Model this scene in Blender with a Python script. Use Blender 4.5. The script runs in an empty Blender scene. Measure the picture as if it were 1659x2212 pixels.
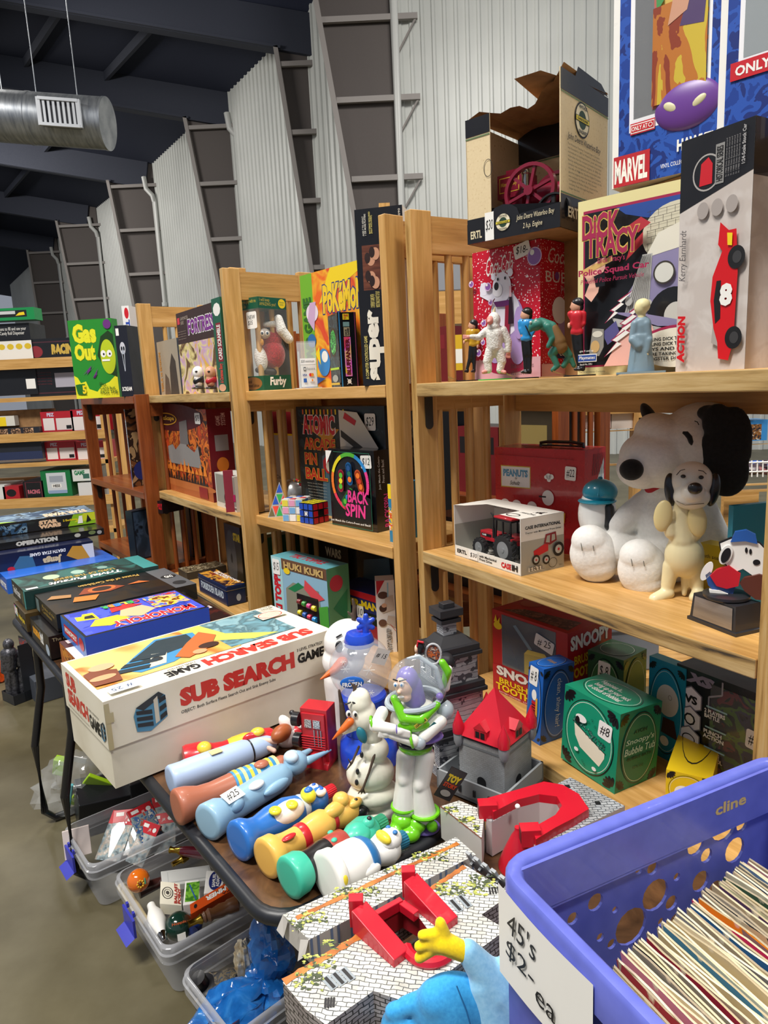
import bpy, math, random
from mathutils import Vector, Matrix
random.seed(7)
C = bpy.context.scene.collection
# ---------------- camera, world, lights, exposure ----------------
FOC, CX, CY, CAMH = 1500.0, 829.5, 1106.0, 1.46
PITCH, ROLL = math.atan(278/1500.0), math.radians(2.77)
cF = Vector((0, math.cos(PITCH), -math.sin(PITCH)))
_U = Vector((0, math.sin(PITCH), math.cos(PITCH))); _R = Vector((1, 0, 0))
cR = math.cos(ROLL)*_R - math.sin(ROLL)*_U
cU = math.cos(ROLL)*_U + math.sin(ROLL)*_R
CAM = Vector((0, 0, CAMH))
cd = bpy.data.cameras.new('camera'); cam = bpy.data.objects.new('camera', cd); C.objects.link(cam)
cd.sensor_fit = 'VERTICAL'; cd.sensor_height = 36.0; cd.lens = 36.0*FOC/2212.0
cd.clip_start = .02; cd.clip_end = 200
cam.matrix_world = Matrix.Translation(CAM) @ Matrix((cR, cU, -cF)).transposed().to_4x4()
bpy.context.scene.camera = cam
vs = bpy.context.scene.view_settings
vs.view_transform = 'Standard'; vs.look = 'None'; vs.gamma = 1; vs.use_curve_mapping = False
vs.exposure = -0.08
w = bpy.data.worlds.new('world'); bpy.context.scene.world = w; w.use_nodes = True
w.node_tree.nodes['Background'].inputs[0].default_value = (.80, .86, 1.0, 1)
w.node_tree.nodes['Background'].inputs[1].default_value = .32
def area(name, loc, size, power, col=(1, .965, .91), tgt=None):
 l = bpy.data.lights.new(name, 'AREA'); l.shape = 'RECTANGLE'; l.size = size[0]; l.size_y = size[1]
 l.energy = power; l.color = col
 o = bpy.data.objects.new(name, l); C.objects.link(o); o.location = loc
 if tgt is not None:
  o.rotation_euler = (Vector(tgt)-Vector(loc)).to_track_quat('-Z', 'Y').to_euler()
 return o
# high bay lamps of the hall, in rows under the roof, all outside the frame
area('high_bay_light', (-1.6, -.6, 6.6), (1.3, .7), 330)
area('high_bay_light', (2.2, -1.2, 6.8), (1.3, .7), 270)
area('high_bay_light', (-3.2, -.4, 6.8), (1.3, .7), 300)
area('high_bay_light', (-.5, 4.6, 6.8), (1.3, .7), 220)
area('high_bay_light', (3.6, 3.4, 6.8), (1.3, .7), 220)
area('high_bay_light', (-7.5, 5.5, 7.2), (1.6, .8), 360)
area('high_bay_light', (-7.0, 12.0, 8.0), (2, 1), 330, tgt=(-4, 15, 2))
area('high_bay_light', (-13.0, 19.0, 8.5), (2, 1), 620, tgt=(-10, 23, 3))
area('high_bay_light', (1.5, 8.0, 7.6), (2, 1), 230, tgt=(1, 13, 2.5))

# ---------------- pixel <-> place ----------------
def ray(px, py): return cF + cR*((px-CX)/FOC) + cU*((CY-py)/FOC)
def G(px, py, z):
 d = ray(px, py); return CAM + d*((z-CAMH)/d.z)
def atY(px, py, Y):
 d = ray(px, py); return CAM + d*(Y/d.y)
def proj(p):
 d = Vector(p)-CAM; Z = d.dot(cF); return CX+FOC*d.dot(cR)/Z, CY-FOC*d.dot(cU)/Z
def walkx(A, d, px):      # how far to go from A along d until column px
 k = cR*FOC - cF*(px-CX); return -(A-CAM).dot(k)/d.dot(k)
def rise(A, py):          # height above A seen at row py
 k = cU*FOC - cF*(CY-py); return -(A-CAM).dot(k)/k.z
def vpdir(p, q):          # ground direction of the image line q->p
 (x1, y1), (x2, y2) = q, p
 m = (y2-y1)/(x2-x1); hy = lambda x: 828-.0484*(x-820)
 x = (828+.0484*820 - y1 + m*x1)/(m+.0484)
 d = ray(x, hy(x)); d.z = 0; d.normalize()
 return d
# ---------------- materials ----------------
_mc = {}
def s2l(c): return tuple((v/12.92 if v <= .04045 else ((v+.055)/1.055)**2.4) for v in c)
def hexc(h):
 h = h.lstrip('#'); return s2l([int(h[i:i+2], 16)/255 for i in (0, 2, 4)])
def M(h, rough=.45, metal=0., trans=0., alpha=1., coat=0., emis=0., sheen=0.):
 k = (h, rough, metal, trans, alpha, coat, emis, sheen)
 if k in _mc: return _mc[k]
 m = bpy.data.materials.new('paint_'+h.strip('#')); m.use_nodes = True
 b = m.node_tree.nodes['Principled BSDF']; c = hexc(h)
 b.inputs['Base Color'].default_value = (*c, 1); b.inputs['Roughness'].default_value = rough
 b.inputs['Metallic'].default_value = metal; b.inputs['Transmission Weight'].default_value = trans
 b.inputs['Alpha'].default_value = alpha; b.inputs['Coat Weight'].default_value = coat
 b.inputs['Sheen Weight'].default_value = sheen
 # faint wear so that no surface is perfectly even
 nt = m.node_tree; n = nt.nodes.new('ShaderNodeTexNoise'); n.inputs['Scale'].default_value = 35
 t = nt.nodes.new('ShaderNodeTexCoord'); nt.links.new(t.outputs['Object'], n.inputs['Vector'])
 r = nt.nodes.new('ShaderNodeMapRange'); r.inputs[3].default_value = max(0, rough-.07); r.inputs[4].default_value = min(1, rough+.07)
 nt.links.new(n.outputs[0], r.inputs[0]); nt.links.new(r.outputs[0], b.inputs['Roughness'])
 _mc[k] = m; return m
def ramp_mat(key, cols, tex, rough=.5, coat=0., metal=0., bump=0., const=False, sheen=0.):
 """cols: [(pos, hex)], tex(nt, coord)->socket"""
 if key in _mc: return _mc[key]
 m = bpy.data.materials.new(key); m.use_nodes = True; nt = m.node_tree
 b = nt.nodes['Principled BSDF']; b.inputs['Roughness'].default_value = rough
 b.inputs['Coat Weight'].default_value = coat; b.inputs['Metallic'].default_value = metal
 b.inputs['Sheen Weight'].default_value = sheen
 tc = nt.nodes.new('ShaderNodeTexCoord'); mp = nt.nodes.new('ShaderNodeMapping')
 nt.links.new(tc.outputs['Object'], mp.inputs[0])
 s = tex(nt, mp)
 r = nt.nodes.new('ShaderNodeValToRGB'); e = r.color_ramp.elements
 if const: r.color_ramp.interpolation = 'CONSTANT'
 while len(e) < len(cols): e.new(.5)
 for i, (p, h) in enumerate(cols): e[i].position = p; e[i].color = (*hexc(h), 1)
 nt.links.new(s, r.inputs[0]); nt.links.new(r.outputs[0], b.inputs['Base Color'])
 if bump:
  bp = nt.nodes.new('ShaderNodeBump'); bp.inputs['Strength'].default_value = bump; bp.inputs['Distance'].default_value = .003
  nt.links.new(s, bp.inputs['Height']); nt.links.new(bp.outputs[0], b.inputs['Normal'])
 _mc[key] = m; return m
def noise(scale=(1, 1, 1), sc=10, det=5, rot=(0, 0, 0), loc=(0, 0, 0), rough=.5, dist=0.):
 def f(nt, mp):
  mp.inputs['Scale'].default_value = scale; mp.inputs['Rotation'].default_value = rot; mp.inputs['Location'].default_value = loc
  n = nt.nodes.new('ShaderNodeTexNoise'); n.inputs['Scale'].default_value = sc; n.inputs['Detail'].default_value = det
  n.inputs['Roughness'].default_value = rough; n.inputs['Distortion'].default_value = dist
  nt.links.new(mp.outputs[0], n.inputs['Vector']); return n.outputs[0]
 return f
def pic(cols, sc=30, seed=0, rough=.35, scale=(1, 1, 1), const=True, dist=.8):
 """printed picture: irregular flat patches of the given inks"""
 k = 'print_%s_%s_%s_%s' % ('_'.join(cols), sc, seed, scale)
 n = len(cols); c = [(.30+.40*i/n if i else 0., h) for i, h in enumerate(cols)]
 return ramp_mat(k, c, noise(scale=scale, sc=sc, det=3, loc=(seed*1.7, seed*.9, seed*.4), dist=dist), rough=rough, const=const)
def wood(key, a, b_, c, rough=.45, worn=False, axis='x'):
 sc = {'x': (1.5, 22, 22), 'z': (22, 22, 1.5), 'y': (22, 1.5, 22)}[axis]
 if worn: cols = [(.30, '3d3428'), (.38, c), (.5, b_), (.68, a)]
 else: cols = [(.25, c), (.5, b_), (.72, a)]
 return ramp_mat(key+axis, cols, noise(scale=sc, sc=3.2, det=6, rough=.62, dist=.4), rough=rough, bump=.15)
W_POST = wood('oak_post', 'dcae70', 'c89a58', 'ad7f42', .38, axis='z')
W_RAIL = wood('oak_rail', 'dcae70', 'c89a58', 'ad7f42', .38, axis='x')
W_DEEP = wood('oak_deep', 'd6a96c', 'c29352', 'a6793e', .38, axis='y')
W_OLD = wood('worn_oak', 'cdb07c', 'b3935c', '8c6f42', .55, worn=True, axis='x')
W_OLDZ = wood('worn_oak', 'cdb07c', 'c0985a', '9a743c', .5, worn=True, axis='z')
W_RED = wood('red_stain', '9a5428', '84431d', '6b3315', .3, axis='x')
W_REDZ = wood('red_stain', '9a5428', '84431d', '6b3315', .3, axis='z')
STEEL = M('8b8984', .35, .9); BLK = M('141417', .45); WHT = M('f1efe9', .5); CREAM = M('e9dfc9', .55)
# ---------------- mesh builder ----------------
class MB:
 def __init__(s): s.v = []; s.f = []; s.mi = []; s.mats = []
 def slot(s, m):
  if m not in s.mats: s.mats.append(m)
  return s.mats.index(m)
 def add(s, vs, fs, m, T=None):
  o = len(s.v); k = s.slot(m)
  s.v += [tuple(T @ Vector(p)) if T else tuple(p) for p in vs]
  seen = set()
  for f in fs:
   q = frozenset(f)
   if len(q) > 2 and q in seen: continue       # never two coincident faces
   seen.add(q); s.f.append([i+o for i in f]); s.mi.append(k)
  return s
 def box(s, lo, hi, m, T=None):
  x0, y0, z0 = lo; x1, y1, z1 = hi
  v = [(x0, y0, z0), (x1, y0, z0), (x1, y1, z0), (x0, y1, z0), (x0, y0, z1), (x1, y0, z1), (x1, y1, z1), (x0, y1, z1)]
  return s.add(v, [(0, 3, 2, 1), (4, 5, 6, 7), (0, 1, 5, 4), (1, 2, 6, 5), (2, 3, 7, 6), (3, 0, 4, 7)], m, T)
 def bar(s, a, b, w, h, m, up=(0, 0, 1)):      # rectangular bar from a to b
  a, b = Vector(a), Vector(b); d = (b-a).normalized(); u = Vector(up)
  if abs(d.dot(u)) > .999: u = Vector((0, 1, 0))
  x = d.cross(u).normalized(); u = x.cross(d).normalized(); v = []
  for p in (a, b):
   for sx, su in ((-1, -1), (1, -1), (1, 1), (-1, 1)): v.append(p+x*sx*w/2+u*su*h/2)
  return s.add(v, [(3, 2, 1, 0), (4, 5, 6, 7), (0, 1, 5, 4), (1, 2, 6, 5), (2, 3, 7, 6), (3, 0, 4, 7)], m)
 def prism(s, poly, z0, z1, m, T=None, mt=None):
  n = len(poly); v = [(x, y, z0) for x, y in poly]+[(x, y, z1) for x, y in poly]
  s.add(v, [tuple(range(n-1, -1, -1))]+[(i, (i+1) % n, n+(i+1) % n, n+i) for i in range(n)], m, T)
  return s.add([(x, y, z1) for x, y in poly], [tuple(range(n))], mt or m, T)
 def lathe(s, prof, m, seg=28, T=None):
  v = []; f = []; n = len(prof)
  for r, z in prof:
   for k in range(seg):
    a = 2*math.pi*k/seg; v.append((r*math.cos(a), r*math.sin(a), z))
  for i in range(n-1):
   for k in range(seg):
    k2 = (k+1) % seg; f.append((i*seg+k, i*seg+k2, (i+1)*seg+k2, (i+1)*seg+k))
  if prof[0][0] > 1e-6: f.append(tuple(range(seg-1, -1, -1)))
  if prof[-1][0] > 1e-6: f.append(tuple((n-1)*seg+k for k in range(seg)))
  return s.add(v, f, m, T)
 def cyl(s, a, b, r, m, r2=None, seg=16):
  a, b = Vector(a), Vector(b); L = (b-a).length
  T = Matrix.Translation(a) @ (b-a).to_track_quat('Z', 'Y').to_matrix().to_4x4()
  return s.lathe([(r, 0), (r if r2 is None else r2, L)], m, seg, T)
 def ell(s, c, r, m, R=None, seg=16, rings=10):
  if not hasattr(r, '__len__'): r = (r, r, r)
  T = Matrix.Translation(c) @ (R.to_4x4() if R else Matrix.Identity(4)) @ Matrix.Diagonal((*r, 1))
  pr = [(max(1e-7, math.sin(math.pi*i/rings)), -math.cos(math.pi*i/rings)) for i in range(rings+1)]
  return s.lathe(pr, m, seg, T)
 def cap(s, a, b, r1, r2, m, seg=14, flat=1.):   # tapered capsule
  a, b = Vector(a), Vector(b); d = b-a; L = d.length
  if L < 1e-6: return s.ell(a, r1, m)
  q = d.to_track_quat('Z', 'Y').to_matrix().to_4x4(); T = Matrix.Translation(a) @ q
  pr = [(max(1e-7, r1*math.sin(t)), -r1*math.cos(t)) for t in [math.pi/2*i/5 for i in range(6)]]
  pr += [(max(1e-7, r2*math.cos(t)), L+r2*math.sin(t)) for t in [math.pi/2*i/5 for i in range(6)]]
  return s.lathe(pr, m, seg, T)
 def tube(s, pts, r, m, seg=8, closed=False):
  pts = [Vector(p) for p in pts]; n = len(pts); v = []; f = []
  for i, p in enumerate(pts):
   d = (pts[(i+1) % n]-pts[i-1]) if closed else (pts[min(i+1, n-1)]-pts[max(i-1, 0)])
   q = d.to_track_quat('Z', 'Y').to_matrix(); rr = r[i] if hasattr(r, '__len__') else r
   for k in range(seg):
    a = 2*math.pi*k/seg; v.append(p+q @ Vector((rr*math.cos(a), rr*math.sin(a), 0)))
  for i in range(n if closed else n-1):
   j = (i+1) % n
   for k in range(seg):
    k2 = (k+1) % seg; f.append((i*seg+k, i*seg+k2, j*seg+k2, j*seg+k))
  if not closed: f.append(tuple(range(seg-1, -1, -1))); f.append(tuple((n-1)*seg+k for k in range(seg)))
  return s.add(v, f, m)
 def torus(s, c, R, r, m, T=None, seg=32, a0=0, a1=360, n2=8):
  full = abs(a1-a0) >= 360; k = seg if full else seg+1
  pts = [Vector((R*math.cos(math.radians(a0+(a1-a0)*i/seg)), R*math.sin(math.radians(a0+(a1-a0)*i/seg)), 0)) for i in range(k)]
  pts = [(T @ p if T else p)+Vector(c) for p in pts]
  return s.tube(pts, r, m, n2, full)
 def build(s, name, parent=None, loc=(0, 0, 0), rz=0, smooth=40, bevel=0, remesh=0, soft=0, subsurf=0, kind=None):
  me = bpy.data.meshes.new(name); me.from_pydata(s.v, [], s.f)
  for m in s.mats: me.materials.append(m)
  me.polygons.foreach_set('material_index', s.mi)
  if smooth or remesh:
   me.polygons.foreach_set('use_smooth', [True]*len(s.f))
   if smooth and not remesh: me.set_sharp_from_angle(angle=math.radians(smooth))
  o = bpy.data.objects.new(name, me); C.objects.link(o); o.location = loc; o.rotation_euler = (0, 0, rz)
  if parent: o.parent = parent
  if kind: o['kind'] = kind
  if bevel:
   b = o.modifiers.new('edge', 'BEVEL'); b.width = bevel; b.segments = 2; b.limit_method = 'ANGLE'
  if remesh:
   r = o.modifiers.new('skin', 'REMESH'); r.mode = 'VOXEL'; r.voxel_size = remesh; r.use_smooth_shade = True
   if soft: t = o.modifiers.new('soft', 'SMOOTH'); t.iterations = soft; t.factor = .5
  me.update(); return o
# ---------------- lettering ----------------
_tc = {}
def text_mesh(t, bold=0., shear=0.):
 k = (t, bold, shear)
 if k in _tc: return _tc[k]
 cu = bpy.data.curves.new('lettering', 'FONT'); cu.body = t; cu.resolution_u = 2; cu.offset = bold; cu.shear = shear
 cu.space_line = .9
 o = bpy.data.objects.new('lettering', cu); C.objects.link(o)
 dg = bpy.context.evaluated_depsgraph_get(); me = o.evaluated_get(dg).to_mesh()
 vs = [(v.co.x, v.co.y) for v in me.vertices]; fs = [tuple(p.vertices) for p in me.polygons]
 # keep fronts facing +z
 ff = []
 for f in fs:
  a = sum(vs[f[i]][0]*vs[f[(i+1) % len(f)]][1]-vs[f[(i+1) % len(f)]][0]*vs[f[i]][1] for i in range(len(f)))
  ff.append(f if a > 0 else tuple(reversed(f)))
 o.evaluated_get(dg).to_mesh_clear(); C.objects.unlink(o); bpy.data.objects.remove(o); bpy.data.curves.remove(cu)
 if not vs: vs = [(0, 0), (1, 1)]
 x0 = min(v[0] for v in vs); x1 = max(v[0] for v in vs); y0 = min(v[1] for v in vs); y1 = max(v[1] for v in vs)
 vs = [((x-x0)/max(1e-6, x1-x0), (y-y0)/max(1e-6, y1-y0)) for x, y in vs]
 _tc[k] = (vs, ff); return _tc[k]
class Face:
 """a flat printed face: origin, full-width vector, full-height vector; art in 0..1 units"""
 def __init__(s, mb, o, ux, uy, step=.00025):
  s.mb = mb; s.o = Vector(o); s.ux = Vector(ux); s.uy = Vector(uy); s.n = s.ux.cross(s.uy).normalized(); s.k = 0; s.st = step
 def put(s, vs, fs, m):
  s.k += 1; off = s.n*s.st*s.k
  s.mb.add([s.o+s.ux*u+s.uy*v+off for u, v in vs], fs, m)
 def r(s, a, b, c, d, m): s.put([(a, b), (c, b), (c, d), (a, d)], [(0, 1, 2, 3)], m)
 def p(s, pts, m):
  a = sum(pts[i][0]*pts[(i+1) % len(pts)][1]-pts[(i+1) % len(pts)][0]*pts[i][1] for i in range(len(pts)))
  if a < 0: pts = pts[::-1]
  s.put(pts, [tuple(range(len(pts)))], m)
 def e(s, cu, cv, ru, rv, m, seg=28, a0=0): s.put([(cu+ru*math.cos(a0+2*math.pi*i/seg), cv+rv*math.sin(a0+2*math.pi*i/seg)) for i in range(seg)], [tuple(range(seg))], m)
 def ring(s, cu, cv, ru, rv, t, m, seg=32):
  asp = s.ux.length/s.uy.length; tv = t*asp
  v = [(cu+ru*math.cos(2*math.pi*i/seg), cv+rv*math.sin(2*math.pi*i/seg)) for i in range(seg)]
  v += [(cu+(ru-t)*math.cos(2*math.pi*i/seg), cv+(rv-tv)*math.sin(2*math.pi*i/seg)) for i in range(seg)]
  s.put(v, [(i, (i+1) % seg, seg+(i+1) % seg, seg+i) for i in range(seg)], m)
 def t(s, txt, a, b, c, d, m, bold=.0, shear=0., rot=0):
  vs, fs = text_mesh(txt, bold, shear)
  if rot == 90: q = [(c-(c-a)*y, b+(d-b)*x) for x, y in vs]       # reads upward
  elif rot == -90: q = [(a+(c-a)*y, d-(d-b)*x) for x, y in vs]    # reads downward
  elif rot == 180: q = [(c-(c-a)*x, d-(d-b)*y) for x, y in vs]
  else: q = [(a+(c-a)*x, b+(d-b)*y) for x, y in vs]
  s.put(q, fs, m)
 def line(s, pts, wdt, m):
  asp = s.ux.length/s.uy.length
  for (x0, y0), (x1, y1) in zip(pts, pts[1:]):
   dx, dy = (x1-x0), (y1-y0)/asp; L = math.hypot(dx, dy) or 1; nx, ny = -dy/L*wdt/2, dx/L*wdt/2*asp
   s.put([(x0-nx, y0-ny), (x1-nx, y1-ny), (x1+nx, y1+ny), (x0+nx, y0+ny)], [(0, 1, 2, 3)], m); s.k -= 1
  s.k += 1
 def scroll(s, cu, cv, r, m, fl=1, fv=1):        # corner leaf ornament, five drops
  asp = s.ux.length/s.uy.length
  for a in (-4, 21, 45, 69, 94):
   t = math.radians(a)
   ca, sa = math.cos(t), math.sin(t); pts = []
   for i in range(12):
    b = 2*math.pi*i/12; x = .55+.42*math.cos(b); y = .19*math.sin(b)*(.5+.6*x)
    pts.append((cu+fl*r*(x*ca-y*sa), cv+fv*asp*r*(x*sa+y*ca)))
   s.p(pts, m); s.k -= 1
  s.k += 1
# ---------------- things ----------------
def tag(o, label, cat, group=None):
 o['label'] = label; o['category'] = cat
 if group: o['group'] = group
 return o
def thing(name, label, cat, loc=(0, 0, 0), rz=0, group=None):
 o = bpy.data.objects.new(name, None); C.objects.link(o); o.location = loc; o.rotation_euler = (0, 0, rz)
 o.empty_display_size = .05; return tag(o, label, cat, group)
def struct(name, mb, **k):
 o = mb.build(name, **k); o['kind'] = 'structure'; return o
class Box:
 """upright box from its near vertical edge; local x runs to the near edge, y goes away along the right face"""
 def __init__(s, A, dirx, w, d, h):
  s.w, s.d, s.h = w, d, h; s.A = A; s.dx = dirx.copy(); s.dy = Vector((-dirx.y, dirx.x, 0))
  s.c = A - s.dx*w/2 + s.dy*d/2; s.rz = math.atan2(dirx.y, dirx.x); s.mb = MB()
 def shell(s, m, mr=None, mt=None):
  w, d, h = s.w/2, s.d/2, s.h
  s.mb.box((-w, -d, 0), (w, d, h), m)
  if mr: s.mb.mi[-3] = s.mb.slot(mr)
  if mt: s.mb.mi[-5] = s.mb.slot(mt)
  return s
 def F(s): return Face(s.mb, (-s.w/2, -s.d/2, 0), (s.w, 0, 0), (0, 0, s.h))
 def R(s): return Face(s.mb, (s.w/2, -s.d/2, 0), (0, s.d, 0), (0, 0, s.h))
 def T(s): return Face(s.mb, (-s.w/2, -s.d/2, s.h), (s.w, 0, 0), (0, s.d, 0))
 def TR(s): return Face(s.mb, (s.w/2, -s.d/2, s.h), (0, s.d, 0), (-s.w, 0, 0))
 def done(s, name, label, cat='box', group=None, lean=0, bevel=.0):
  s.o = s.mb.build(name, None, s.c, s.rz, smooth=0); tag(s.o, label, cat, group)
  if lean:   # rotate about the camera's line of sight through the near bottom corner
   ax = (s.A-CAM); ax.z = 0; ax.normalize()
   R = Matrix.Translation(s.A) @ Matrix.Rotation(math.radians(lean), 4, ax) @ Matrix.Translation(-s.A)
   s.o.matrix_world = R @ (Matrix.Translation(s.c) @ Matrix.Rotation(s.rz, 4, 'Z'))
  return s.o
 def part(s, mb, name): return mb.build(name, s.o, smooth=30)
 def fF(s, mb): return Face(mb, (-s.w/2, -s.d/2-.0012, 0), (s.w, 0, 0), (0, 0, s.h))
 def fR(s, mb): return Face(mb, (s.w/2+.0012, -s.d/2, 0), (0, s.d, 0), (0, 0, s.h))
 def fT(s, mb): return Face(mb, (-s.w/2, -s.d/2, s.h+.0012), (s.w, 0, 0), (0, s.d, 0))
def cbox(A, At, Bt, Ctx, h=None, d=None, dirx=None, w=None):
 """A world near-bottom corner; At/Bt top near/left corners in pixels; Ctx column of the far right top corner"""
 if h is None: h = rise(A, At[1])
 T = A+Vector((0, 0, h))
 if dirx is None:
  dirx = vpdir(Bt, At); l = walkx(T, dirx, Bt[0])
  if l < 0: dirx = -dirx
  dirx = -dirx
 if w is None: w = walkx(T, -dirx, Bt[0])
 dy = Vector((-dirx.y, dirx.x, 0))
 if d is None: d = walkx(T, dy, Ctx)
 if w < 0 or d < 0 or w > 1.2 or d > 1.2: print('BADBOX', [round(v, 3) for v in (w, d, h)], At, Bt, Ctx)
 return Box(A, dirx, abs(w), abs(d), abs(h))
def tbox(At, Bt, Ctx, ztop, h, **k):
 P = G(At[0], At[1], ztop); P.z = ztop-h; return cbox(P, At, Bt, Ctx, h=h, **k)
def sticker(bx, face, txt, u, v, wu, hv, tilt=0, name='price_sticker', rot=0):
 mb = MB(); f = {'F': bx.fF, 'R': bx.fR, 'T': bx.fT}[face](mb)
 a = math.radians(tilt); asp = f.ux.length/f.uy.length; pts = []; f.k = 3
 r = min(wu/2, hv/asp/2)*.25
 for cx, cy, s0 in ((wu/2-r, hv/asp/2-r, 0), (-wu/2+r, hv/asp/2-r, 90), (-wu/2+r, -hv/asp/2+r, 180), (wu/2-r, -hv/asp/2+r, 270)):
  for q in range(4):
   t = math.radians(s0+30*q); x = cx+r*math.cos(t); y = cy+r*math.sin(t)
   pts.append((u+x*math.cos(a)-y*math.sin(a), v+asp*(x*math.sin(a)+y*math.cos(a))))
 f.p(pts, WHT); f.t(txt, u-wu*.36, v-hv*.3, u+wu*.36, v+hv*.3, BLK, 0, .15, rot)
 o = bx.part(mb, name); o['label'] = 'white handwritten price sticker'; return o
class Fig:
 """figure traced on a vertical plane facing the viewer through P; px coordinates -> local metres"""
 def __init__(s, P, name, label, cat, group=None, extra=0):
  s.P = Vector(P); s.rz = -math.atan2(s.P.x, s.P.y-0)+extra
  s.ex = Vector((math.cos(s.rz), math.sin(s.rz), 0)); s.ey = Vector((-math.sin(s.rz), math.cos(s.rz), 0))
  s.o = thing(name, label, cat, s.P, s.rz, group); s.m = (s.P-CAM).dot(cF)/FOC
  s.pn = Vector((s.P.x, s.P.y, 0)).normalized()
 def p(s, px, py, y=0.):
  d = ray(px, py); t = (s.P-CAM).dot(s.pn)/d.dot(s.pn); q = CAM+d*t-s.P
  return Vector((q.dot(s.ex), q.dot(s.ey)+y*s.m, q.z))
 def c(s, mb, x1, y1, r1, x2, y2, r2, m, d1=0, d2=None):
  mb.cap(s.p(x1, y1, d1), s.p(x2, y2, d1 if d2 is None else d2), r1*s.m, r2*s.m, m)
 def e(s, mb, x, y, rx, ry, m, rd=None, d=0, rot=0):
  rd = rd or rx; mb.ell(s.p(x, y, d), (rx*s.m, rd*s.m, ry*s.m), m, Matrix.Rotation(math.radians(-rot), 3, 'Y'), seg=24, rings=14)
 def part(s, mb, name, vox=0, soft=2, parent=None, **k): return mb.build(name, parent or s.o, remesh=vox, soft=soft, **k)
# ---------------- hall ----------------
def wave_floor():
 def tex(nt, mp):
  n = nt.nodes.new('ShaderNodeTexNoise'); n.inputs['Scale'].default_value = 1.6; n.inputs['Detail'].default_value = 9
  n.inputs['Roughness'].default_value = .62
  nt.links.new(mp.outputs[0], n.inputs['Vector']); return n.outputs[0]
 return tex
CONC = ramp_mat('polished_concrete', [(.2, '3f3a28'), (.45, '544d36'), (.6, '645d46'), (.8, '787159')], wave_floor(), rough=.42, coat=.0)
mb = MB(); mb.box((-45, -10, -.1), (20, 60, 0), CONC); struct('floor', mb, smooth=0)
ROOF = M('20263a', .9); RAF = M('2e323f', .8); WEB = M('57504d', .75); FLG = M('8c8682', .6)
WALLM = ramp_mat('white_sheet_steel', [(.3, 'bdbfba'), (.7, 'cfd1cc')], noise(sc=.6, det=3), rough=.42)
def corrug(p0, p1, z0, z1, name, pitch=.19):
 p0, p1 = Vector(p0), Vector(p1); d = (p1-p0); L = d.length; d.normalize(); n = Vector((d.y, -d.x, 0))
 if n.dot(CAM-p0) < 0: n = -n
 mb = MB(); v = []; k = int(L/pitch)
 for i in range(k+1):
  for s, h in ((0, 0), (.30, 0), (.42, .03), (.62, .03), (.74, 0)):
   p = p0+d*((i+s)*pitch)+n*h; v += [(p.x, p.y, z0), (p.x, p.y, z1)]
 mb.add(v, [(2*i, 2*i+2, 2*i+3, 2*i+1) for i in range(len(v)//2-1)], WALLM)
 return struct(name, mb, smooth=20)
# columns: (flange x at top-row, girt rows y, pipe x at that height, girt tip x, spacing px)
COLS = [  # name, scale px per 1.5 m, top flange (x,y), low flange (x,y), pipe (x,y), rows
 (172, (690, 25), (762, 400), (851, 45), [-128, 45, 218, 388, 556]),
 (146, (597, 107), (675, 590), (757, 285), [138, 285, 433, 576, 720]),
 (121, (402, 257), (470, 595), (517, 275), [275, 397, 517, 636]),
 (97, (236, 392), (292, 660), (333, 402), [402, 497, 592, 690]),
 (79, (125, 477), (172, 700), (211, 487), [487, 569, 646]),
 (66, (62, 540), (92, 720), (126, 545), [545, 610, 676]),
]
jn = []
for i, (sc, ft, fl, pp, rows) in enumerate(COLS):
 Y = 1500*1.5/sc
 a = atY(*ft, Y); b = atY(*fl, Y); pj = atY(*pp, Y)
 dx = (b.x-a.x)/(b.z-a.z); x0 = lambda z: a.x+dx*(z-a.z)
 zt = a.z+(.0 if i else 2.2); xw = pj.x
 jn.append(Vector((xw, Y, 0)))
 mb = MB(); mb.add([(min(x0(0), xw-.25), Y, 0), (xw, Y, 0), (xw, Y, zt+1.2), (x0(zt), Y, zt)], [(0, 1, 2, 3)], WEB)
 mb.add([(min(x0(0), xw-.25), Y+.02, 0), (xw, Y+.02, 0), (xw, Y+.02, zt+1.2), (x0(zt), Y+.02, zt)], [(3, 2, 1, 0)], WEB)
 # inner flange, leaning, with its lighter edge
 zb = 0.; mb.bar((min(x0(zb), xw-.25), Y-.06, zb), (x0(zt), Y-.06, zt), .22, .09, FLG, up=(1, 0, 0))
 struct('trim_%d' % (i*3+1), mb, smooth=0)
 mb = MB(); tipx = .39
 for r in rows:
  g = atY(pp[0], r, Y); z = g.z
  if z < .3: continue
  xs = x0(z)
  mb.bar((xs, Y-.12, z), (xw+tipx, Y-.12, z), .07, .09, FLG)
  mb.bar((xw+tipx-.03, Y-.12, z-.03), (xw+.02, Y-.02, z-.55), .025, .03, FLG)
 struct('trim_%d' % (i*3+2), mb, smooth=0)
 if i != 1:
  mb = MB(); zz = zt-.35
  mb.tube([(xw, Y-.14, 0), (xw, Y-.14, zz-.35), (xw-.05, Y-.12, zz-.15), (xw-.22, Y-.12, zz+.05), (xw-.26, Y-.12, zz+.4)], .075, M('c5c6c2', .4), 12)
  for z in (1.6, 4.2): mb.lathe([(.09, z), (.09, z+.12)], M('c5c6c2', .4), 12, Matrix.Translation((xw, Y-.14, 0)))
  struct('trim_%d' % (i*3+3), mb)
# the long wall behind the columns, and its near stretch on the right
u = (jn[5]-jn[0]).normalized()
corrug(jn[5]+u*14+Vector((0, .15, 0)), jn[0]+Vector((0, .05, 0)), 0, 14, 'wall_left')
corrug(jn[0]+Vector((0, .06, 0)), jn[0]+Vector((9, -1.4, 0)), 0, 14, 'wall_back')
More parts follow.
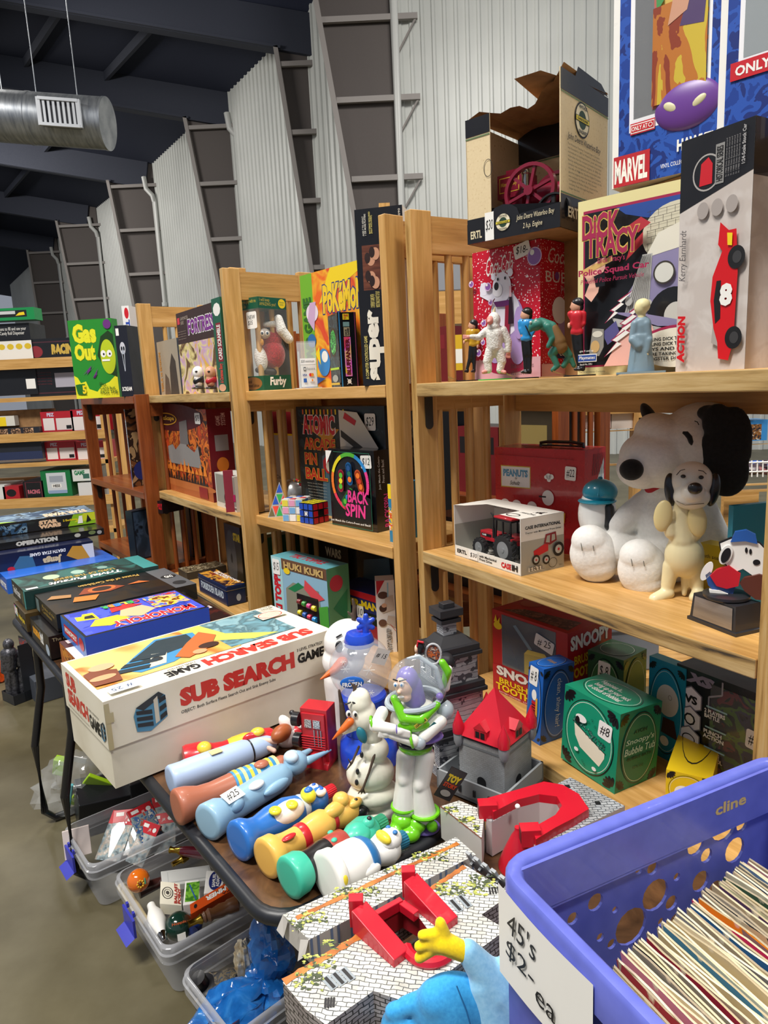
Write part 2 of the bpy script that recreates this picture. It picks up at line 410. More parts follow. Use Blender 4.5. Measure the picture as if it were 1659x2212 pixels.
# roof: slope rises to the left, away from the long wall; rafters at each frame
mb = MB()
tops = []
for i, (sc, ft, fl, pp, rows) in enumerate(COLS):
 Y = 1500*1.5/sc; a = atY(*ft, Y); z = a.z+(2.2 if i == 0 else 0); x = a.x-(.45 if i == 0 else 0)
 tops.append((x, Y, z))
sl = .20
for i, (x, Y, z) in enumerate(tops):
 mr = MB(); mr.bar((x+1.2, Y, z-1.2*sl+.35), (x-26, Y, z+26*sl+.35), .2, .75, RAF)
 mr.bar((x+.1, Y, z-.02), (x-26, Y, z+26*sl), .34, .05, RAF); struct('trim_%d' % (20+i), mr, smooth=0)
zav = sum(t[2] for t in tops[1:4])/3
roofpts = []
for i in range(-3, 9):
 t = tops[min(max(i, 0), 5)]; Y = tops[0][1]-5*(-i) if i < 0 else (tops[i][1] if i < 6 else tops[5][1]+5*(i-5))
 if i < 0: x = tops[0][0]+(tops[0][1]-Y)*.78; z = tops[0][2]
 elif i < 6: x, z = t[0], t[2]
 else: x = tops[5][0]-(Y-tops[5][1])*.78; z = tops[5][2]
 roofpts.append((x, Y, z+.72))
v = []
for x, Y, z in roofpts: v += [(x+4, Y, z-4*sl), (x-34, Y, z+34*sl)]
mb.add(v, [(2*i, 2*i+1, 2*i+3, 2*i+2) for i in range(len(roofpts)-1)], ROOF)
struct('ceiling', mb, smooth=0)
mb = MB()
for k in range(1, 8):
 for a, b in zip(roofpts[2:-1], roofpts[3:]):
  o = k*1.9
  mb.bar((a[0]-o, a[1], a[2]+o*sl-.1), (b[0]-o, b[1], b[2]+o*sl-.1), .08, .2, RAF)
struct('trim_30', mb, smooth=0)
# galvanised duct with a grille, hung under the roof
P1 = atY(232, 268, 9.6); P0 = atY(-260, 232, 9.6)
GALV = ramp_mat('galvanised', [(.3, '8f949b'), (.6, 'b3b7bb'), (.8, 'c6c9cb')], noise(sc=5, det=4, scale=(6, 1, 1)), rough=.38, metal=.75)
dt = thing('ventilation_duct', 'round galvanised ventilation duct hanging under the dark roof at upper left', 'duct', P1)
d = P0-P1; mb = MB(); R = .30
mb.cyl((0, 0, 0), d, R, GALV, seg=40)
mb.build('duct_body', dt)
for t in (.0, .33, .66):
 mb = MB(); mb.cyl(d*t+d.normalized()*-.01, d*t+d.normalized()*.03, R*1.02, GALV, seg=40); mb.build('seam_band', dt)
g = MB(); q = atY(128, 243, 9.25)-P1; FR = M('c9ccd0', .4, .3)
ex = d.normalized()*-1
for s in (-.145, .145): g.bar(q+Vector((0, 0, s)) - ex*.24, q+Vector((0, 0, s)) + ex*.24, .05, .035, FR)
for s in (-.24, .24): g.bar(q+ex*s+Vector((0, 0, -.16)), q+ex*s+Vector((0, 0, .16)), .05, .035, FR)
for k in range(7): g.bar(q+ex*(-.18+.06*k)+Vector((0, 0, -.14)), q+ex*(-.18+.06*k)+Vector((0, 0, .14)), .03, .012, FR)
g.add([q+ex*-.24+Vector((0, .05, -.16)), q+ex*.24+Vector((0, .05, -.16)), q+ex*.24+Vector((0, .05, .16)), q+ex*-.24+Vector((0, .05, .16))], [(0, 1, 2, 3)], M('3a3d45'))
g.build('air_grille', dt)
for t in (.12, .3, .45):
 mb = MB(); mb.cyl(d*t+Vector((0, 0, R)), d*t+Vector((0, 0, R+1.5)), .006, GALV, seg=6); mb.build('hanger_wire', dt)

# ---------------- folding bookcases ----------------
ZB, ZM, ZT, ZTOP = .75, 1.086, 1.456, 1.81
class Unit:
 def __init__(s, A, B):
  s.A = Vector((A.x, A.y, 0)); u = Vector((B.x-A.x, B.y-A.y, 0)); s.L = u.length; s.u = u.normalized(); s.n = Vector((-s.u.y, s.u.x, 0))
 def at(s, px, d, z):      # point at column px, d behind the front edge, on plane z
  P = s.A+s.n*d+Vector((0, 0, z)); return P+s.u*walkx(P, s.u, px)
def bookcase(U, label, depth=.29, zt=ZTOP, shelves=(ZB, ZM, ZT), wp=W_POST, wr=W_DEEP, ws=W_RAIL, worn=False, lowshelves=(.40, .06), endz=None, group=None, name='folding_bookcase', L=None, bpost=True):
 L = L or U.L; o = thing(name, label, 'bookcase', U.A, math.atan2(U.u.y, U.u.x), group)
 T, PW = .022, .048
 for x0 in (-T, L):
  for y0 in (0, depth-PW):
   mb = MB(); mb.box((x0, y0-.004, 0), (x0+T, y0+PW, zt), wp)
   if worn: mb.mi[2] = mb.slot(W_OLDZ); mb.mi[1] = mb.slot(W_OLDZ)
   mb.build('post', o, bevel=.0015, smooth=0)
  for k, z in enumerate((zt-.085,)):
   mb = MB(); mb.box((x0+.002, PW, z), (x0+T-.002, depth-PW, z+.075), wr); mb.build('top_rail', o, smooth=0)
  for z in list(shelves)+list(lowshelves):
   mb = MB(); mb.box((x0+.003, PW, z-.06), (x0+T-.003, depth-PW, z-.02), wr); mb.build('side_rail', o, smooth=0)
  for q in range(3):
   y = PW+(depth-2*PW)*(q+1)/4
   mb = MB(); mb.cyl((x0+T/2, y, .05), (x0+T/2, y, zt-.05), .0085, wp, seg=10); mb.build('slat', o)
 for z in list(shelves)+list(lowshelves):
  mb = MB(); mb.box((.001, -.006, z-.028), (L-.001, depth, z), ws)
  if worn: mb.mi[2] = mb.slot(W_OLD)
  mb.build('shelf', o, bevel=.002, smooth=0)
  mb = MB(); mb.box((.004, depth-.02, z-.075), (L-.004, depth-.004, z-.03), ws); mb.build('back_rail', o, smooth=0)
 for z in shelves:
  for x in (.0015, L-.0035):
   mb = MB(); pts = [(0, 0), (.02, 0), (.02, -.06)]+[(.01+.01*math.cos(math.radians(-t)), -.06+.01*math.sin(math.radians(-t))) for t in (30, 60, 90, 120, 150)]+[(0, -.06)]
   Tm = Matrix.Translation((x, .014, z-.03)) @ Matrix(((0, 0, 1, 0), (1, 0, 0, 0), (0, 1, 0, 0), (0, 0, 0, 1)))
   mb.prism(pts, 0, .002, M('4d4a44', .35, .8), Tm); mb.build('metal_bracket', o, smooth=0)
 return o
U_R = Unit(G(917, 1189, ZM), G(1640, 1423, ZM))
U_M = Unit(G(543, 1109, ZM), G(852, 1182, ZM))
U_L = Unit(G(341, 1059, ZM), G(522, 1115, ZM))
bookcase(U_R, 'folding wooden bookcase with worn plank shelves holding the big plush dog', worn=True)
bookcase(U_M, 'middle folding oak bookcase holding the twisty puzzle cubes')
bookcase(U_L, 'folding oak bookcase left of the cubes, with a burning-castle game box on its shelf', worn=True, zt=1.80)
# ---------------- top shelf of the plush-dog bookcase ----------------
RED, YEL, BLU = M('c8202c', .35), M('f0d020', .4), M('2a5fb0', .4)
NVY, GRN, PNK = M('1b2a5a', .4), M('1f7d4c', .4), M('f2b9b0', .5)
BLKC = M('17171b', .3, coat=.3); WHTC = M('f4f2ec', .3, coat=.2)
TAN = ramp_mat('speckled_card', [(.0, '5b4a30'), (.30, 'cdb58a'), (.36, 'd9c49b'), (1, 'e0cda6')], noise(sc=230, det=2), rough=.7)
CARD = ramp_mat('brown_card', [(.3, '8a6540'), (.7, 'a87f52')], noise(sc=30, det=4), rough=.85)
# red holiday bubble toy box
A = U_R.at(1168, .085, ZT)
COKER = ramp_mat('red_snow_print', [(.0, 'f6e9ea'), (.27, 'f6e9ea'), (.28, 'c3122c'), (1, 'a80f27')], noise(sc=300, det=0), rough=.3, const=True)
b = cbox(A, (1168, 515), (1020, 548), 1300, d=.17); b.shell(COKER, COKER)
hr = b.h
f = b.F(); LIL = M('a98fc4', .35); WBEAR = M('e6e2ee', .45); PUR = M('7a3f8c', .35)
f.r(0, 0, 1, .16, M('d7a3ad', .35))
f.t('Coca-Cola', .22, .80, .62, .94, WHTC, .0, .35)
f.e(.50, .12, .32, .08, M('9c1540', .35))
f.e(.55, .40, .24, .24, LIL); f.e(.50, .50, .22, .17, WBEAR); f.e(.34, .23, .12, .10, LIL); f.e(.68, .22, .11, .11, LIL)
f.p([(.30, .60), (.12, .66), (.14, .76), (.24, .74), (.40, .66)], WBEAR); f.e(.19, .71, .07, .05, WBEAR)
f.e(.46, .70, .14, .115, WBEAR); f.e(.59, .80, .04, .03, WBEAR); f.e(.34, .79, .035, .026, WBEAR); f.e(.40, .685, .075, .05, M('f3f0f6', .4))
f.e(.385, .715, .035, .03, BLK); f.e(.41, .765, .014, .012, BLK); f.e(.52, .765, .014, .012, BLK)
f.p([(.34, .60), (.62, .60), (.60, .55), (.38, .56)], M('5d1d5e')); f.p([(.52, .56), (.60, .56), (.57, .34), (.50, .36)], M('8a1030'))
f.p([(.58, .62), (.62, .62), (.64, .42), (.56, .42)], M('2a1520', .2)); f.r(.585, .62, .615, .70, M('e7b9c4')); f.e(.72, .42, .07, .12, LIL)
for cu, cv, r in ((.95, .88, .10), (.27, .72, .05), (.31, .60, .035), (.20, .45, .04), (.02, .76, .04), (.19, .30, .035), (.12, .22, .045)):
 f.e(cu, cv, r, r*f.ux.length/f.uy.length, M('8d5aa8', .15, coat=.6)); f.ring(cu, cv, r, r*f.ux.length/f.uy.length, .012, M('d7b6d8', .2)); f.e(cu-r*.3, cv+r*.3, r*.3, r*.2, WHTC)
f.t('Bubble toy blows bubbles\nwith a bottle of bubbles', .62, .03, .95, .12, M('4a3038'))
f = b.R(); f.t('Coca-Cola', .15, .84, .9, .95, M('d8d0d0'), 0, .35); f.t('BUBBLE', .10, .70, .85, .78, M('d8cccc')); f.t('POLAR BEAR', .38, .62, 1.0, .68, M('c0a8a8'))
f.e(.6, .3, .3, .22, LIL); f.e(.35, .5, .14, .1, WBEAR); f.e(.3, .75, .04, .03, PUR); f.r(.3, .14, .62, .26, NVY); f.t('BUBBLE\nCUP', .34, .16, .58, .25, WHT)
f.r(0, 0, 1, .10, M('d7a3ad', .35))
b.done('toy_box', 'red snowy box with a white bear holding a bottle, under the engine box', 'box')
sticker(b, 'F', '$18-', .76, .945, .23, .10, 12)
# vintage engine display box
zc = ZT+hr
A2 = U_R.at(1211, .055, zc+.001)
bx = cbox(A2, (1212, 262), (1004, 320), 1420, h=.245, d=.19, dirx=vpdir((1007, 548), (1211, 510))*(-1 if walkx(A2, vpdir((1007, 548), (1211, 510)), 1007) > 0 else 1))
w, d, h = bx.w/2, bx.d/2, .245; T = .0018
o = thing('engine_display_box', 'torn open tan and black card display box on top of the red bear box', 'box', bx.c, bx.rz)
def panel(name, lo, hi, m, art=None, bev=0):
 mb = MB(); mb.box(lo, hi, m)
 if art: art(mb)
 return mb.build(name, o, smooth=0)
def logo(f, cu, cv, r):
 k = f.ux.length/f.uy.length
 f.e(cu, cv, r, r*k, BLK); f.e(cu, cv, r*.9, r*.9*k, M('e9dfc0')); f.e(cu, cv, r*.52, r*.52*k, M('23402e'))
 f.r(cu-r*.95, cv-r*.16*k, cu+r*.95, cv+r*.16*k, BLK); f.r(cu-r*.9, cv-r*.12*k, cu+r*.9, cv+r*.12*k, M('d8c73a'))
 f.t('GASOLINE', cu-r*.7, cv-r*.07*k, cu+r*.7, cv+r*.07*k, BLK, .02); f.t('VINTAGE', cu-r*.55, cv+r*.58*k, cu+r*.55, cv+r*.78*k, BLK, .03); f.t('ENGINES', cu-r*.55, cv-r*.80*k, cu+r*.55, cv-r*.60*k, BLK, .03)
# right side panel with the history text
def artR(mb):
 f = Face(mb, (w, -d, 0), (0, 2*d, 0), (0, 0, h)); GL = M('5f7a52')
 f.r(0, 0, 1, .22, BLKC); f.r(0, .225, 1, .235, GL); f.r(0, .87, 1, 1, BLKC); f.r(0, .855, 1, .863, GL)
 logo(f, .42, .745, .15)
 f.t('John Deere Waterloo Boy', .10, .565, .80, .62, BLK, .01, .25)
 lines = ['The Waterloo Gasoline Traction Engine Company', 'was founded in 1893 in Waterloo, Iowa. Primarily', 'committed to building tractors, poor sales made it', 'imperative that the company broaden its product', 'line by adding stationary engines. In 1896 the', 'company was reorganized and incorporated under', 'the title of Waterloo Gasoline Engine Company,', 'gasoline engines were the major product of this', 'new company. On March 18, 1918, Deere &', 'Company of Moline, Illinois, acquired the', 'company. From this beginning Deere', 'began the line']
 for i, t in enumerate(lines): f.t(t, .10, .535-.026*i, .10+.0150*len(t), .553-.026*i, M('2d2618'))
 f.t('ERTL', .08, .07, .34, .14, M('cfc4a8'), .03)
panel('side_panel', (w-T, -d, 0), (w, d, h), TAN, artR)
def artL(mb):
 f = Face(mb, (-w, -d-.0004, 0), (.05, 0, 0), (0, 0, h*.86))
 f.r(0, .86, 1, 1, BLKC); f.r(0, .84, 1, .85, M('5f7a52')); f.r(0, 0, 1, .2, BLKC); f.ring(.92, .58, .18, .07, .02, BLK)
panel('front_strip', (-w, -d, 0), (-w+.05, -d+T, h*.86), TAN, artL)
panel('side_panel', (-w, -d, 0), (-w+T, d, h*.86), TAN)
def artB(mb):
 f = Face(mb, (-w, d-T-.0004, 0), (2*w, 0, 0), (0, 0, h)); f.r(0, .70, 1, 1, BLKC); f.r(0, .685, 1, .695, M('5f7a52'))
panel('back_panel', (-w, d-T, 0), (w, d, h*.93), TAN, artB)
mb = MB(); v = []; n = 12
for i in range(n+1):
 t = i/n; x = -w+2*w*t; z = h*(.86+.13*t)+.006*math.sin(t*9)+.004; y0 = -d+.03+.05*math.sin(t*3.1)
 v += [(x, y0-.02, z+.006*math.sin(i*1.7)), (x, d, z+.004)]
mb.add(v, [(2*i, 2*i+2, 2*i+3, 2*i+1) for i in range(n)]+[(2*i+1, 2*i+3, 2*i+2, 2*i) for i in range(n)], CARD); mb.build('torn_top_flap', o, smooth=0)
mb = MB(); mb.add([(w-.03, -d-.01, h), (w+.001, d*.2-.0, h), (w+.001, d, h+.006), (w-.11, d*.6, h+.012), (w-.09, -d+.01, h+.01)], [(0, 1, 2, 3, 4), (4, 3, 2, 1, 0)], CARD)
mb.add([(w, -d+.055, h), (w, -d+.065, h+.018), (w, d-.03, h+.016), (w, d, h+.002)], [(0, 1, 2, 3), (3, 2, 1, 0)], BLKC); mb.build('torn_flap', o, smooth=0)
panel('floor_panel', (-w, -d, 0), (w, d, T), CARD)
mb = MB(); zz = .034; pts = [(-w, 0), (w, 0), (w, zz*1.15), (w*.1, zz)]+[(-w*.18+.032*math.cos(math.radians(t)), zz+.022*math.sin(math.radians(t))) for t in (0, 30, 60, 90, 120, 150, 180)]+[(-w, zz)]
mb.prism(pts, 0, .002, BLKC, Matrix.Translation((0, -d, 0)) @ Matrix(((1, 0, 0, 0), (0, 0, -1, 0), (0, 1, 0, 0), (0, 0, 0, 1))))
f = Face(mb, (-w, -d-.0022, 0), (2*w, 0, 0), (0, 0, .05)); f.t('ERTL', .04, .15, .17, .42, M('d8cba8'), .03); logo(f, .41, .52, .085)
f.t('John Deere Waterloo Boy', .56, .42, .95, .64, M('d8cba8'), 0, .2); f.t('2 h.p. Engine', .63, .12, .83, .34, M('d8cba8'), 0, .2)
mb.build('front_tray', o, smooth=0)
mb = MB(); f = Face(mb, (-w, -d-.0032, 0), (2*w, 0, 0), (0, 0, .05)); f.r(.21, .0, .31, .95, WHT); f.t('$30', .22, .3, .30, .7, BLK, 0, .2)
s = mb.build('price_sticker', o, smooth=0); s['label'] = 'white handwritten price sticker'
# toy engine standing inside the tray
MAR = M('7d1730', .3, coat=.4); en = thing('toy_engine', 'maroon toy farm engine with spoked flywheel standing in the torn display box', 'toy', bx.c+Vector((0, 0, .004))-bx.dy*.02, bx.rz); en.scale = (.88, .88, .82)
def wheel(name, c, R, r, nsp, m, hub, wd=.012):
 mb = MB(); Ty = Matrix.Rotation(math.pi/2, 4, 'X')
 pr = [(R-r*1.2, -wd/2), (R, -wd/2), (R, wd/2), (R-r*1.2, wd/2)]
 v = []; sg = 40
 for k in range(sg):
  a = 2*math.pi*k/sg
  for q, y in pr: v.append((c[0]+q*math.cos(a), c[1]+y, c[2]+q*math.sin(a)))
 mb.add(v, [(4*k+i, 4*((k+1) % sg)+i, 4*((k+1) % sg)+(i+1) % 4, 4*k+(i+1) % 4) for k in range(sg) for i in range(4)], m)
 for k in range(nsp):
  a = 2*math.pi*k/nsp+.3; mb.bar(c, (c[0]+(R-r)*math.cos(a), c[1], c[2]+(R-r)*math.sin(a)), .007, .006, m)
 mb.cyl((c[0], c[1]-wd*.8, c[2]), (c[0], c[1]+wd*.8, c[2]), hub, m)
 return mb.build(name, en)
mb = MB(); mb.box((-.085, -.035, .035), (.10, -.02, .055), M('6a4a35')); mb.box((-.085, .02, .035), (.10, .035, .055), M('6a4a35')); mb.box((-.085, -.035, .04), (-.07, .035, .055), M('6a4a35')); mb.box((.085, -.035, .04), (.10, .035, .055), M('6a4a35')); mb.build('wooden_frame', en, smooth=0, bevel=.001)
mb = MB(); mb.box((-.055, -.026, .055), (-.01, .026, .09), MAR); mb.box((-.065, -.03, .09), (-.005, .03, .14), MAR); mb.box((-.05, -.02, .14), (-.02, .02, .15), MAR); mb.cyl((-.04, 0, .095), (.07, 0, .085), .022, MAR); mb.box((-.06, -.03, .052), (.06, .03, .062), MAR)
f = Face(mb, (-.062, -.0302, .1), (.05, 0, 0), (0, 0, .035)); f.r(.04, .05, .96, .95, M('d9b53a')); f.r(.07, .1, .93, .9, MAR); f.t('Waterloo Boy', .12, .35, .88, .65, M('d9b53a'), 0, .4)
mb.build('engine_body', en, bevel=.0015)
wheel('flywheel', (.022, -.05, .088), .056, .006, 6, MAR, .010); wheel('flywheel', (.035, .045, .088), .056, .006, 6, MAR, .010)
wheel('road_wheel', (-.062, -.055, .036), .032, .003, 5, BLK, .006); wheel('road_wheel', (.075, -.055, .036), .036, .003, 5, BLK, .006)
mb = MB(); mb.ell((.085, -.005, .115), (.02, .02, .026), M('7b7c68', .35)); mb.cyl((.085, -.005, .05), (.085, -.005, .12), .004, M('7b7c68')); mb.build('grey_tank', en)
mb = MB(); mb.cyl((.0, -.03, .10), (0, -.03, .135), .007, M('b8b8b4', .2, 1.)); mb.ell((0, -.03, .135), .009, M('b8b8b4', .2, 1.)); mb.build('brass_oiler', en)

# tall comic collector boxes at the back, raised on a plain carton
def popbox(pxl, pxr, pxr2, first):
 A = U_R.at(pxr, .17 if first else .12, ZT+.30)
 dr = vpdir((1338, 410), (1500, 372)); dr = dr*(-1 if walkx(A, dr, pxl) > 0 else 1)
 b = cbox(A, (pxr, -500), (pxl, -400), pxr2, h=.62, d=.11, dirx=dr, w=-1 if 0 else None)
 b.shell(WHTC, M('e8e8f0', .3)); f = b.F()
 f.r(.06, .0, .95, .99, pic(('1c3f93', '2a55b0', '1a2f77'), 40, 3)); f.r(.16, .125, .86, .97, M('f0f0f4'))
 f.r(.20, .155, .83, .95, M('5f6266', .25) if first else M('8b9498', .25))
 if first:
  f.r(.37, .165, .83, .95, pic(('2f6fb5', 'b8452c', 'd8b62c', '7a2f23'), 14, 5, scale=(1, 1, .6)))
  f.r(.37, .56, .83, .95, pic(('2d63a8', '3a77bd', '27558f'), 20, 2)); f.r(.38, .60, .46, .63, M('c9ced2')); f.r(.475, .605, .53, .632, M('c9ced2'))
  f.t('MARVEL COMICS', .50, .655, .96, .68, M('1c3550'), .02); f.t("EARTH'S MIGHTIEST", .66, .625, .98, .645, WHT, .02)
  f.p([(.50, .53), (.60, .64), (.635, .64), (.62, .53), (.59, .53), (.59, .56), (.55, .56), (.54, .53)], YEL); f.t('VENGERS', .63, .545, 1.0, .62, YEL, .04)
  f.r(.60, .12, .62, .12, WHT)
  f.e(.61, .485, .075, .03, WHT); f.t('THAT\nTEARS\nIT!', .56, .462, .66, .507, BLK, .02); f.e(.78, .515, .07, .03, WHT); f.t("I'VE\nHAD IT", .73, .50, .83, .53, BLK, .02)
  f.p([(.38, .50), (.45, .50), (.46, .40), (.40, .38)], M('3f8f4a')); f.r(.37, .17, .83, .39, pic(('8a3a22', 'b9712c', 'c9b03a'), 25, 8, scale=(1, 1, .4)))
  f.p([(.60, .33), (.80, .32), (.83, .44), (.70, .42)], M('4a3564')); f.p([(.50, .34), (.66, .36), (.70, .41), (.55, .41)], M('c89478'))
 b.done('collector_box', 'tall blue and white collector box with window over a comic cover' if first else 'second tall blue and white collector box, cut off at the right edge', 'box')
 mb = MB(); f = b.fF(mb); f.r(.195, .15, .835, .955, M('ffffff', .04, 0, 0, .10, coat=1)); f.n = f.n
 b.part(mb, 'plastic_window')
 if first:
  mb = MB(); f = b.fF(mb); f.k = 2
  f.r(.02, .0, .36, .075, M('b8202a')); f.t('MARVEL', .03, .008, .34, .066, WHT, .04); f.t('HAWKEYE', .60, .05, .98, .078, WHT, .05); f.t('VINYL COLLECTIBLE / COMIC COVER', .46, .02, .95, .03, WHT)
  b.part(mb, 'red_title_patch'); mb = MB(); f = b.fF(mb); f.k = 2
  f.r(.175, .118, .40, .145, RED); f.r(.18, .121, .395, .142, WHT); f.r(.185, .1235, .39, .1395, RED); f.t('ONLY AT', .19, .126, .335, .137, WHT, .02); f.ring(.362, .1315, .02, .0055, .006, WHT)
  b.part(mb, 'retailer_badge'); mb = MB(); f = b.fF(mb); f.k = 2
  f.e(.10, .63, .09, .042, WHT); f.p([(.06, .60), (.14, .60), (.08, .565)], WHT); f.t('POP!', .03, .612, .19, .65, M('e8a52c'), .06, .2); f.t('COMIC COVERS', .04, .598, .17, .606, RED, .02)
  b.part(mb, 'round_badge'); mb = MB(); P = b.d
  # masked vinyl head behind the window, generic
  pm = M('6a3f93', .35); mb.ell((.030, -b.d/2+.002, .095), (.050, .012, .036), pm, seg=32, rings=20); mb.ell((.010, -b.d/2-.007, .095), (.014, .003, .007), M('cfc8a0'), Matrix.Rotation(.5, 3, 'Y')); mb.ell((.048, -b.d/2-.007, .093), (.014, .003, .007), M('cfc8a0'), Matrix.Rotation(-.5, 3, 'Y')); mb.build('purple_mask', b.o)
 else:
  mb = MB(); f = b.fF(mb); f.k = 2; f.r(.10, .115, .62, .15, RED); f.t('ONLY AT', .14, .122, .58, .142, WHT, .03); b.part(mb, 'retailer_badge')
popbox(1333, 1566, 1592, True); popbox(1592, 1830, 1850, False)
A = U_R.at(1600, .16, ZT); b = Box(A, U_R.u, .42, .12, .298); b.shell(CARD); b.done('carton', 'plain brown carton behind the police car game box, holding up tall boxes', 'box')
# police squad car box
dr = vpdir((1248, 437), (1468, 387))
A = U_R.at(1500, .105, ZT); dr = dr*(-1 if walkx(A, dr, 1250) > 0 else 1)
b = cbox(A, (1500, 377), (1249, 437), 0, d=.045, dirx=dr); b.shell(M('e8dca0', .4)); f = b.F()
MG = M('a5264f', .4); f.r(.05, .05, .99, .94, MG); f.r(.065, .06, .99, .925, BLKC)
LBL = M('2f4f9c', .4); f.p([(.34, .925), (.99, .925), (.99, .80), (.8, .84), (.6, .84), (.42, .88)], LBL)
f.e(.84, .74, .28, .16, M('d9d3bb', .4))
BRK = M('3a352f'); 
for i in range(9): f.line([(.60, .60+.033*i), (.99, .62+.033*i)], .003, BRK)
for i in range(8):
 for q in range(6): f.line([(.62+.065*q+.03*(i % 2), .60+.033*i), (.62+.065*q+.03*(i % 2), .633+.033*i)], .003, BRK)
f.p([(.46, .80), (.58, .84), (.66, .80), (.56, .76)], M('b5303a')); f.p([(.46, .62), (.60, .70), (.60, .76), (.50, .70)], M('b5303a'))
LAV = M('8f87ad', .4); GRY = M('b9b8b4', .4)
f.p([(.48, .44), (.68, .64), (.99, .70), (.99, .40), (.80, .30), (.60, .26)], LAV); f.p([(.62, .62), (.72, .74), (.99, .80), (.99, .66), (.80, .64)], M('e4e0d0'))
f.p([(.46, .34), (.60, .64), (.68, .64), (.66, .34), (.56, .28)], GRY)
for i in range(10): f.line([(.475+.019*i, .33), (.60+.008*i, .635)], .003, BRK)
f.e(.78, .53, .085, .06, M('d8d8d0')); f.ring(.78, .53, .085, .06, .012, BRK); f.e(.50, .40, .03, .025, GRY); f.e(.66, .37, .035, .03, GRY)
f.e(.86, .30, .20, .15, BLKC); f.e(.88, .30, .09, .07, M('c9c7c0')); f.p([(.36, .32), (.99, .20), (.99, .16), (.40, .27)], GRY); f.p([(.36, .35), (.6, .29), (.75, .25), (.99, .24), (.99, .26), (.6, .33)], LAV)
PS = M('e9b49a', .5); f.p([(.09, .60), (.30, .66), (.30, .60), (.26, .54), (.24, .47), (.18, .42), (.12, .46), (.16, .52)], M('f0b9a4', .5)); f.p([(.08, .60), (.36, .66), (.36, .63), (.10, .57)], M('d9b26a'))
f.p([(.20, .56), (.30, .58), (.30, .50), (.22, .50)], BLKC)
f.p([(.30, .05), (.52, .30), (.70, .26), (.74, .18), (.66, .05)], M('efb7aa', .5)); f.p([(.28, .24), (.40, .30), (.44, .22), (.33, .17)], M('57538a'))
def bolt(f, x, y, s):
 pt = [(0, 0), (.5, .25), (.35, .3), (.75, .5), (.62, .55), (1.1, .85), (.5, .6), (.62, .55), (.2, .35), (.36, .3)]
 f.p([(x+a*s, y+c*s*.9) for a, c in pt], MG); f.p([(x+.02+a*s*.9, y+.01+c*s*.8) for a, c in pt], WHT)
bolt(f, .30, .29, .22); bolt(f, .38, .20, .26); bolt(f, .30, .10, .30)
f.p([(.17, .12), (.20, .27), (.30, .26), (.30, .16), (.26, .11)], M('8f8c84')); f.e(.245, .235, .045, .018, M('d6d2c4')); f.e(.225, .165, .04, .035, M('c9a56c'))
f.e(.92, .14, .34, .11, MG); f.e(.92, .13, .33, .105, M('e9e4d2')); 
for i, t in enumerate(('CALLING DICK TRACY', 'CALLING DICK TRACY', 'BOYS AND GET', "WE'RE TAKING THE", "GANGSTER DOWN")): f.t(t, .64, .17-.026*i, 1.0, .188-.026*i, BLK, .02)
f.t('DiCK', .105, .755, .44, .90, M('d8b65a'), .07, .0); f.t('TRACY', .14, .655, .60, .80, M('d8b65a'), .07); f.t('DiCK', .11, .76, .43, .895, MG, .03, .0); f.t('TRACY', .145, .66, .59, .795, MG, .03)
f.t("Dick Tracy's", .25, .615, .48, .655, MG, .01); f.t('Police Squad Car', .08, .555, .68, .60, MG, .03); f.t('Powerful Police Pursuit Vehicle', .10, .52, .64, .545, MG, 0, .2)
f.t('Ages 4 and up', .08, .135, .22, .15, WHT); f.r(.075, .08, .25, .125, WHT); f.r(.08, .085, .245, .12, LBL); f.t('Playmates', .09, .09, .235, .114, WHT, .01, .15); f.t('Stock No. 5751', .10, .062, .21, .072, WHT)
f.t('The Walt Disney Company', .09, .015, .33, .028, BRK)
b.done('game_box', 'cream bordered police squad car toy box standing behind the robed figure', 'box')
# race car box
A = U_R.at(1608, .022, ZT)
dr = vpdir((1473, 303), (1621, 249)); dr = dr*(-1 if walkx(A, dr, 1480) > 0 else 1)
b = cbox(A, (1621, 249), (1473, 303), 1740, dirx=dr, d=.13)
GP = pic(('b7ada6', 'cfc7c1', 'c4bab3'), 25, 4, const=False); b.shell(GP, M('4a4243', .4), M('3a1020')); f = b.F()
f.p([(0, .70), (0, 1), (1, 1), (1, .80)], BLKC); f.ring(.38, .84, .20, .075, .02, M('a8a4a0')); f.p([(.28, .79), (.46, .79), (.46, .87), (.40, .90), (.30, .88)], RED); f.r(.50, .78, .62, .94, M('8b8a88')); f.t('HISTORICAL SERIES', .515, .79, .605, .93, BLK, .02, rot=90)
for i in range(6): f.t('In 1988 Dale Earnhardt started', .64+.035*i, .80, .66+.035*i, .95, M('8a8888'), rot=90)
f.t('1:24-Scale Stock Car', .86, .83, .905, .98, M('b5b3b3'), .02, rot=90)
for u in (.36, .56, .76): f.e(u, .685, .08, .035, M('a59c97'))
f.p([(.55, .12), (.72, .09), (.82, .12), (.84, .40), (.80, .52), (.70, .52), (.66, .42), (.60, .34)], M('a9a09a'))
RC = M('d01820', .3); f.p([(.66, .05), (.80, .04), (.86, .12), (.88, .40), (.84, .58), (.74, .58), (.62, .62), (.60, .53), (.66, .50), (.54, .40), (.52, .30), (.58, .18), (.64, .12)], RC)
f.p([(.60, .38), (.66, .38), (.67, .22), (.60, .20), (.57, .30)], BLK)
for v in (.135, .465): f.e(.86, v, .115, .047, BLK); f.e(.87, v, .06, .025, M('38383a'))
f.t('8', .655, .27, .83, .365, WHT, .06); f.p([(.74, .52), (.80, .515), (.80, .565), (.73, .57)], YEL)
f.t('Kerry Earnhardt', .06, .40, .18, .62, M('4a4648'), 0, .3, rot=90); f.t('ACTION', .06, .04, .18, .25, RC, .06, .1, rot=90)
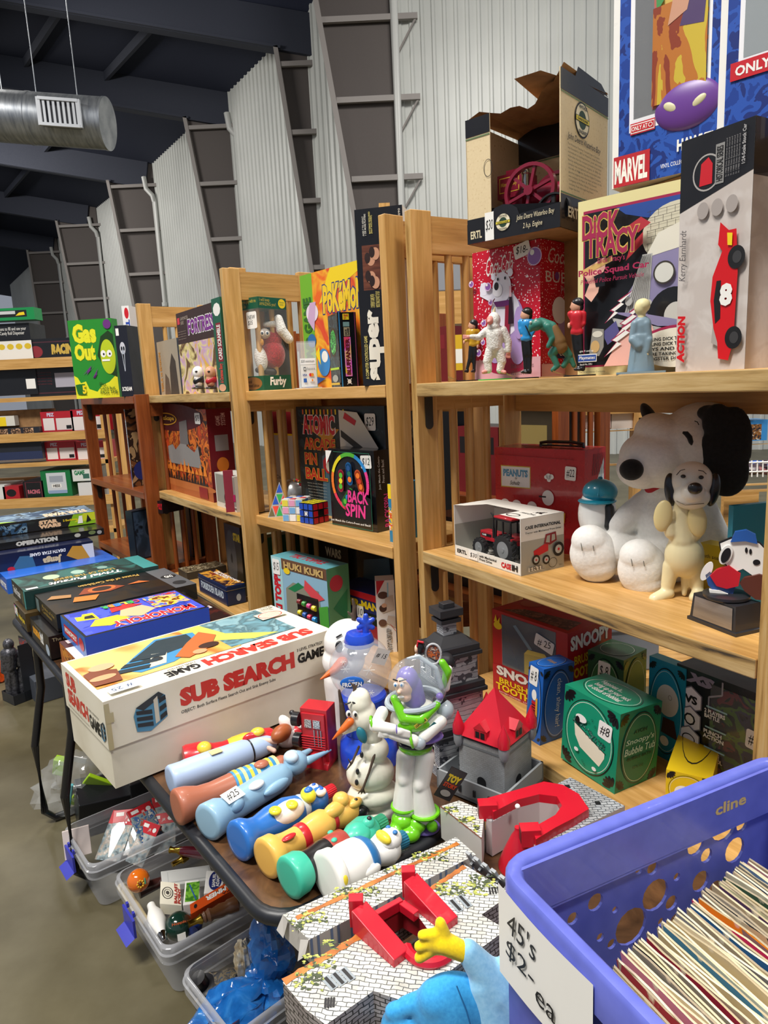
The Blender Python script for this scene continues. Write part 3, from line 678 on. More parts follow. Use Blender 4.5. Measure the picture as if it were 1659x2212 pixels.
f = b.R(); f.r(0, 0, 1, .78, GP); f.p([(0, .78), (0, 1), (1, 1), (1, .86)], BLKC); f.r(.45, .30, 1, .88, RC); f.r(.49, .31, 1, .87, M('d9c7a8'))
b.done('die_cast_car_box', 'tall grey and black box showing a red number 8 race car', 'box')
f = None
# ---------------- small figures on the shelf front ----------------
def human(f, px, top, bot, shirt, trou, hair, skin='d8a184', arms=None, face=-1, boots=BLKC, legs=None, w=1.2):
 """standing toy man; px column of the body axis at hips, pixel rows top and bottom"""
 H = bot-top; S = M(skin, .4); sh = M(shirt, .35, coat=.3); tr = M(trou, .3, coat=.4); hr = M(hair, .35); hd = H*.078*w
 hx, hy = px+face*1.0, top+hd*1.25
 mb = MB(); f.e(mb, hx, hy, hd*.82, hd*1.1, S); f.e(mb, hx+face*hd*.78, hy+hd*.15, hd*.2, hd*.22, S); f.c(mb, hx, hy+hd, hd*.45, px, top+H*.19, hd*.5, S)
 f.part(mb, 'head', .0016, 1)
 mb = MB(); f.e(mb, hx-face*hd*.2, hy-hd*.45, hd*.88, hd*.8, hr); f.e(mb, hx-face*hd*.45, hy+hd*.1, hd*.6, hd*.8, hr); f.part(mb, 'hair')
 mb = MB(); f.c(mb, px-H*.055*w, top+H*.22, H*.042*w, px+H*.055*w, top+H*.22, H*.042*w, sh); f.c(mb, px, top+H*.25, H*.075*w, px, top+H*.42, H*.06*w, sh); f.c(mb, px-H*.02, top+H*.47, H*.058*w, px+H*.02, top+H*.47, H*.058*w, sh)
 arms = arms or (((-.10, .34), (-.09, .47)), ((.10, .34), (.09, .47)))
 for sgn, ((ex, ey), (wx, wy)) in zip((-1, 1), arms):
  f.c(mb, px+sgn*H*.075*w, top+H*.225, H*.036*w, px+H*ex, top+H*ey, H*.030*w, sh); f.c(mb, px+H*ex, top+H*ey, H*.029*w, px+H*(ex+(wx-ex)*.75), top+H*(ey+(wy-ey)*.75), H*.026*w, sh, -2, -3)
  hands = MB(); f.c(hands, px+H*(ex+(wx-ex)*.75), top+H*(ey+(wy-ey)*.75), H*.018*w, px+H*wx, top+H*wy, H*.024*w, S, -3)
  f.e(hands, px+H*(wx+(wx-ex)*.1), top+H*(wy+.02), H*.018*w, H*.03*w, S, d=-4); f.part(hands, 'hand', .0013, 1)
 f.part(mb, 'shirt', .0016, 2)
 mb = MB(); legs = legs or (((-.035, .74), (-.05, .94)), ((.035, .74), (.045, .94)))
 bt = MB()
 for sgn, ((kx, ky), (ax, ay)) in zip((-1, 1), legs):
  f.c(mb, px+sgn*H*.03, top+H*.50, H*.045*w, px+H*kx, top+H*ky, H*.034*w, tr); f.c(mb, px+H*kx, top+H*ky, H*.032*w, px+H*ax, top+H*ay, H*.026*w, tr)
  f.c(bt, px+H*ax, top+H*ay, H*.027*w, px+H*ax, bot-H*.02, H*.028*w, boots); f.c(bt, px+H*ax, bot-H*.016, H*.022*w, px+H*(ax+face*.055), bot-H*.014, H*.018*w, boots, 0, -H*.05)
 f.part(mb, 'trousers', .0016, 2); f.part(bt, 'boots', .0014, 1)
def basedisc(f, x, y, rx, m, name='stand', wing=0):
 mb = MB(); pts = [(rx*f.m*math.cos(t*math.pi/10), rx*f.m*.55*math.sin(t*math.pi/10)) for t in range(20)]
 c = f.p(x, y); mb.prism([(c.x+a, c.y+b_) for a, b_ in pts], 0, .0022, m)
 if wing: mb.add([(c.x-rx*f.m*.8, -.004, .002), (c.x-rx*f.m*1.7, -.008, .012), (c.x-rx*f.m*1.6, .010, .008), (c.x-rx*f.m*.6, .012, .002)], [(0, 1, 2, 3), (3, 2, 1, 0)], m)
 f.part(mb, name)
P = U_R.at(1015, .035, ZT); f = Fig(P, 'toy_figure', 'small toy man in yellow shirt reaching forward on a black stand', 'figurine', extra=.2)
human(f, 1022, 690, 804, 'c79a1e', '141416', '18161a', arms=(((-.10, .38), (-.17, .42)), ((.12, .35), (.08, .50))), legs=(((-.06, .74), (-.11, .93)), ((.02, .74), (.02, .94))), face=-1)
basedisc(f, 1010, 804, 26, BLKC, wing=1)
P = U_R.at(1068, .03, ZT); f = Fig(P, 'toy_figure', 'white furry horned ape toy on a green base, one arm held out', 'figurine')
FUR = ramp_mat('white_fur_plastic', [(.3, 'c9c6bd'), (.6, 'efece4')], noise(sc=350, det=4), rough=.6, bump=.5); SK = M('d98f84', .5)
mb = MB(); f.c(mb, 1068, 722, 19, 1068, 748, 17, FUR); f.c(mb, 1054, 716, 10, 1082, 716, 10, FUR); f.c(mb, 1050, 716, 9, 1034, 729, 7, FUR); f.c(mb, 1034, 729, 7, 1018, 728, 5, FUR, 0, -12)
f.c(mb, 1086, 714, 10, 1098, 738, 8, FUR); f.c(mb, 1098, 738, 8, 1098, 757, 7, FUR); f.c(mb, 1060, 758, 12, 1053, 780, 10, FUR); f.c(mb, 1053, 780, 9, 1055, 799, 8, FUR); f.c(mb, 1077, 758, 12, 1084, 780, 10, FUR); f.c(mb, 1084, 780, 9, 1080, 799, 8, FUR)
f.e(mb, 1067, 692, 14, 17, FUR, d=-4); f.e(mb, 1066, 706, 14, 12, FUR, d=-4); f.part(mb, 'body', .0016, 1)
mb = MB(); f.e(mb, 1059, 693, 8, 10, SK, d=-13); f.e(mb, 1056, 697, 4, 4, SK, d=-22); f.part(mb, 'face', .0012, 1)
mb = MB(); f.c(mb, 1066, 680, 5, 1069, 664, 1, M('d8c79a')); f.part(mb, 'horn')
for x, y in ((1012, 729), (1098, 762)):
 mb = MB()
 f.e(mb, x, y, 5, 5, SK, d=-12 if x < 1050 else 0)
 for k in range(4): f.c(mb, x+(-3 if x < 1050 else k*2.6-4), y+(k*2-3 if x < 1050 else 3), 1.6, x+(-11 if x < 1050 else k*3-5), y+(k*2.4-4 if x < 1050 else 12-abs(k-1.5)), 1.3, SK, -14 if x < 1050 else -1)
 f.part(mb, 'hand', .0011, 0)
mb = MB(); f.c(mb, 1052, 802, 5, 1044, 804, 4, SK, 0, -9); f.c(mb, 1082, 802, 5, 1090, 804, 4, SK, 0, -9); f.part(mb, 'feet', .0012, 0)
basedisc(f, 1069, 805, 36, M('3cae4a', .4))
mb = MB()
P = U_R.at(1136, .03, ZT); f = Fig(P, 'toy_figure', 'small toy man in blue shirt with black strap standing before red box', 'figurine')
human(f, 1137, 664, 806, '2a8ecf', '141416', '1b1512', arms=(((-.09, .33), (-.06, .42)), ((.105, .36), (.05, .46))), legs=(((-.02, .74), (-.01, .94)), ((.05, .74), (.05, .94))), face=-1)
mb = MB(); mb.tube([f.p(1129, 692, -7), f.p(1137, 708, -12), f.p(1146, 726, -9)], .0011, BLK); f.part(mb, 'strap'); basedisc(f, 1138, 806, 26, BLKC, wing=1)
P = U_R.at(1190, .045, ZT); f = Fig(P, 'toy_figure', 'green lizard-headed toy creature crouching forward in a brown tunic', 'figurine', extra=-.3)
LG = M('2f7264', .45); mb = MB(); f.e(mb, 1160, 702, 15, 13, LG, d=-6, rot=15); f.c(mb, 1152, 708, 8, 1150, 712, 6, LG, -10); f.c(mb, 1168, 698, 12, 1190, 708, 14, LG); f.c(mb, 1190, 708, 14, 1206, 736, 14, LG)
f.c(mb, 1186, 706, 9, 1197, 730, 7, LG, -10); f.c(mb, 1197, 730, 6, 1188, 748, 5, LG, -12); f.c(mb, 1207, 745, 12, 1192, 764, 9, LG); f.c(mb, 1192, 764, 8, 1204, 790, 6, LG); f.c(mb, 1204, 790, 6, 1194, 799, 5, LG); f.c(mb, 1212, 748, 11, 1228, 768, 8, LG, 6); f.c(mb, 1228, 768, 7, 1216, 790, 6, LG, 6); f.c(mb, 1232, 776, 6, 1238, 790, 5, LG, 6)
f.part(mb, 'body', .0016, 1)
mb = MB(); f.c(mb, 1192, 712, 15, 1207, 738, 15.5, M('7a5a33', .6)); f.c(mb, 1203, 736, 15, 1212, 750, 14, M('7a5a33', .6)); f.part(mb, 'tunic', .0016, 1)
mb = MB(); f.c(mb, 1198, 726, 7, 1190, 742, 6, M('3d3038')); f.part(mb, 'glove')
mb = MB(); f.e(mb, 1152, 697, 3, 3, M('c0c8c0', .2), d=-17); f.e(mb, 1163, 694, 3, 3, M('c0c8c0', .2), d=-17); f.part(mb, 'eyes')
basedisc(f, 1205, 799, 40, M('8a6a45'))
P = U_R.at(1250, .03, ZT); f = Fig(P, 'toy_figure', 'small toy man in red shirt and tall black boots facing left', 'figurine')
human(f, 1246, 643, 800, 'c3202c', '141416', '18161a', arms=(((-.03, .36), (-.10, .37)), ((.09, .36), (-.0, .42))), legs=(((-.01, .74), (.03, .94)), ((.05, .74), (.085, .92))), face=-1)
basedisc(f, 1252, 799, 34, BLKC, wing=1)
P = U_R.at(1384, .03, ZT); f = Fig(P, 'toy_figure', 'small grey robed toy figure with a cream coloured head', 'figurine')
ROB = M('7c93a0', .45); CR = M('e6dba6', .5); mb = MB()
pr = [(30, 0), (31, 3), (27, 30), (23, 60), (21, 85), (22, 100), (19, 112), (9, 120)]
mb.lathe([(r*f.m*.92, z*f.m) for r, z in pr], ROB, 30, Matrix.Diagonal((1, .7, 1, 1))); f.c(mb, 1372, 700, 9, 1366, 735, 8, ROB, -6); f.c(mb, 1366, 735, 8, 1378, 748, 9, ROB, -14); f.c(mb, 1396, 700, 9, 1402, 735, 8, ROB, -6); f.c(mb, 1402, 735, 8, 1398, 758, 7, ROB, -10)
for k in range(6): f.c(mb, 1367+k*7, 725, 2, 1358+k*10, 797, 3, ROB, -14 if 0 < k < 5 else -4)
f.part(mb, 'robe', .0016, 1)
mb = MB(); f.e(mb, 1385, 664, 14, 18, CR); f.e(mb, 1389, 660, 15, 15, CR); f.e(mb, 1374, 668, 4, 4, CR, d=-5); f.c(mb, 1386, 676, 8, 1386, 690, 9, CR); f.part(mb, 'head', .0014, 1)
mb = MB(); f.e(mb, 1397, 765, 4, 6, CR, d=-12); f.part(mb, 'hand')
mb = MB(); mb.prism([(-.034, -.02), (.034, -.02), (.034, .02), (-.034, .02)], 0, .003, ROB); f.part(mb, 'stand')
# ---------------- middle shelf of the plush-dog bookcase ----------------
def shell3(b, m, t=.0015, open_front=True):      # open card box made of walls, returned as MB in b's local frame
 w, d, h = b.w/2, b.d/2, b.h; mb = b.mb
 mb.box((-w, d-t, 0), (w, d, h), m); mb.box((-w, -d, 0), (-w+t, d-t, h), m); mb.box((w-t, -d, 0), (w, d-t, h), m); mb.box((-w+t, -d, 0), (w-t, d-t, t), m)
 return mb
def simple(A, At, Bt, C, body, right=None, top=None, **k):
 b = cbox(A, At, Bt, C, **k); return b.shell(body, right, top)
GRYC = M('a9a79b', .5); WCARD = M('e6e3da', .55)
# tractor box
b = cbox(G(1125.6, 1245, ZM), (1122, 1122), (980, 1091), 1218); w, d, h = b.w/2, b.d/2, b.h
shell3(b, WCARD); b.mb.box((-w, -d, h-.0015), (w, d, h), WCARD)
for i in range(1): pass
mbx = b.mb
# carve look: roof flap only at the back, front lip below
mbx.v = []; mbx.f = []; mbx.mi = []
shell3(b, WCARD); mbx.add([(-w, d, h), (-w, -d, h), (-w*.70, -d*.9, h+.002), (-w*.52, -d*.1, h+.002), (w*.42, -d*.05, h+.001), (w*.40, -d*.95, h), (w, -d, h), (w, d, h)], [tuple(range(8)), tuple(range(7, -1, -1))], WCARD)
mbx.box((-w, -d, 0), (w, -d+.0015, h*.21), WCARD)
mbx.box((-w+.002, d-.003, .0), (w-.002, d-.002, h*.6), GRYC); mbx.add([(-w+.0018, -d, 0), (-w+.0018, d, 0), (-w+.0018, d, h*.62), (-w+.0018, -d, h*.62)], [(0, 1, 2, 3)], GRYC)
f = Face(mbx, (-w, -d, 0), (2*w, 0, 0), (0, 0, h*.21)); f.t('ERTL', .04, .35, .20, .72, BLK, .05); f.t('with Mechanical\nFront Drive', .40, .25, .66, .78, BLK, .02); f.t('CASE', .73, .25, .87, .75, RED, .05); f.t('IH', .88, .25, .96, .78, BLK, .06)
f = b.R(); f.r(0, 0, 1, .60, GRYC); f.t('CASE INTERNATIONAL', .10, .80, .92, .86, BLK, .04); f.t('Tractor with Mechanical Front Drive', .10, .72, .92, .755, BLK, .01)
f.p([(.28, .40), (.50, .48), (.62, .52), (.62, .36), (.30, .28)], RED); f.p([(.52, .50), (.56, .66), (.80, .68), (.82, .52), (.66, .46)], M('8a1a22')); f.p([(.56, .52), (.59, .63), (.66, .635), (.65, .5)], GRYC); f.p([(.69, .52), (.70, .64), (.77, .64), (.78, .54)], GRYC)
for u, v, r in ((.33, .24, .09), (.56, .21, .085), (.84, .36, .13)): k = f.ux.length/f.uy.length; f.e(u, v, r, r*k, BLK); f.e(u, v, r*.6, r*.6*k, M('b9b9b5')); f.e(u, v, r*.2, r*.2*k, RED)
f.ring(.70, .14, .10, .09, .01, BLK); f.t('ERTL', .14, .06, .48, .13, M('f0eee6'), .06); f.t('ERTL', .16, .065, .49, .135, BLK, .0); f.t('757', .84, .06, .92, .085, BLK)
f = b.T(); f.t('CASE INTERNATIONAL', .34, .55, .95, .75, BLK, .04); f.t('Tractor with Mechanical Front Drive', .34, .38, .95, .48, BLK, .01); f.ring(.80, .17, .08, .10, .01, BLK)
b.done('tractor_box', 'grey and white open-front card box holding the red toy tractor', 'box')
mb = MB(); f = Face(mb, (-w, -d-.001, 0), (2*w, 0, 0), (0, 0, h*.21)); f.r(.24, .12, .38, .95, WHT); f.t('$30', .26, .3, .37, .75, BLK, .0, .2); s_ = b.part(mb, 'price_sticker')
tr = thing('toy_tractor', 'red and black toy farm tractor inside the grey and white open box', 'toy', b.c+Vector((0, 0, .0015))-b.dx*.012, b.rz)
TR = M('b31f2c', .3, coat=.4); TY = M('1c1c1e', .6); RIM = M('9ea1a3', .35, .5)
def tyre(name, x, y, r, wd, lug=18):
 mb = MB(); Ty = Matrix.Translation((x, y, r)) @ Matrix.Rotation(math.pi/2, 4, 'X')
 mb.lathe([(r*.55, -wd/2), (r*.93, -wd/2), (r*.97, -wd*.3), (r*.97, wd*.3), (r*.93, wd/2), (r*.55, wd/2)], TY, 32, Ty)
 for k in range(lug):
  a = 2*math.pi*k/lug; c = Vector((x+r*.96*math.cos(a), y, r+r*.96*math.sin(a))); t = Vector((-math.sin(a), 0, math.cos(a)))
  mb.bar(c+Vector((0, -wd/2, 0))-t*r*.05, c+Vector((0, 0, 0))+t*r*.05, r*.10, r*.09, TY, up=(math.cos(a), 0, math.sin(a)))
  mb.bar(c+t*r*.15, c+Vector((0, wd/2, 0))-t*r*.0, r*.10, r*.09, TY, up=(math.cos(a), 0, math.sin(a)))
 o = mb.build(name, tr)
 Ty = Matrix.Translation((x, y, r)) @ Matrix.Rotation(-math.pi/2, 4, 'X')
 mb = MB(); mb.lathe([(1e-5, -wd*.50), (r*.3, -wd*.52), (r*.36, -wd*.505), (r*.5, -wd*.54), (r*.57, -wd*.52), (r*.57, wd*.4)], RIM, 28, Ty)
 mb.lathe([(r*.16, -wd*.58), (r*.16, wd*.2)], RIM, 16, Ty); mb.build('wheel_rim', o)
tyre('rear_tyre', .040, -.026, .031, .016, 20); tyre('rear_tyre', .040, .026, .031, .016, 20); tyre('front_tyre', -.045, -.024, .021, .012, 16); tyre('front_tyre', -.045, .024, .021, .012, 16)
mb = MB(); mb.box((-.062, -.011, .034), (0, .011, .054), TR); mb.box((-.065, -.010, .030), (-.058, .010, .05), BLK); mb.box((-.05, -.008, .020), (.05, .008, .036), BLK); mb.box((.02, -.03, .050), (.062, .03, .056), TR); mb.box((.0, -.018, .036), (.05, .018, .05), TR)
f = Face(mb, (-.058, -.0112, .043), (.034, 0, 0), (0, 0, .006)); f.r(0, 0, 1, 1, BLK); f.t('CASE', .1, .2, .5, .8, WHT, .05); mb.build('bonnet', tr, bevel=.001)
mb = MB()
for x, y in ((.0, -.019), (.0, .019), (.048, -.019), (.048, .019), (.024, -.019), (.024, .019)): mb.bar((x, y, .048), (x+(.004 if x == 0 else 0), y, .088), .003, .003, BLK)
mb.box((-.002, -.021, .046), (.052, .021, .050), BLK); mb.box((-.0, -.021, .086), (.052, .021, .090), BLK); mb.build('cab', tr)
mb = MB(); mb.box((-.002, -.022, .090), (.054, .022, .095), TR); mb.build('cab_roof', tr, bevel=.0015)
mb = MB(); mb.cyl((-.012, -.014, .045), (-.012, -.014, .065), .0032, BLK); mb.tube([(-.012, -.014, .06), (-.012, -.014, .088), (-.015, -.014, .094), (-.020, -.014, .097)], .0018, BLK); mb.build('exhaust_pipe', tr)
# red cartoon lunch case, characters left out
CR_ = M('b8242a', .28, coat=.5)
b = cbox(G(1262, 1203, ZM), (1276, 973), (1069, 965), 1352, d=.085); w, d, h = b.w/2, b.d/2, b.h
b.mb.box((-w, -d, 0), (w, d, h), CR_); f = b.F()
f.r(.07, .60, .42, .82, M('c9ab3c')); f.r(.078, .61, .412, .81, M('e3ddd8')); f.t('PEANUTS', .10, .71, .39, .785, M('2f6f93'), .05); f.t('PEANUTS', .10, .71, .39, .785, M('6fa8c8'), .0); f.t('by', .24, .68, .27, .71, BLK, 0, .3); f.t('Schulz', .18, .63, .30, .67, BLK, 0, .4)
for u, v, r in ((.60, .73, .022), (.625, .74, .03), (.655, .735, .028), (.63, .705, .022)): f.e(u, v, r, r*.9, WHT); f.k -= 1
for u in (.12, .26, .44): f.e(u, .43, .055, .05, WHT); f.r(u-.06, .40, u+.04, .41, BLK); f.k -= 1
f.e(.62, .53, .065, .075, WHT); f.r(.52, .53, .60, .545, BLK); f.p([(.56, .33), (.70, .34), (.68, .40), (.60, .40)], YEL); f.p([(.72, .30), (.80, .30), (.81, .40), (.74, .40)], M('e0ac28'))
f.line([(.03, .93), (.9, .91)], .006, M('8c1a20'))
for k in range(9): f.line([(.72+.02*k, .02), (.83+.012*k, .16)], .003, BLK)
f = b.R(); f.p([(.35, .55), (.9, .9), (.95, .3), (.5, .2)], M('d8dfe2')); f.p([(.45, .5), (.8, .75), (.8, .4)], M('3b86c0')); f.t('PAT', .2, .25, .5, .31, BLK, 0, .2)
for k in range(7): f.line([(.35+.08*k, .75), (.42+.08*k, .95)], .02, BLK)
b.done('lunch_case', 'red vinyl lunch case with black handle standing behind the tractor box', 'case', bevel=0)
b.o.modifiers.new('edge', 'BEVEL').width = .006
mb = MB(); mb.tube([(-.02, 0, h), (-.02, 0, h+.008), (.0, 0, h+.011), (.06, 0, h+.011), (.085, 0, h+.008), (.085, 0, h)], .0035, BLKC); mb.tube([(-.02, 0, h+.003), (.085, 0, h+.003)], .002, BLKC); b.part(mb, 'handle')
sticker(b, 'F', '#22', .86, .78, .115, .13, -3)
# ---- the big plush dog ----
P = G(1440, 1262, ZM)+Vector((.02, .03, 0)); PW_ = Vector((P.x, P.y, ZM))
f = Fig(PW_, 'plush_dog', 'large white plush dog with long black ears sitting on the worn shelf', 'soft toy')
FAB = ramp_mat('white_plush', [(.2, 'e0dfda'), (.8, 'efede8')], noise(sc=160, det=6), rough=.95, bump=.25, sheen=.3)
BFAB = ramp_mat('black_plush', [(.3, '060607'), (.6, '121214')], noise(sc=160, det=6), rough=.95, bump=.25, sheen=.2)
mb = MB(); f.e(mb, 1500, 982, 100, 92, FAB, rd=88, d=10, rot=-12); f.e(mb, 1425, 990, 82, 60, FAB, rd=72, d=-16, rot=-12); f.e(mb, 1390, 1008, 54, 44, FAB, rd=58, d=-26); f.e(mb, 1520, 930, 76, 58, FAB, rd=70, d=18); f.e(mb, 1440, 955, 74, 52, FAB, rd=64, d=0, rot=-40)
f.part(mb, 'head', .0035, 8)
mb = MB(); f.e(mb, 1369, 1004, 24, 22, BFAB, rd=18, d=-80); f.part(mb, 'nose')
mb = MB()
for i, (x, y, r) in enumerate(((1545, 905, 28), (1566, 965, 44), (1566, 1010, 40))): f.e(mb, x, y, r, r*1.25, BFAB, rd=13, d=-70)
f.e(mb, 1562, 962, 46, 84, BFAB, rd=14, d=-68, rot=-10)
mb2 = MB(); f.e(mb, 1528, 888, 22, 16, BFAB, rd=12, d=-60); f.part(mb, 'ear', .003, 5)
mb = MB(); f.e(mb, 1405, 908, 14, 40, BFAB, rd=30, d=30, rot=28); f.part(mb, 'ear', .003, 2)
mb = MB(); mb.tube([f.p(1474, 926, -92), f.p(1481, 928, -93), f.p(1488, 936, -93), f.p(1491, 946, -92), f.p(1492, 952, -90)], [.0018, .0042, .0045, .0038, .0012], BFAB, 10); f.part(mb, 'stitched_eye')
mb = MB(); mb.tube([f.p(1498, 903, -90), f.p(1504, 905, -90), f.p(1507, 911, -90)], .0008, BFAB, 6); f.part(mb, 'brow_stitch')
mb = MB(); f.e(mb, 1452, 1130, 80, 88, FAB, rd=68, d=20); f.e(mb, 1462, 1180, 88, 70, FAB, rd=74, d=20); f.e(mb, 1450, 1070, 62, 40, FAB, rd=52, d=20)
f.c(mb, 1392, 1092, 30, 1338, 1130, 27, FAB, 20, -10); f.c(mb, 1515, 1090, 28, 1550, 1170, 30, FAB, 20, -10); f.e(mb, 1552, 1192, 30, 26, FAB, d=-14)
f.c(mb, 1400, 1205, 42, 1330, 1180, 40, FAB, 10, -20); f.c(mb, 1450, 1220, 42, 1410, 1200, 40, FAB, 0, -50)
f.part(mb, 'body', .0035, 7)
for (x, y, dd) in ((1286, 1190, -46), (1391, 1213, -78)):
 mb = MB(); f.e(mb, x, y-4, 50, 58, FAB, rd=38, d=dd); f.e(mb, x+6, y+20, 44, 38, FAB, rd=34, d=dd); f.e(mb, x-6, y-32, 40, 36, FAB, rd=36, d=dd-4); f.part(mb, 'foot', .003, 5)
 mb = MB()
 for q in (-14, 10):
  mb.tube([f.p(x+q-4, y-58, dd-16), f.p(x+q-8, y-40, dd-34), f.p(x+q-4, y-20, dd-41)], .0008, M('6a675f', .8), 6)
 f.part(mb, 'toe_seam')
mb = MB(); f.c(mb, 1415, 1052, 22, 1480, 1052, 22, M('b01c28', .7), 0, 0); f.part(mb, 'red_collar', .003, 1)
# ---- vinyl dog with turquoise cap ----
P = U_R.at(1302, .155, ZM); f = Fig(P, 'vinyl_dog_bottle', 'white vinyl dog bottle wearing a turquoise cap beside the red lunch case', 'figurine')
VW = M('edece8', .25, coat=.4); TQ = M('1c87a0', .3, coat=.4)
mb = MB(); f.e(mb, 1290, 1110, 40, 60, VW); f.e(mb, 1292, 1078, 32, 30, VW); f.e(mb, 1302, 1180, 46, 60, VW); f.part(mb, 'body', .003, 2)
mb = MB(); f.c(mb, 1316, 1092, 10, 1318, 1128, 13, BLKC, -30); f.part(mb, 'ear', .0015, 1)
mb = MB(); f.e(mb, 1296, 1062, 36, 28, TQ, rd=34, d=-4); f.part(mb, 'cap')
mb = MB(); f.e(mb, 1290, 1080, 40, 6, TQ, rd=42, d=-8); mb.tube([f.p(1296, 1034, -6), f.p(1294, 1050, -34), f.p(1292, 1066, -40)], .0016, TQ, 6); f.e(mb, 1297, 1033, 5, 4, TQ); f.part(mb, 'cap_brim', .0013, 1)
# ---- cream standing dog squeaker ----
P = G(1440, 1298, ZM); P.x += .03; P.y += .015; f = Fig(P, 'vinyl_dog_toy', 'cream vinyl dog toy standing upright with raised paws and black ears', 'figurine')
CV = M('e9dcae', .38, coat=.15); HV = M('e8e2d4', .35, coat=.2)
mb = MB(); f.e(mb, 1478, 1200, 40, 48, CV, rd=34); f.c(mb, 1475, 1110, 22, 1476, 1165, 30, CV); f.c(mb, 1476, 1075, 18, 1475, 1110, 20, CV)
f.c(mb, 1450, 1148, 14, 1444, 1130, 14, CV, -14); f.c(mb, 1500, 1150, 16, 1510, 1138, 14, CV, -8)
f.c(mb, 1450, 1222, 18, 1442, 1265, 14, CV, -2); f.c(mb, 1503, 1220, 17, 1506, 1270, 13, CV, 2); f.c(mb, 1442, 1280, 15, 1415, 1288, 13, CV, -4, -22); f.c(mb, 1508, 1280, 14, 1500, 1286, 12, CV, -4, -16)
f.c(mb, 1482, 1235, 12, 1478, 1284, 6, CV, 12, 6); f.part(mb, 'body', .0022, 4)
for cx, cy, t in ((1433, 1110, -6), (1506, 1120, 6)):
 mb = MB(); f.e(mb, cx, cy, 19, 35, M('ead79a', .38), rd=9, d=-24, rot=t); f.part(mb, 'front_paw', .0018, 2)
mb = MB(); f.e(mb, 1494, 1040, 42, 42, HV, rd=38, d=4); f.e(mb, 1494, 1070, 36, 28, HV, rd=34, d=-14); f.e(mb, 1496, 1060, 24, 22, HV, rd=26, d=-30); f.part(mb, 'head', .002, 5)
mb = MB(); f.e(mb, 1501, 1046, 14, 12, BLKC, rd=9, d=-56); f.part(mb, 'nose')
for cx, t in ((1450, 6), (1540, -8)): mb = MB(); f.e(mb, cx, 1058, 14, 36, BLKC, rd=16, d=2, rot=t); f.part(mb, 'ear', .0016, 2)
for cx, cy in ((1476, 1024), (1514, 1026)): mb = MB(); f.e(mb, cx, cy, 5, 4, BLKC, rd=4, d=-35); f.part(mb, 'eye')
mb = MB(); mb.tube([f.p(1462, 1022, -28), f.p(1470, 1012, -33), f.p(1480, 1009, -35)], .0007, BLKC, 6); f.part(mb, 'eyebrow')
mb = MB(); mb.tube([f.p(1508, 1011, -35), f.p(1518, 1013, -33), f.p(1525, 1020, -28)], .0007, BLKC, 6); f.part(mb, 'eyebrow')
mb = MB(); mb.tube([f.p(1462, 1076, -34), f.p(1480, 1083, -44), f.p(1500, 1081, -47), f.p(1520, 1080, -42)], .0006, M('6b5f4a'), 6); f.part(mb, 'mouth_line')
# ---- trophy ----
b = cbox(G(1588, 1375, ZM), (1584, 1322), (1492, 1290), 1650, h=.042); w, d, h = b.w/2, b.d/2, b.h; tb = b
TB = M('26262a', .35, coat=.2); mb = b.mb
v = [(-w*1.08, -d*1.08, 0), (w*1.08, -d*1.08, 0), (w*1.08, d*1.08, 0), (-w*1.08, d*1.08, 0), (-w*1.08, -d*1.08, .005), (w*1.08, -d*1.08, .005), (w*1.08, d*1.08, .005), (-w*1.08, d*1.08, .005), (-w, -d, .006), (w, -d, .006), (w, d, .006), (-w, d, .006), (-w*.92, -d*.9, h), (w*.92, -d*.9, h), (w*.92, d*.9, h), (-w*.92, d*.9, h)]
fs = [(3, 2, 1, 0), (12, 13, 14, 15)]
for a in (0, 4, 8): fs += [(a+i, a+(i+1) % 4, a+4+(i+1) % 4, a+4+i) for i in range(4)]
mb.add(v, fs, TB)
tp = thing('trophy', 'black trophy with blank silver plate and a flat painted sports dog on top', 'trophy', b.c, b.rz)
mb.build('base', tp, smooth=0)
mb = MB(); y0, y1 = -d*1.0-.0006, -d*.905-.0006; mb.add([(-w*.86, y0, .007), (w*.86, y0, .007), (w*.82, y1-.0008, h*.92), (-w*.82, y1-.0008, h*.92)], [(0, 1, 2, 3)], ramp_mat('brushed_plate', [(.3, '8d8986'), (.7, 'b9b5b2')], noise(sc=8, scale=(1, 1, 8)), rough=.3, metal=.8)); mb.build('silver_plate', tp)
mb = MB(); mb.lathe([(.030, h), (.032, h+.002), (.032, h+.006), (.026, h+.008)], TB, 32); mb.build('round_foot', tp)
F2 = Fig(b.c+Vector((0, 0, h+.008)), '_tmp', 'x', 'x')
def tpart(name, shapes, y, th):
 """flat casting of the trophy: outlines in px, given real thickness"""
 mb = MB()
 for pts, m, dy in shapes:
  q = [F2.p(px, py) for px, py in pts]; q2 = [(v.x, v.z) for v in q]
  a = sum(q2[i][0]*q2[(i+1) % len(q2)][1]-q2[(i+1) % len(q2)][0]*q2[i][1] for i in range(len(q2)))
  if a < 0: q2 = q2[::-1]
  T = Matrix(((1, 0, 0, 0), (0, 0, -1, 0), (0, 1, 0, 0), (0, 0, 0, 1)))
  mb.prism(q2, y+dy, y+dy+th, m, T)
 o = mb.build(name, tp, smooth=0, loc=(0, 0, h+.008), rz=F2.rz-tp.rotation_euler.z); return o
def oval(cx, cy, rx, ry, n=20, rot=0):
 r = math.radians(rot); return [(cx+rx*math.cos(t)*math.cos(r)-ry*math.sin(t)*math.sin(r), cy+rx*math.cos(t)*math.sin(r)+ry*math.sin(t)*math.cos(r)) for t in [2*math.pi*i/n for i in range(n)]]
hd = [(1556, 1172), (1580, 1162), (1610, 1162), (1640, 1172), (1662, 1195), (1664, 1222), (1648, 1240), (1625, 1240), (1605, 1226), (1590, 1232), (1575, 1226), (1562, 1205)]
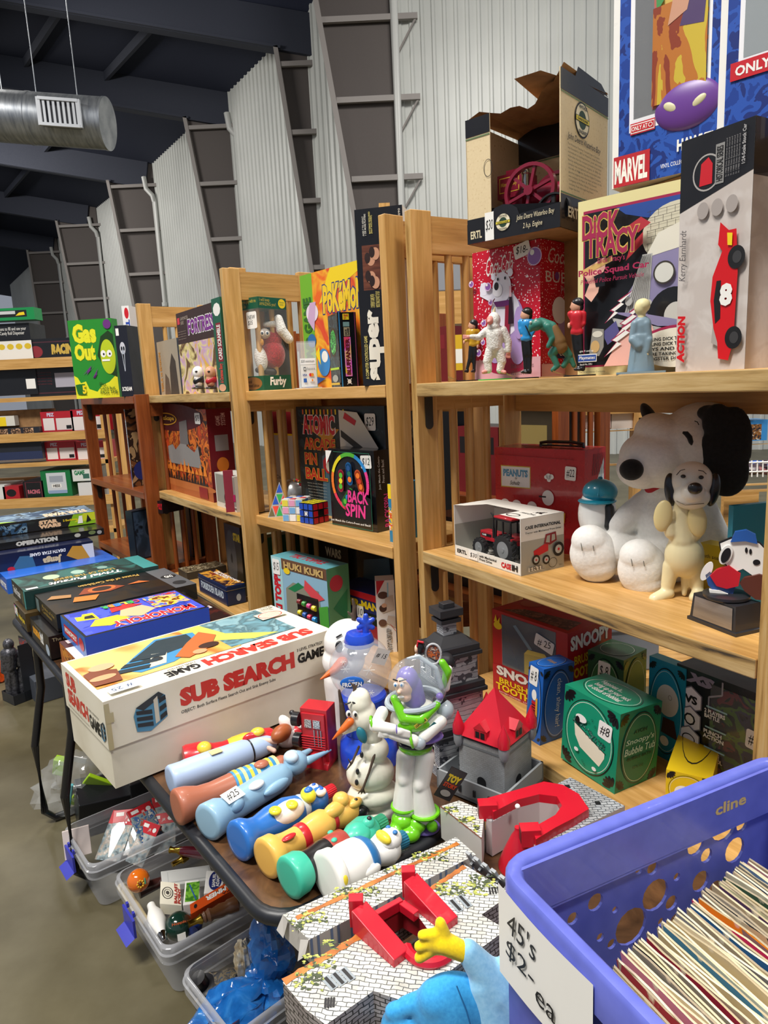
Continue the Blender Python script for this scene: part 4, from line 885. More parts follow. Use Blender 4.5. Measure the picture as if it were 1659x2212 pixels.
big = lambda p, k: [(sum(a for a, _ in p)/len(p)+(x-sum(a for a, _ in p)/len(p))*k, sum(c for _, c in p)/len(p)+(y-sum(c for _, c in p)/len(p))*k) for x, y in p]
tpart('head', [(big(hd, 1.06), BLK, 0), (hd, WHTC, .001), (oval(1612, 1186, 3, 6), BLK, .002), (oval(1621, 1189, 3, 6), BLK, .002), (oval(1634, 1212, 8, 6), BLK, .002)], 0, .006)
tpart('ear', [(oval(1568, 1195, 13, 22, rot=25), WHTC, 0), (oval(1568, 1196, 9, 17, rot=25), BLK, .001)], .006, .004)
tpart('blue_cap', [([(1578, 1168), (1588, 1146), (1612, 1142), (1632, 1152), (1636, 1172), (1610, 1166)], BLU, 0)], .002, .008)
tpart('red_shirt', [([(1548, 1228), (1575, 1218), (1600, 1236), (1595, 1262), (1570, 1268), (1548, 1262), (1534, 1240)], RED, 0)], .001, .009)
tpart('blue_trousers', [([(1534, 1232), (1552, 1262), (1590, 1262), (1582, 1284), (1550, 1280), (1530, 1262), (1524, 1240)], M('2b4f8f'), 0)], -.001, .007)
tpart('arm', [(oval(1527, 1232, 10, 22, rot=30), WHTC, 0)], .002, .004)
tpart('shoe', [([(1532, 1270), (1555, 1272), (1580, 1282), (1580, 1292), (1560, 1290), (1535, 1282)], WHTC, 0)], .0, .010)
tpart('brown_glove', [([(1608, 1244), (1640, 1236), (1668, 1244), (1672, 1268), (1655, 1292), (1632, 1290), (1608, 1272), (1598, 1256)], M('5c2f24', .4), 0)], .003, .009)
bpy.data.objects.remove(F2.o)
# teal and yellow cartoon bath boxes behind the trophy
TEAL, TEALD = M('1f86a0', .35), M('0f3040', .4)
A = U_R.at(1572, .14, ZM); b = cbox(A, (1582, 1068), (1574, 1068), 1720, h=.165, w=.01, dirx=-U_R.n*.3+U_R.u); b.shell(TEAL); f = b.R()
b.done('bubble_bath_box', 'teal bubble bath box with leaf corners standing behind the trophy', 'box'); mb = MB()
A = U_R.at(1560, .19, ZM); b = Box(A, U_R.u, .045, .03, .085); b.shell(M('c2a51c', .4)); f = b.F(); f.t('Bath soap', .1, .7, .9, .8, BLK)
b.done('soap_box', 'small mustard yellow soap box between the plush dog and trophy', 'box')

# ---------------- bottom shelf ----------------
def leafbox(f, inner=None, ring='e8e4da', col=None):
 k = f.ux.length/f.uy.length
 for cu, cv, a, c in ((.05, .05, 1, 1), (.95, .05, -1, 1), (.05, .95, 1, -1), (.95, .95, -1, -1)):
  f.scroll(cu, cv, .17, BLKC, a, c)
def ovals(f, m, ru=.44, rv=.45):
 f.e(.5, .5, ru, rv, BLKC, 40); f.e(.5, .5, ru-.012, rv-.012, m, 40); f.ring(.5, .5, ru-.03, rv-.03, .008, M('e8ecda', .4), 40)
b = simple(G(1226, 1563, ZB), (1228, 1369), (1063, 1314), 1322, M('b3202a', .35)); w, d, h = b.w/2, b.d/2, b.h
f = b.F(); f.r(.14, .36, .86, .97, M('16324a', .15, coat=.8)); f.p([(.45, .36), (.45, .60), (.76, .64), (.72, .36)], M('b9a32a', .4)); f.p([(.45, .6), (.5, .66), (.72, .68), (.76, .64)], M('d8c23a'))
f.p([(.52, .66), (.30, .88), (.34, .90), (.56, .68)], M('6b8aa0', .2)); f.p([(0, .0), (0, .33), (.2, .36), (1, .33), (1, 0)], M('b3202a'))
f.e(.085, .82, .06, .045, YEL); f.p([(.03, .86), (.06, .95), (.08, .87), (.12, .93), (.11, .85)], YEL)
f.t('SNOOPY', .06, .22, .93, .34, M('1a0a0c'), .07); f.t('SNOOPY', .06, .225, .93, .34, WHT, .05); f.t('BRUSH·BRUSH', .10, .13, .95, .20, YEL, .03); f.t('TOOTHBRUSH', .05, .04, .97, .125, YEL, .04)
f.t('BATTERY POWERED · CORDLESS', .10, .012, .6, .03, WHT)
f = b.R(); f.t('SNOOPY', .06, .78, .96, .95, M('1a0a0c'), .07); f.t('SNOOPY', .06, .785, .96, .95, WHT, .05); f.t('BRUSH·BRUSH', .14, .62, .98, .72, YEL, .03); f.t('TOOTHBRUSH', .04, .47, 1.0, .59, YEL, .04)
f = b.T(); f.p([(.1, .1), (.25, .35), (.9, .5), (.95, .1)], pic(('6a5548', '463c3c', '87665a'), 60, 2)); f.e(.17, .65, .12, .2, M('b8604a')); f.r(.45, .72, .60, .92, BLU); f.p([(.62, .7), (.8, .75), (.75, .9)], YEL)
b.done('toothbrush_box', 'battered red toothbrush box with dark window and a yellow cup inside', 'box', lean=0); sticker(b, 'F', '# 25', .72, .80, .24, .14, -14)
mb = MB(); f = b.fF(mb); f.p([(.14, .36), (.86, .36), (.86, .97), (.14, .97)], M('dfe8ee', .06, 0, 0, .12, coat=1)); b.part(mb, 'plastic_window')
BB = M('1d5fb5', .35)
b = simple(G(1166, 1611, ZB), (1181, 1446), (1133, 1423), 1231, BB); f = b.F(); leafbox(f); ovals(f, M('2468bd', .35)); f.e(.5, .62, .16, .07, WHT); f.p([(.36, .54), (.64, .54), (.62, .36), (.38, .36)], RED)
for i in range(4): f.r(.37, .38+.035*i, .63, .392+.035*i, BLK); f.k -= 1
f.p([(.62, .58), (.74, .60), (.76, .36), (.66, .30)], M('e0a83a')); f.r(.40, .28, .60, .36, BLK)
f = b.R(); leafbox(f); ovals(f, M('2468bd', .35)); f.t('clean, shiny hair!', .40, .20, .60, .84, WHT, 0, 0, rot=-90)
f = b.T(); ovals(f, M('2468bd', .35)); f.t('shampoo', .25, .4, .75, .6, M('e0a83a'))
b.done('shampoo_box', 'tall slim blue shampoo box with leaf corners in front of toothbrush box', 'box', lean=3.2); sticker(b, 'F', '# 8', .42, .86, .55, .24, -4)
GB = M('2c5a36', .35); b = simple(G(1345, 1590, ZB), (1349.6, 1427), (1270, 1403), 1397, GB); f = b.F(); leafbox(f); ovals(f, M('35703f', .35)); f.p([(.3, .48), (.4, .64), (.66, .66), (.78, .50), (.5, .44)], RED); f.r(.3, .40, .7, .47, WHT)
f = b.R(); leafbox(f); ovals(f, GB); f = b.T(); ovals(f, GB, .44, .42)
b.done('soap_mitt_box', 'dark green box with leaf corners behind the bubble tub box', 'box'); sticker(b, 'F', '$ 8', .48, .78, .34, .26, -3)
TB2 = M('12809c', .35); b = simple(G(1475, 1660, ZB), (1486, 1446), (1403, 1415), 1500, TB2, None, M('2fb3cc', .35), dirx=None); f = b.F(); leafbox(f); ovals(f, M('1a8aa8', .35), .46, .44)
f.e(.55, .62, .30, .16, M('cfd0c8')); f.ring(.62, .66, .05, .025, .008, BLK); f.p([(.45, .44), (.75, .44), (.85, .26), (.40, .28)], M('3a1518')); f.e(.5, .2, .12, .05, WHT)
b.done('bath_toy_box', 'teal box with an oval frame wedged behind the black robot box', 'box')
XK = M('1b1a20', .3, coat=.3)
b = cbox(G(1640, 1745, ZB), (1658, 1505), (1463, 1431), 1760, d=.13); b.shell(XK, None, M('3a3036', .4)); f = b.F()
f.r(.42, .03, 1, .93, pic(('1e2226', '33394a', '4a6b2a', '241a1e', '6a2430'), 22, 7, rough=.12)); f.p([(.0, 0), (0, 1), (.55, 1), (.55, .85), (.40, .78), (.40, .62), (.36, 0)], XK)
CYN = M('9fc6cc', .4); f.line([(.55, .98), (.55, .86), (.40, .80), (.40, .69)], .018, M('9c9aa4')); f.t('XS', .10, .87, .46, .97, M('8a8496'), .08, .3)
for i, (t, v) in enumerate((('2 PLAYERS\nBATTLE', .66), ('PUNCH\nACTION', .47), ('GESTURE\nCONTROL', .28))):
 k = f.ux.length/f.uy.length; f.e(.19, v+.05, .155, .155*k, M('77757e'), 6, .52); f.e(.19, v+.05, .14, .14*k, M('e4e4ea'), 6, .52)
 if i == 0: f.t('VS', .11, v+.01, .27, v+.09, BLK, .05)
 elif i == 1: f.e(.19, v+.05, .07, .07*k, BLK, 9); f.e(.19, v+.05, .05, .05*k, WHT, 9)
 else: f.ring(.19, v+.05, .08, .06*k, .012, BLK)
 f.r(.38, v+.045, .62, v+.06, CYN); f.t(t, .36, v-.055, .60, v+.03, WHT, .04)
f.p([(.02, 0), (.02, .16), (.3, .10), (.34, 0)], M('6c6a74'))
b.done('robot_game_box', 'black fighting robot game box with hexagon icons and dark window', 'box'); sticker(b, 'F', '#12', .93, .58, .2, .17, -3)
mb = MB(); f = b.fF(mb); f.r(.42, .03, .995, .93, M('e8eef2', .04, 0, 0, .10, coat=1)); b.part(mb, 'plastic_window')
GT = M('158a68', .32)
b = simple(G(1327, 1716, ZB), (1341, 1542), (1211, 1477), 1420, GT, None, None); f = b.F(); leafbox(f); ovals(f, M('18916e', .32), .44, .46); k = f.ux.length/f.uy.length
f.p([(.23, .60), (.80, .42), (.80, .36), (.72, .22), (.36, .32), (.26, .44)], M('f0e6cf')); f.line([(.20, .61), (.82, .42)], .012, BLK); random.seed(3)
for i in range(46):
 u = .22+.58*random.random(); r = .010+.014*random.random(); v = .60-.32*(u-.22)+.01+.09*random.random(); f.e(u, v, r, r*k, M('0b4a3a'), 10); f.k -= 1; f.e(u, v+.001, r*.8, r*.8*k, M('7fd0bd'), 10)
 f.k -= 1
f.k += 4
for u, v in ((.5, .70), (.56, .75), (.62, .69), (.44, .17), (.48, .14)): f.ring(u, v, .018, .018*k, .005, M('0b4a3a'))
f.e(.37, .70, .10, .05, WHT); f.e(.31, .66, .04, .05, BLK)
for u, v in ((.32, .28), (.66, .17)): f.e(u, v, .04, .025, WHT)
f = b.R(); leafbox(f); ovals(f, M('147d60', .32), .42, .45); f.t('AVON', .33, .70, .66, .75, M('0d3b30'), .03, .2); f.t("Snoopy's", .16, .56, .84, .65, M('bfe8d2'), .02, .15); f.t('Bubble Tub', .14, .45, .88, .54, M('bfe8d2'), .02, .15); f.t('BUBBLE BATH', .22, .38, .80, .42, M('0d3b30'), .02); f.t('12 FL OZ', .36, .26, .62, .29, M('0d3b30'), .02)
f = b.T(); k = 1; f.e(.5, .5, .45, .40, BLKC, 40); f.e(.5, .5, .44, .39, GT, 40); f.ring(.5, .5, .42, .37, .008, M('dff0e0')); f.t('Happiness is...\nbeing up to your neck\nin clouds of bubbles!', .20, .28, .80, .74, WHT, .01)
b.done('bubble_bath_tub_box', 'emerald green bubble tub box showing a claw foot bath', 'box', lean=3.2); sticker(b, 'F', '#8', .78, .70, .23, .21, -4)
YB = M('e3c01c', .35); P = G(1560, 1775, ZB)
b = cbox(G(1535, 1760, ZB), (1545, 1675), (1439, 1651), 1590, h=.062); b.shell(YB); f = b.T(); f.e(.5, .5, .45, .42, BLKC); f.e(.5, .5, .44, .41, YB); f.t('Snoopy', .35, .35, .85, .7, BLK, .02, .2); f.scroll(.08, .8, .15, BLKC, 1, -1); f = b.F(); leafbox(f); ovals(f, YB); f.e(.4, .45, .2, .2, WHT)
b.done('yellow_bath_box', 'small yellow box with black oval lettering partly behind the blue crate', 'box')
# ---------------- middle bookcase, top shelf ----------------
def flat(key, pal, sc=25, seed=1, **k): return pic(pal, sc, seed, **k)
DG = M('14563f', .35)
A = U_M.at(571.5, .035, ZT); A = A
b = cbox(A, (562, 640), (504, 650), 650, d=.11)
def furbox():
 w, d, h = b.w/2, b.d/2, b.h; mb = b.mb; t = .0015
 mb.box((-w, -d, 0), (w, d, h*.16), DG); mb.box((-w, -d, h*.88), (w, d, h), DG)
 mb.box((-w, d-t, 0), (w, d, h), M('182022', .5)); mb.box((-w, -d, 0), (-w+t, -d+.004, h), DG)
 GO = M('c8b04a', .35)
 f = Face(mb, (-w, -d, h*.88), (2*w, 0, 0), (0, 0, h*.12)); f.t('The more you play with me\nthe more I do', .08, .12, .92, .85, GO)
 f = Face(mb, (-w, -d, 0), (2*w, 0, 0), (0, 0, h*.16)); f.e(.55, .5, .38, .44, M('a87c4a', .3, .5)); f.t('Special\nLimited Edition', .28, .25, .8, .75, BLK)
 f = Face(mb, (w, -d, h*.88), (0, 2*d, 0), (0, 0, h*.12)); f.t('I will keep\nAMAZING you!', .05, .15, .62, .9, GO); f.e(.84, .5, .13, .42, YEL); f.t('from\ntoys', .76, .3, .92, .7, GRN)
 f = Face(mb, (w, -d, 0), (0, 2*d, 0), (0, 0, h*.16)); f.t('Furby', .22, .15, .82, .9, WHTC, .04, .1)
 b.done('pet_toy_box', 'green window box holding a red furry electronic pet', 'box')
 m2 = MB(); f = Face(m2, (-w, -d, h*.16), (2*w, 0, 0), (0, 0, h*.72)); f.r(0, 0, 1, 1, M('eef2f4', .05, 0, 0, .10, coat=1)); f = Face(m2, (w, -d, h*.16), (0, 2*d, 0), (0, 0, h*.72)); f.r(0, 0, 1, 1, M('eef2f4', .05, 0, 0, .10, coat=1)); b.part(m2, 'plastic_window')
furbox(); sticker(b, 'F', 'NEW\n$35', .72, .76, .42, .18, 0)
P = b.c+Vector((0, 0, b.h*.16)); f = Fig(P, 'electronic_pet', 'red and white furry pet toy with yellow beak inside the green window box', 'toy', extra=.1)
RF = ramp_mat('red_fur', [(.3, '7c0f1a'), (.6, 'b81826'), (.8, 'd8303c')], noise(sc=260, det=5), rough=.95, bump=1.0, sheen=.5); WF = ramp_mat('white_fur', [(.3, 'c9c5bd'), (.6, 'efece6')], noise(sc=260, det=5), rough=.95, bump=1.0, sheen=.4)
mb = MB(); f.e(mb, 590, 765, 26, 32, RF, rd=24); f.e(mb, 588, 735, 21, 20, RF, rd=18); f.e(mb, 600, 715, 13, 13, RF); f.part(mb, 'fur_body', .0016, 2)
mb = MB(); f.e(mb, 562, 776, 14, 26, WF, rd=10, d=-18, rot=6); f.c(mb, 573, 702, 6, 600, 700, 7, WF, -8, -10); f.c(mb, 600, 690, 9, 606, 712, 11, WF, -12, -14); f.c(mb, 606, 714, 11, 622, 733, 10, WF, -14, -10); f.part(mb, 'white_trim', .0014, 1)
mb = MB(); f.e(mb, 570, 722, 12, 11, M('b9aca0', .4), rd=6, d=-18); f.part(mb, 'face_plate')
for x in (564, 575): mb = MB(); f.e(mb, x, 722, 4.5, 5.5, WHTC, rd=3, d=-23); f.e(mb, x, 722, 2.4, 3.2, M('23405c', .2), rd=2, d=-25); f.part(mb, 'eye')
mb = MB(); f.e(mb, 563, 741, 4, 7, M('e0a040'), rd=6, d=-27); f.part(mb, 'beak')
mb = MB(); f.c(mb, 556, 800, 6, 590, 804, 8, BLK, -12, -8); f.part(mb, 'feet', .0014, 0)
K2 = M('101014', .25, coat=.5)
# acrylic price holder
A = U_M.at(668, .02, ZT); st = Box(A, U_M.u, .050, .03, .125); w, d, h = st.w/2, st.d/2, st.h
ap = thing('card_holder', 'clear acrylic stand with a card payment notice before the green window box', 'sign', st.c, -math.atan2(st.c.x, st.c.y)+.15)
mb = MB(); AC = M('eef3f4', .03, 0, 0, .16, coat=1.); mb.box((-w, 0, 0), (w, .0015, h*.98), AC); mb.box((-w, .004, 0), (w, .0055, h*.95), AC); mb.box((-w*1.5, -.02, 0), (w*1.3, .008, .002), M('f2f4f4', .05, 0, 0, .6, coat=1.)); mb.build('clear_stand', ap, smooth=0)
mb = MB(); mb.box((-w*.72, .0018, .004), (w*.94, .0022, .078), WHT); f = Face(mb, (-w*.72, .0017, .004), (w*1.66, 0, 0), (0, 0, .074))
f.r(0, .78, .96, 1, M('fbfbf8')); f.line([(.02, .79), (.95, .79)], .01, M('9a9a9a')); f.t('$20 minimum', .05, .84, .9, .95, BLK, 0, .2); f.t('Square', .40, .58, .92, .68, M('55585c')); f.r(.18, .56, .34, .70, M('2a2d30')); f.r(.22, .60, .30, .66, WHT)
f.t('VISA', .10, .38, .38, .46, M('1e3a8a'), .03, .2); f.e(.60, .42, .09, .06, M('d2202a')); f.e(.72, .42, .09, .06, M('e8902a')); f.r(.14, .16, .34, .30, BLU); f.r(.52, .18, .82, .29, M('e8e4e0')); f.e(.7, .23, .05, .04, M('e8902a')); mb.build('payment_card', ap, smooth=0)
# monster card game box
A = U_M.at(800, .085, ZT)
b = cbox(A, (800, 558), (647, 606), 0, d=.05, dirx=U_M.u.copy()); PY = M('6fb02e', .35); b.shell(PY)
f = b.F(); f.r(.2, 0, 1, 1, pic(('e8902a', 'd8452a', 'f0b42e', 'e8661f'), 12, 3, const=False)); f.p([(.3, .72), (1, .95), (1, 1), (.5, 1)], YEL); f.t('PoKéMoN', .35, .62, .99, .88, M('23357c'), .09, .1); f.t('PoKéMoN', .36, .63, .98, .87, M('f0c828'), .05, .1); f.t('DVD GAME', .03, .22, .17, .80, M('2f6a2a'), .05, 0, rot=90)
f.e(.18, .66, .10, .08, M('e6d8e4')); f.p([(.1, .6), (.2, .5), (.25, .75), (.15, .75)], M('c9a6c8')); f.e(.15, .42, .07, .06, M('2a6ea8')); f.e(.33, .22, .10, .12, M('3a86c8')); f.e(.35, .27, .05, .05, WHT); f.p([(.2, .3), (.27, .36), (.28, .2)], YEL); f.p([(0, 0), (.1, .0), (.35, .08), (0, .12)], BLU)
b.done('card_game_box', 'bright orange and lime DVD game box leaning on the black tall box', 'box')
# dice game
A = U_M.at(737, .012, ZT)
b = cbox(A, (727, 645), (708, 657), 768, dirx=Vector((.29, -.956, 0)), h=.176); b.shell(K2)
f = b.F(); f.r(.0, .0, .95, .97, pic(('2f4650', '1d2c34', '3b5a60'), 60, 2)); f.e(.45, .62, .36, .2, M('4a3a2a')); f.e(.45, .62, .30, .17, pic(('3ad05a', '1c6a3a', '7af07a'), 120, 4)); f.r(.0, .24, .95, .27, M('b8e03a')); f.e(.5, .12, .3, .05, M('aab0a8')); f.r(.0, .03, .95, .06, M('d8b83a'))
f = b.R(); f.r(.06, 0, .12, 1, M('3a8ac0')); f.r(.90, 0, .94, 1, M('8a3a5a')); f.r(.28, .9, .62, .98, YEL); f.t('YEARS\n12+', .32, .91, .58, .97, RED, .03); f.r(.28, .81, .62, .87, M('7a9c9a')); f.r(.30, .68, .62, .80, M('a89878')); f.t('DICE\nGAME', .36, .69, .58, .79, BLK, .03, 0, rot=90)
f.r(.28, .14, .64, .67, pic(('f0a02a', 'e8406a', 'e86ae0', 'f0c83a'), 18, 6, const=False)); f.t('BLUFFANEER', .35, .16, .58, .65, M('6a101a'), .05, 0, rot=90); f.e(.46, .07, .10, .03, WHT); f.line([(.34, .03), (.58, .11)], .03, WHT); f.line([(.34, .11), (.58, .03)], .03, WHT)
b.done('dice_game_box', 'narrow black dice game box with pink and orange spine lettering', 'box')
# tall black electronic game box
A = U_M.at(884, .050, ZT)
b = cbox(A, (864.6, 398.5), (765, 409), 0, h=.378, dirx=(U_M.u*.80+U_M.n*.60).normalized(), d=.20)
b.shell(K2, M('d9d5cc', .45), K2); f = b.F()
f.r(.12, .55, .9, .80, ramp_mat('brown_wood_print', [(.3, '4a261c'), (.7, '7a4632')], noise(sc=20, scale=(1, 1, 8)), rough=.35)); 
for u, v in ((.30, .72), (.40, .75), (.30, .62), (.38, .59)): f.e(u, v, .09, .035, M('d29a7a')); f.e(u-.07, v+.01, .06, .03, M('2a1512'))
f.t('super', .17, .03, .50, .44, M('efe9d8'), .06, 0, rot=90); f.t('simon', .56, .03, .9, .44, M('efe9d8'), .06, 0, rot=90); f.r(.66, .0, .67, .001, BLK)
f.t('5 DIFFERENT\nGAMES WITH\nMORE THAN 20\nWAYS TO PLAY', .26, .41, .62, .56, M('d8c870'), 0, 0, rot=90) if 0 else None
f.t('5 DIFFERENT GAMES WITH\nMORE THAN 20 WAYS TO PLAY', .26, .45, .46, .54, M('d8c870'), .01, 0, rot=90); f.t('A COMPUTER CONTROLLED GAME', .08, .04, .15, .29, M('d8c870'), .01, 0, rot=90)
f.t('AGES 7 TO ADULT\n1 OR MORE PLAYERS', .16, .85, .24, .97, M('d8d4c8'), .01, 0, rot=90); f.t('BATTERIES REQUIRED\n(NOT INCLUDED)', .30, .86, .38, .98, M('d8c870'), .01, 0, rot=90); f.t('4090', .92, .93, .96, .98, M('d8d4c8'), 0, 0, rot=90)
f = b.R(); f.t('SUPER\nSIMON', .15, .83, .8, .93, M('b5303a'), .05); f.r(.93, 0, 1, 1, BLK)
for i in range(8): f.t('Computer controlled game rules', .2, .62-.03*i, .75, .632-.03*i, M('8a8880'))
b.done('electronic_game_box', 'tall black electronic game box with huge cream lettering reading upward', 'box')
# ---------------- middle bookcase, puzzle shelf ----------------
PK = M('131a20', .3, coat=.3)
b = simple(U_M.at(842, .13, ZM)+Vector((0, 0, 0)), (825, 877), (639, 880), 848, PK, h=None, dirx=(U_M.u).copy(), d=.07); f = b.F()
f.r(.02, .02, .98, .97, pic(('1a2a2c', '101a1e', '22343a'), 20, 3)); f.p([(.28, .0), (.30, .55), (.40, .60), (.44, .35), (.42, 0)], M('4a6a7a')); f.p([(.40, .0), (.44, .5), (.50, .46), (.50, 0)], M('2f5a72'))
f.p([(.06, .84), (.52, .80), (.34, .62), (.30, .72)], M('c8862a')); f.t('ATOMIC', .07, .74, .48, .93, M('e8d8d0'), .07); f.t('ATOMIC', .08, .745, .47, .92, M('c8202f'), .04)
OR = M('d8622a', .35)
for t, u1, v in (('ARCADE', .47, .60), ('PIN', .24, .46), ('BALL', .36, .32)): f.t(t, .08, v, u1, v+.115, M('e8b83a'), .07); f.t(t, .085, v+.003, u1-.005, v+.112, M('c8321f'), .03)
f.e(.40, .48, .09, .09, RED, 9); f.e(.40, .46, .05, .05, M('e8dcc8'))
for i in range(8): f.t('Atomic Arcade Pinball game', .10+.004*i, .28-.028*i, .34, .292-.028*i, M('b8b4a0'))
for i in range(12): f.r(.10+.045*i, .93, .115+.045*i, .975, YEL if i % 2 else OR)
f.p([(.55, .25), (.55, .97), (.75, .95), (.98, .62), (.96, .42), (.90, .22)], M('d6cfc0')); f.p([(.57, .60), (.94, .40), (.93, .10), (.57, .10)], M('14120f')); f.p([(.565, .80), (.96, .56), (.955, .50), (.565, .74)], M('2a2622')); f.p([(.60, .90), (.72, .84), (.74, .88), (.62, .95)], RED)
for i in range(10): f.e(.62+.03*i % .3, .40-.02*i % .2, .012, .012, (YEL, WHT, OR)[i % 3])
f = b.R(); f.r(.1, .5, .9, .9, M('2a3a3c'))
b.done('pinball_game_box', 'large dark atomic arcade pinball box behind the neon oval toy box', 'box'); sticker(b, 'F', '$29', .86, .87, .11, .14, 0)
b = simple(G(816, 1151, ZM), (801.5, 974), (708, 968.5), 846, K2); f = b.F(); NP = M('e83f8f', .35)
nc = [M('e83a5a'), M('f07a28'), M('e8d82a'), M('58b83a'), M('2a8ad0'), M('e83f8f')]
arc = []
for i in range(25): t = math.radians(250-i*11.2); arc.append((.48+.40*math.cos(t)*1.0, .58+.36*math.sin(t)))
f.e(.48, .58, .36, .33, M('1d1f26', .08, coat=1))
for i in range(24): f.line([arc[i], arc[i+1]], .055, nc[min(5, i//4)])
def pill(f, cu, cv, m, balls, t):
 k = f.ux.length/f.uy.length; a = math.radians(t)
 for s in [q/6 for q in range(-6, 7)]: f.e(cu+s*.11*math.sin(a), cv+s*.11*math.cos(a)*.8, .065, .065*k, m, 16); f.k -= 1
 f.k += 1
 for s, c in zip((-.8, 0, .8), balls): f.e(cu+s*.11*math.sin(a), cv+s*.11*math.cos(a)*.8, .04, .04*k, c, 16)
pill(f, .30, .60, M('a02038'), (nc[3], nc[2], nc[3]), 6); pill(f, .50, .70, M('155a94'), (nc[1], M('1c6a5a'), M('1c4f8a')), -4); pill(f, .72, .62, M('c84f22'), (nc[1], M('c83a22'), nc[1]), -16); pill(f, .45, .40, M('3a8a3a'), (nc[3], nc[4], nc[3]), 40)
f.p([(.36, .08), (.48, .52), (.95, .42), (.95, .08)], K2); f.t('BACK', .46, .34, .90, .50, NP, .03, .1); f.t('SPIN', .40, .16, .84, .33, NP, .03, .1); f.t('Just Match the Colors-Front and Back!', .05, .065, .93, .10, WHT, .01); f.p([(.02, .8), (.02, .98), (.16, .98)], WHT)
f.line([(.03, .03), (.97, .03), (.97, .97), (.2, .97)], .005, M('2f8a6a'))
f = b.R(); f.t('Just Match the Colors-', .18, .52, .32, .93, WHT, .01, 0, rot=90); f.t('Front and Back!', .38, .60, .52, .88, WHT, .01, 0, rot=90); f.t('BACKSPIN', .42, .05, .78, .46, NP, .02, 0, rot=90)
b.done('colour_matching_game_box', 'black game box with neon rainbow oval window and pink lettering', 'box'); sticker(b, 'F', '$12', .84, .86, .22, .16, 3)
b = Box(U_M.at(850, .015, ZM), (-U_M.n*.9+U_M.u*.4).normalized(), .06, .02, .135); b = Box(U_M.at(852, .03, ZM), U_M.u, .016, .09, .14); b.shell(M('2a7fa8', .4)); f = b.F(); f.r(0, .75, 1, 1, YEL); f.r(0, .2, 1, .6, pic(('2a7fa8', 'e8c22a', 'd84a2a', 'f0f0ea'), 90, 1))
b.done('book', 'thin blue and yellow book squeezed against the post', 'book')
# puzzle cube 3x3
def pcube(name, label, A, dirx, s, cols, body, miss=False, pastel=False):
 dy = Vector((-dirx.y, dirx.x, 0)); c = A-dirx*s/2+dy*s/2; o = thing(name, label, 'puzzle', c, math.atan2(dirx.y, dirx.x)); q = s/3
 mb = MB(); g = q*.03
 for i in range(3):
  for j in range(3):
   for k in range(3): mb.box((-s/2+i*q+g, -s/2+j*q+g, k*q+g), (-s/2+(i+1)*q-g, -s/2+(j+1)*q-g, (k+1)*q-g), body)
 mb.build('plastic_core', o, bevel=.0008, smooth=0)
 for fn, (oo, ux, uy, cc) in enumerate((((-s/2, -s/2-.0002, 0), (s, 0, 0), (0, 0, s), cols[0]), ((s/2+.0002, -s/2, 0), (0, s, 0), (0, 0, s), cols[1]), ((-s/2, -s/2, s+.0002), (s, 0, 0), (0, s, 0), cols[2]))):
  for i in range(3):
   for k in range(3):
    if miss and fn == 1 and i == 1 and k == 1: continue
    mb = MB(); f = Face(mb, oo, ux, uy); a = .03
    cl = cc[(i*3+k) % len(cc)]
    f.r(i/3+a, k/3+a, (i+1)/3-a, (k+1)/3-a, cl)
    if fn == 0 and i == 1 and k == 1 and not pastel: f.r(i/3+.06, k/3+.06, (i+1)/3-.06, (k+1)/3-.06, WHT); f.ring(.5, .5, .09, .10, .02, BLK)
    mb.build('coloured_square', o, smooth=0)
 return o
A = G(678, 1134, ZM); dr = (G(652, 1130, ZM)-A); dr.z = 0; dr = -dr.normalized()
pcube('puzzle_cube', 'black puzzle cube with blue left side, red right side, yellow top', A, dr, .058, ([M('1f49b5', .3)], [M('c01f2e', .3)], [M('e0d22a', .3)]), BLKC, miss=True)
A2 = A+Vector((-.034, .052, 0)); pcube('picture_cube', 'pale picture puzzle cube with coloured edges behind the black cube', A2, Vector((.95, -.3, 0)).normalized(), .064, ([M('7ab0e0'), M('e8a0c0'), M('e8d84a'), M('f0f0ee')], [M('f0f0ee'), M('4a9ae0'), M('e8e84a'), M('d85a8a')], [M('f2f2f0'), M('3a6ac8'), M('e8e0d0'), M('d8404a')]), WHTC, pastel=True)
# triangle puzzle
A = G(607, 1117, ZM); ty = thing('pyramid_puzzle', 'triangular puzzle with blue, orange, green and brown facets', 'puzzle', A+Vector((.0, .035, 0)), -.0-.18); S = .074; Hh = .10
vtx = [Vector((-S/2+.004, -.038, 0)), Vector((S/2-.004, -.018, 0)), Vector((.0, .05, 0)), Vector((-.004, .004, Hh))]
mb = MB(); mb.add(vtx, [(2, 1, 0), (0, 1, 3), (1, 2, 3), (2, 0, 3)], M('c8c6bf', .3, .4)); mb.build('grey_core', ty, smooth=0)
def tri(o, p, q, r, m):
 mb = MB(); n = (q-p).cross(r-p).normalized(); c = (p+q+r)/3; pts = [c+(x-c)*.78+n*.0008 for x in (p, q, r)]; mb.add(pts, [(0, 1, 2)], m); mb.build('facet_sticker', o, smooth=0)
tc_ = [M('6a5f3a'), M('e8452a'), M('2aa84a'), M('2450b8')]
for a, b2, c2 in ((0, 1, 3), (1, 2, 3)):
 p, q, r = vtx[a], vtx[b2], vtx[c2]; n3 = 3; k = 0
 L_ = lambda i, j: p+(q-p)*(i/n3)+(r-p)*(j/n3)
 for j in range(n3):
  for i in range(n3-j):
   tri(ty, L_(i, j), L_(i+1, j), L_(i, j+1), tc_[(i*2+j*3) % 4 if j < 2 else 3])
   if i < n3-j-1: tri(ty, L_(i+1, j), L_(i+1, j+1), L_(i, j+1), tc_[(i+j+1) % 3])
   k += 1
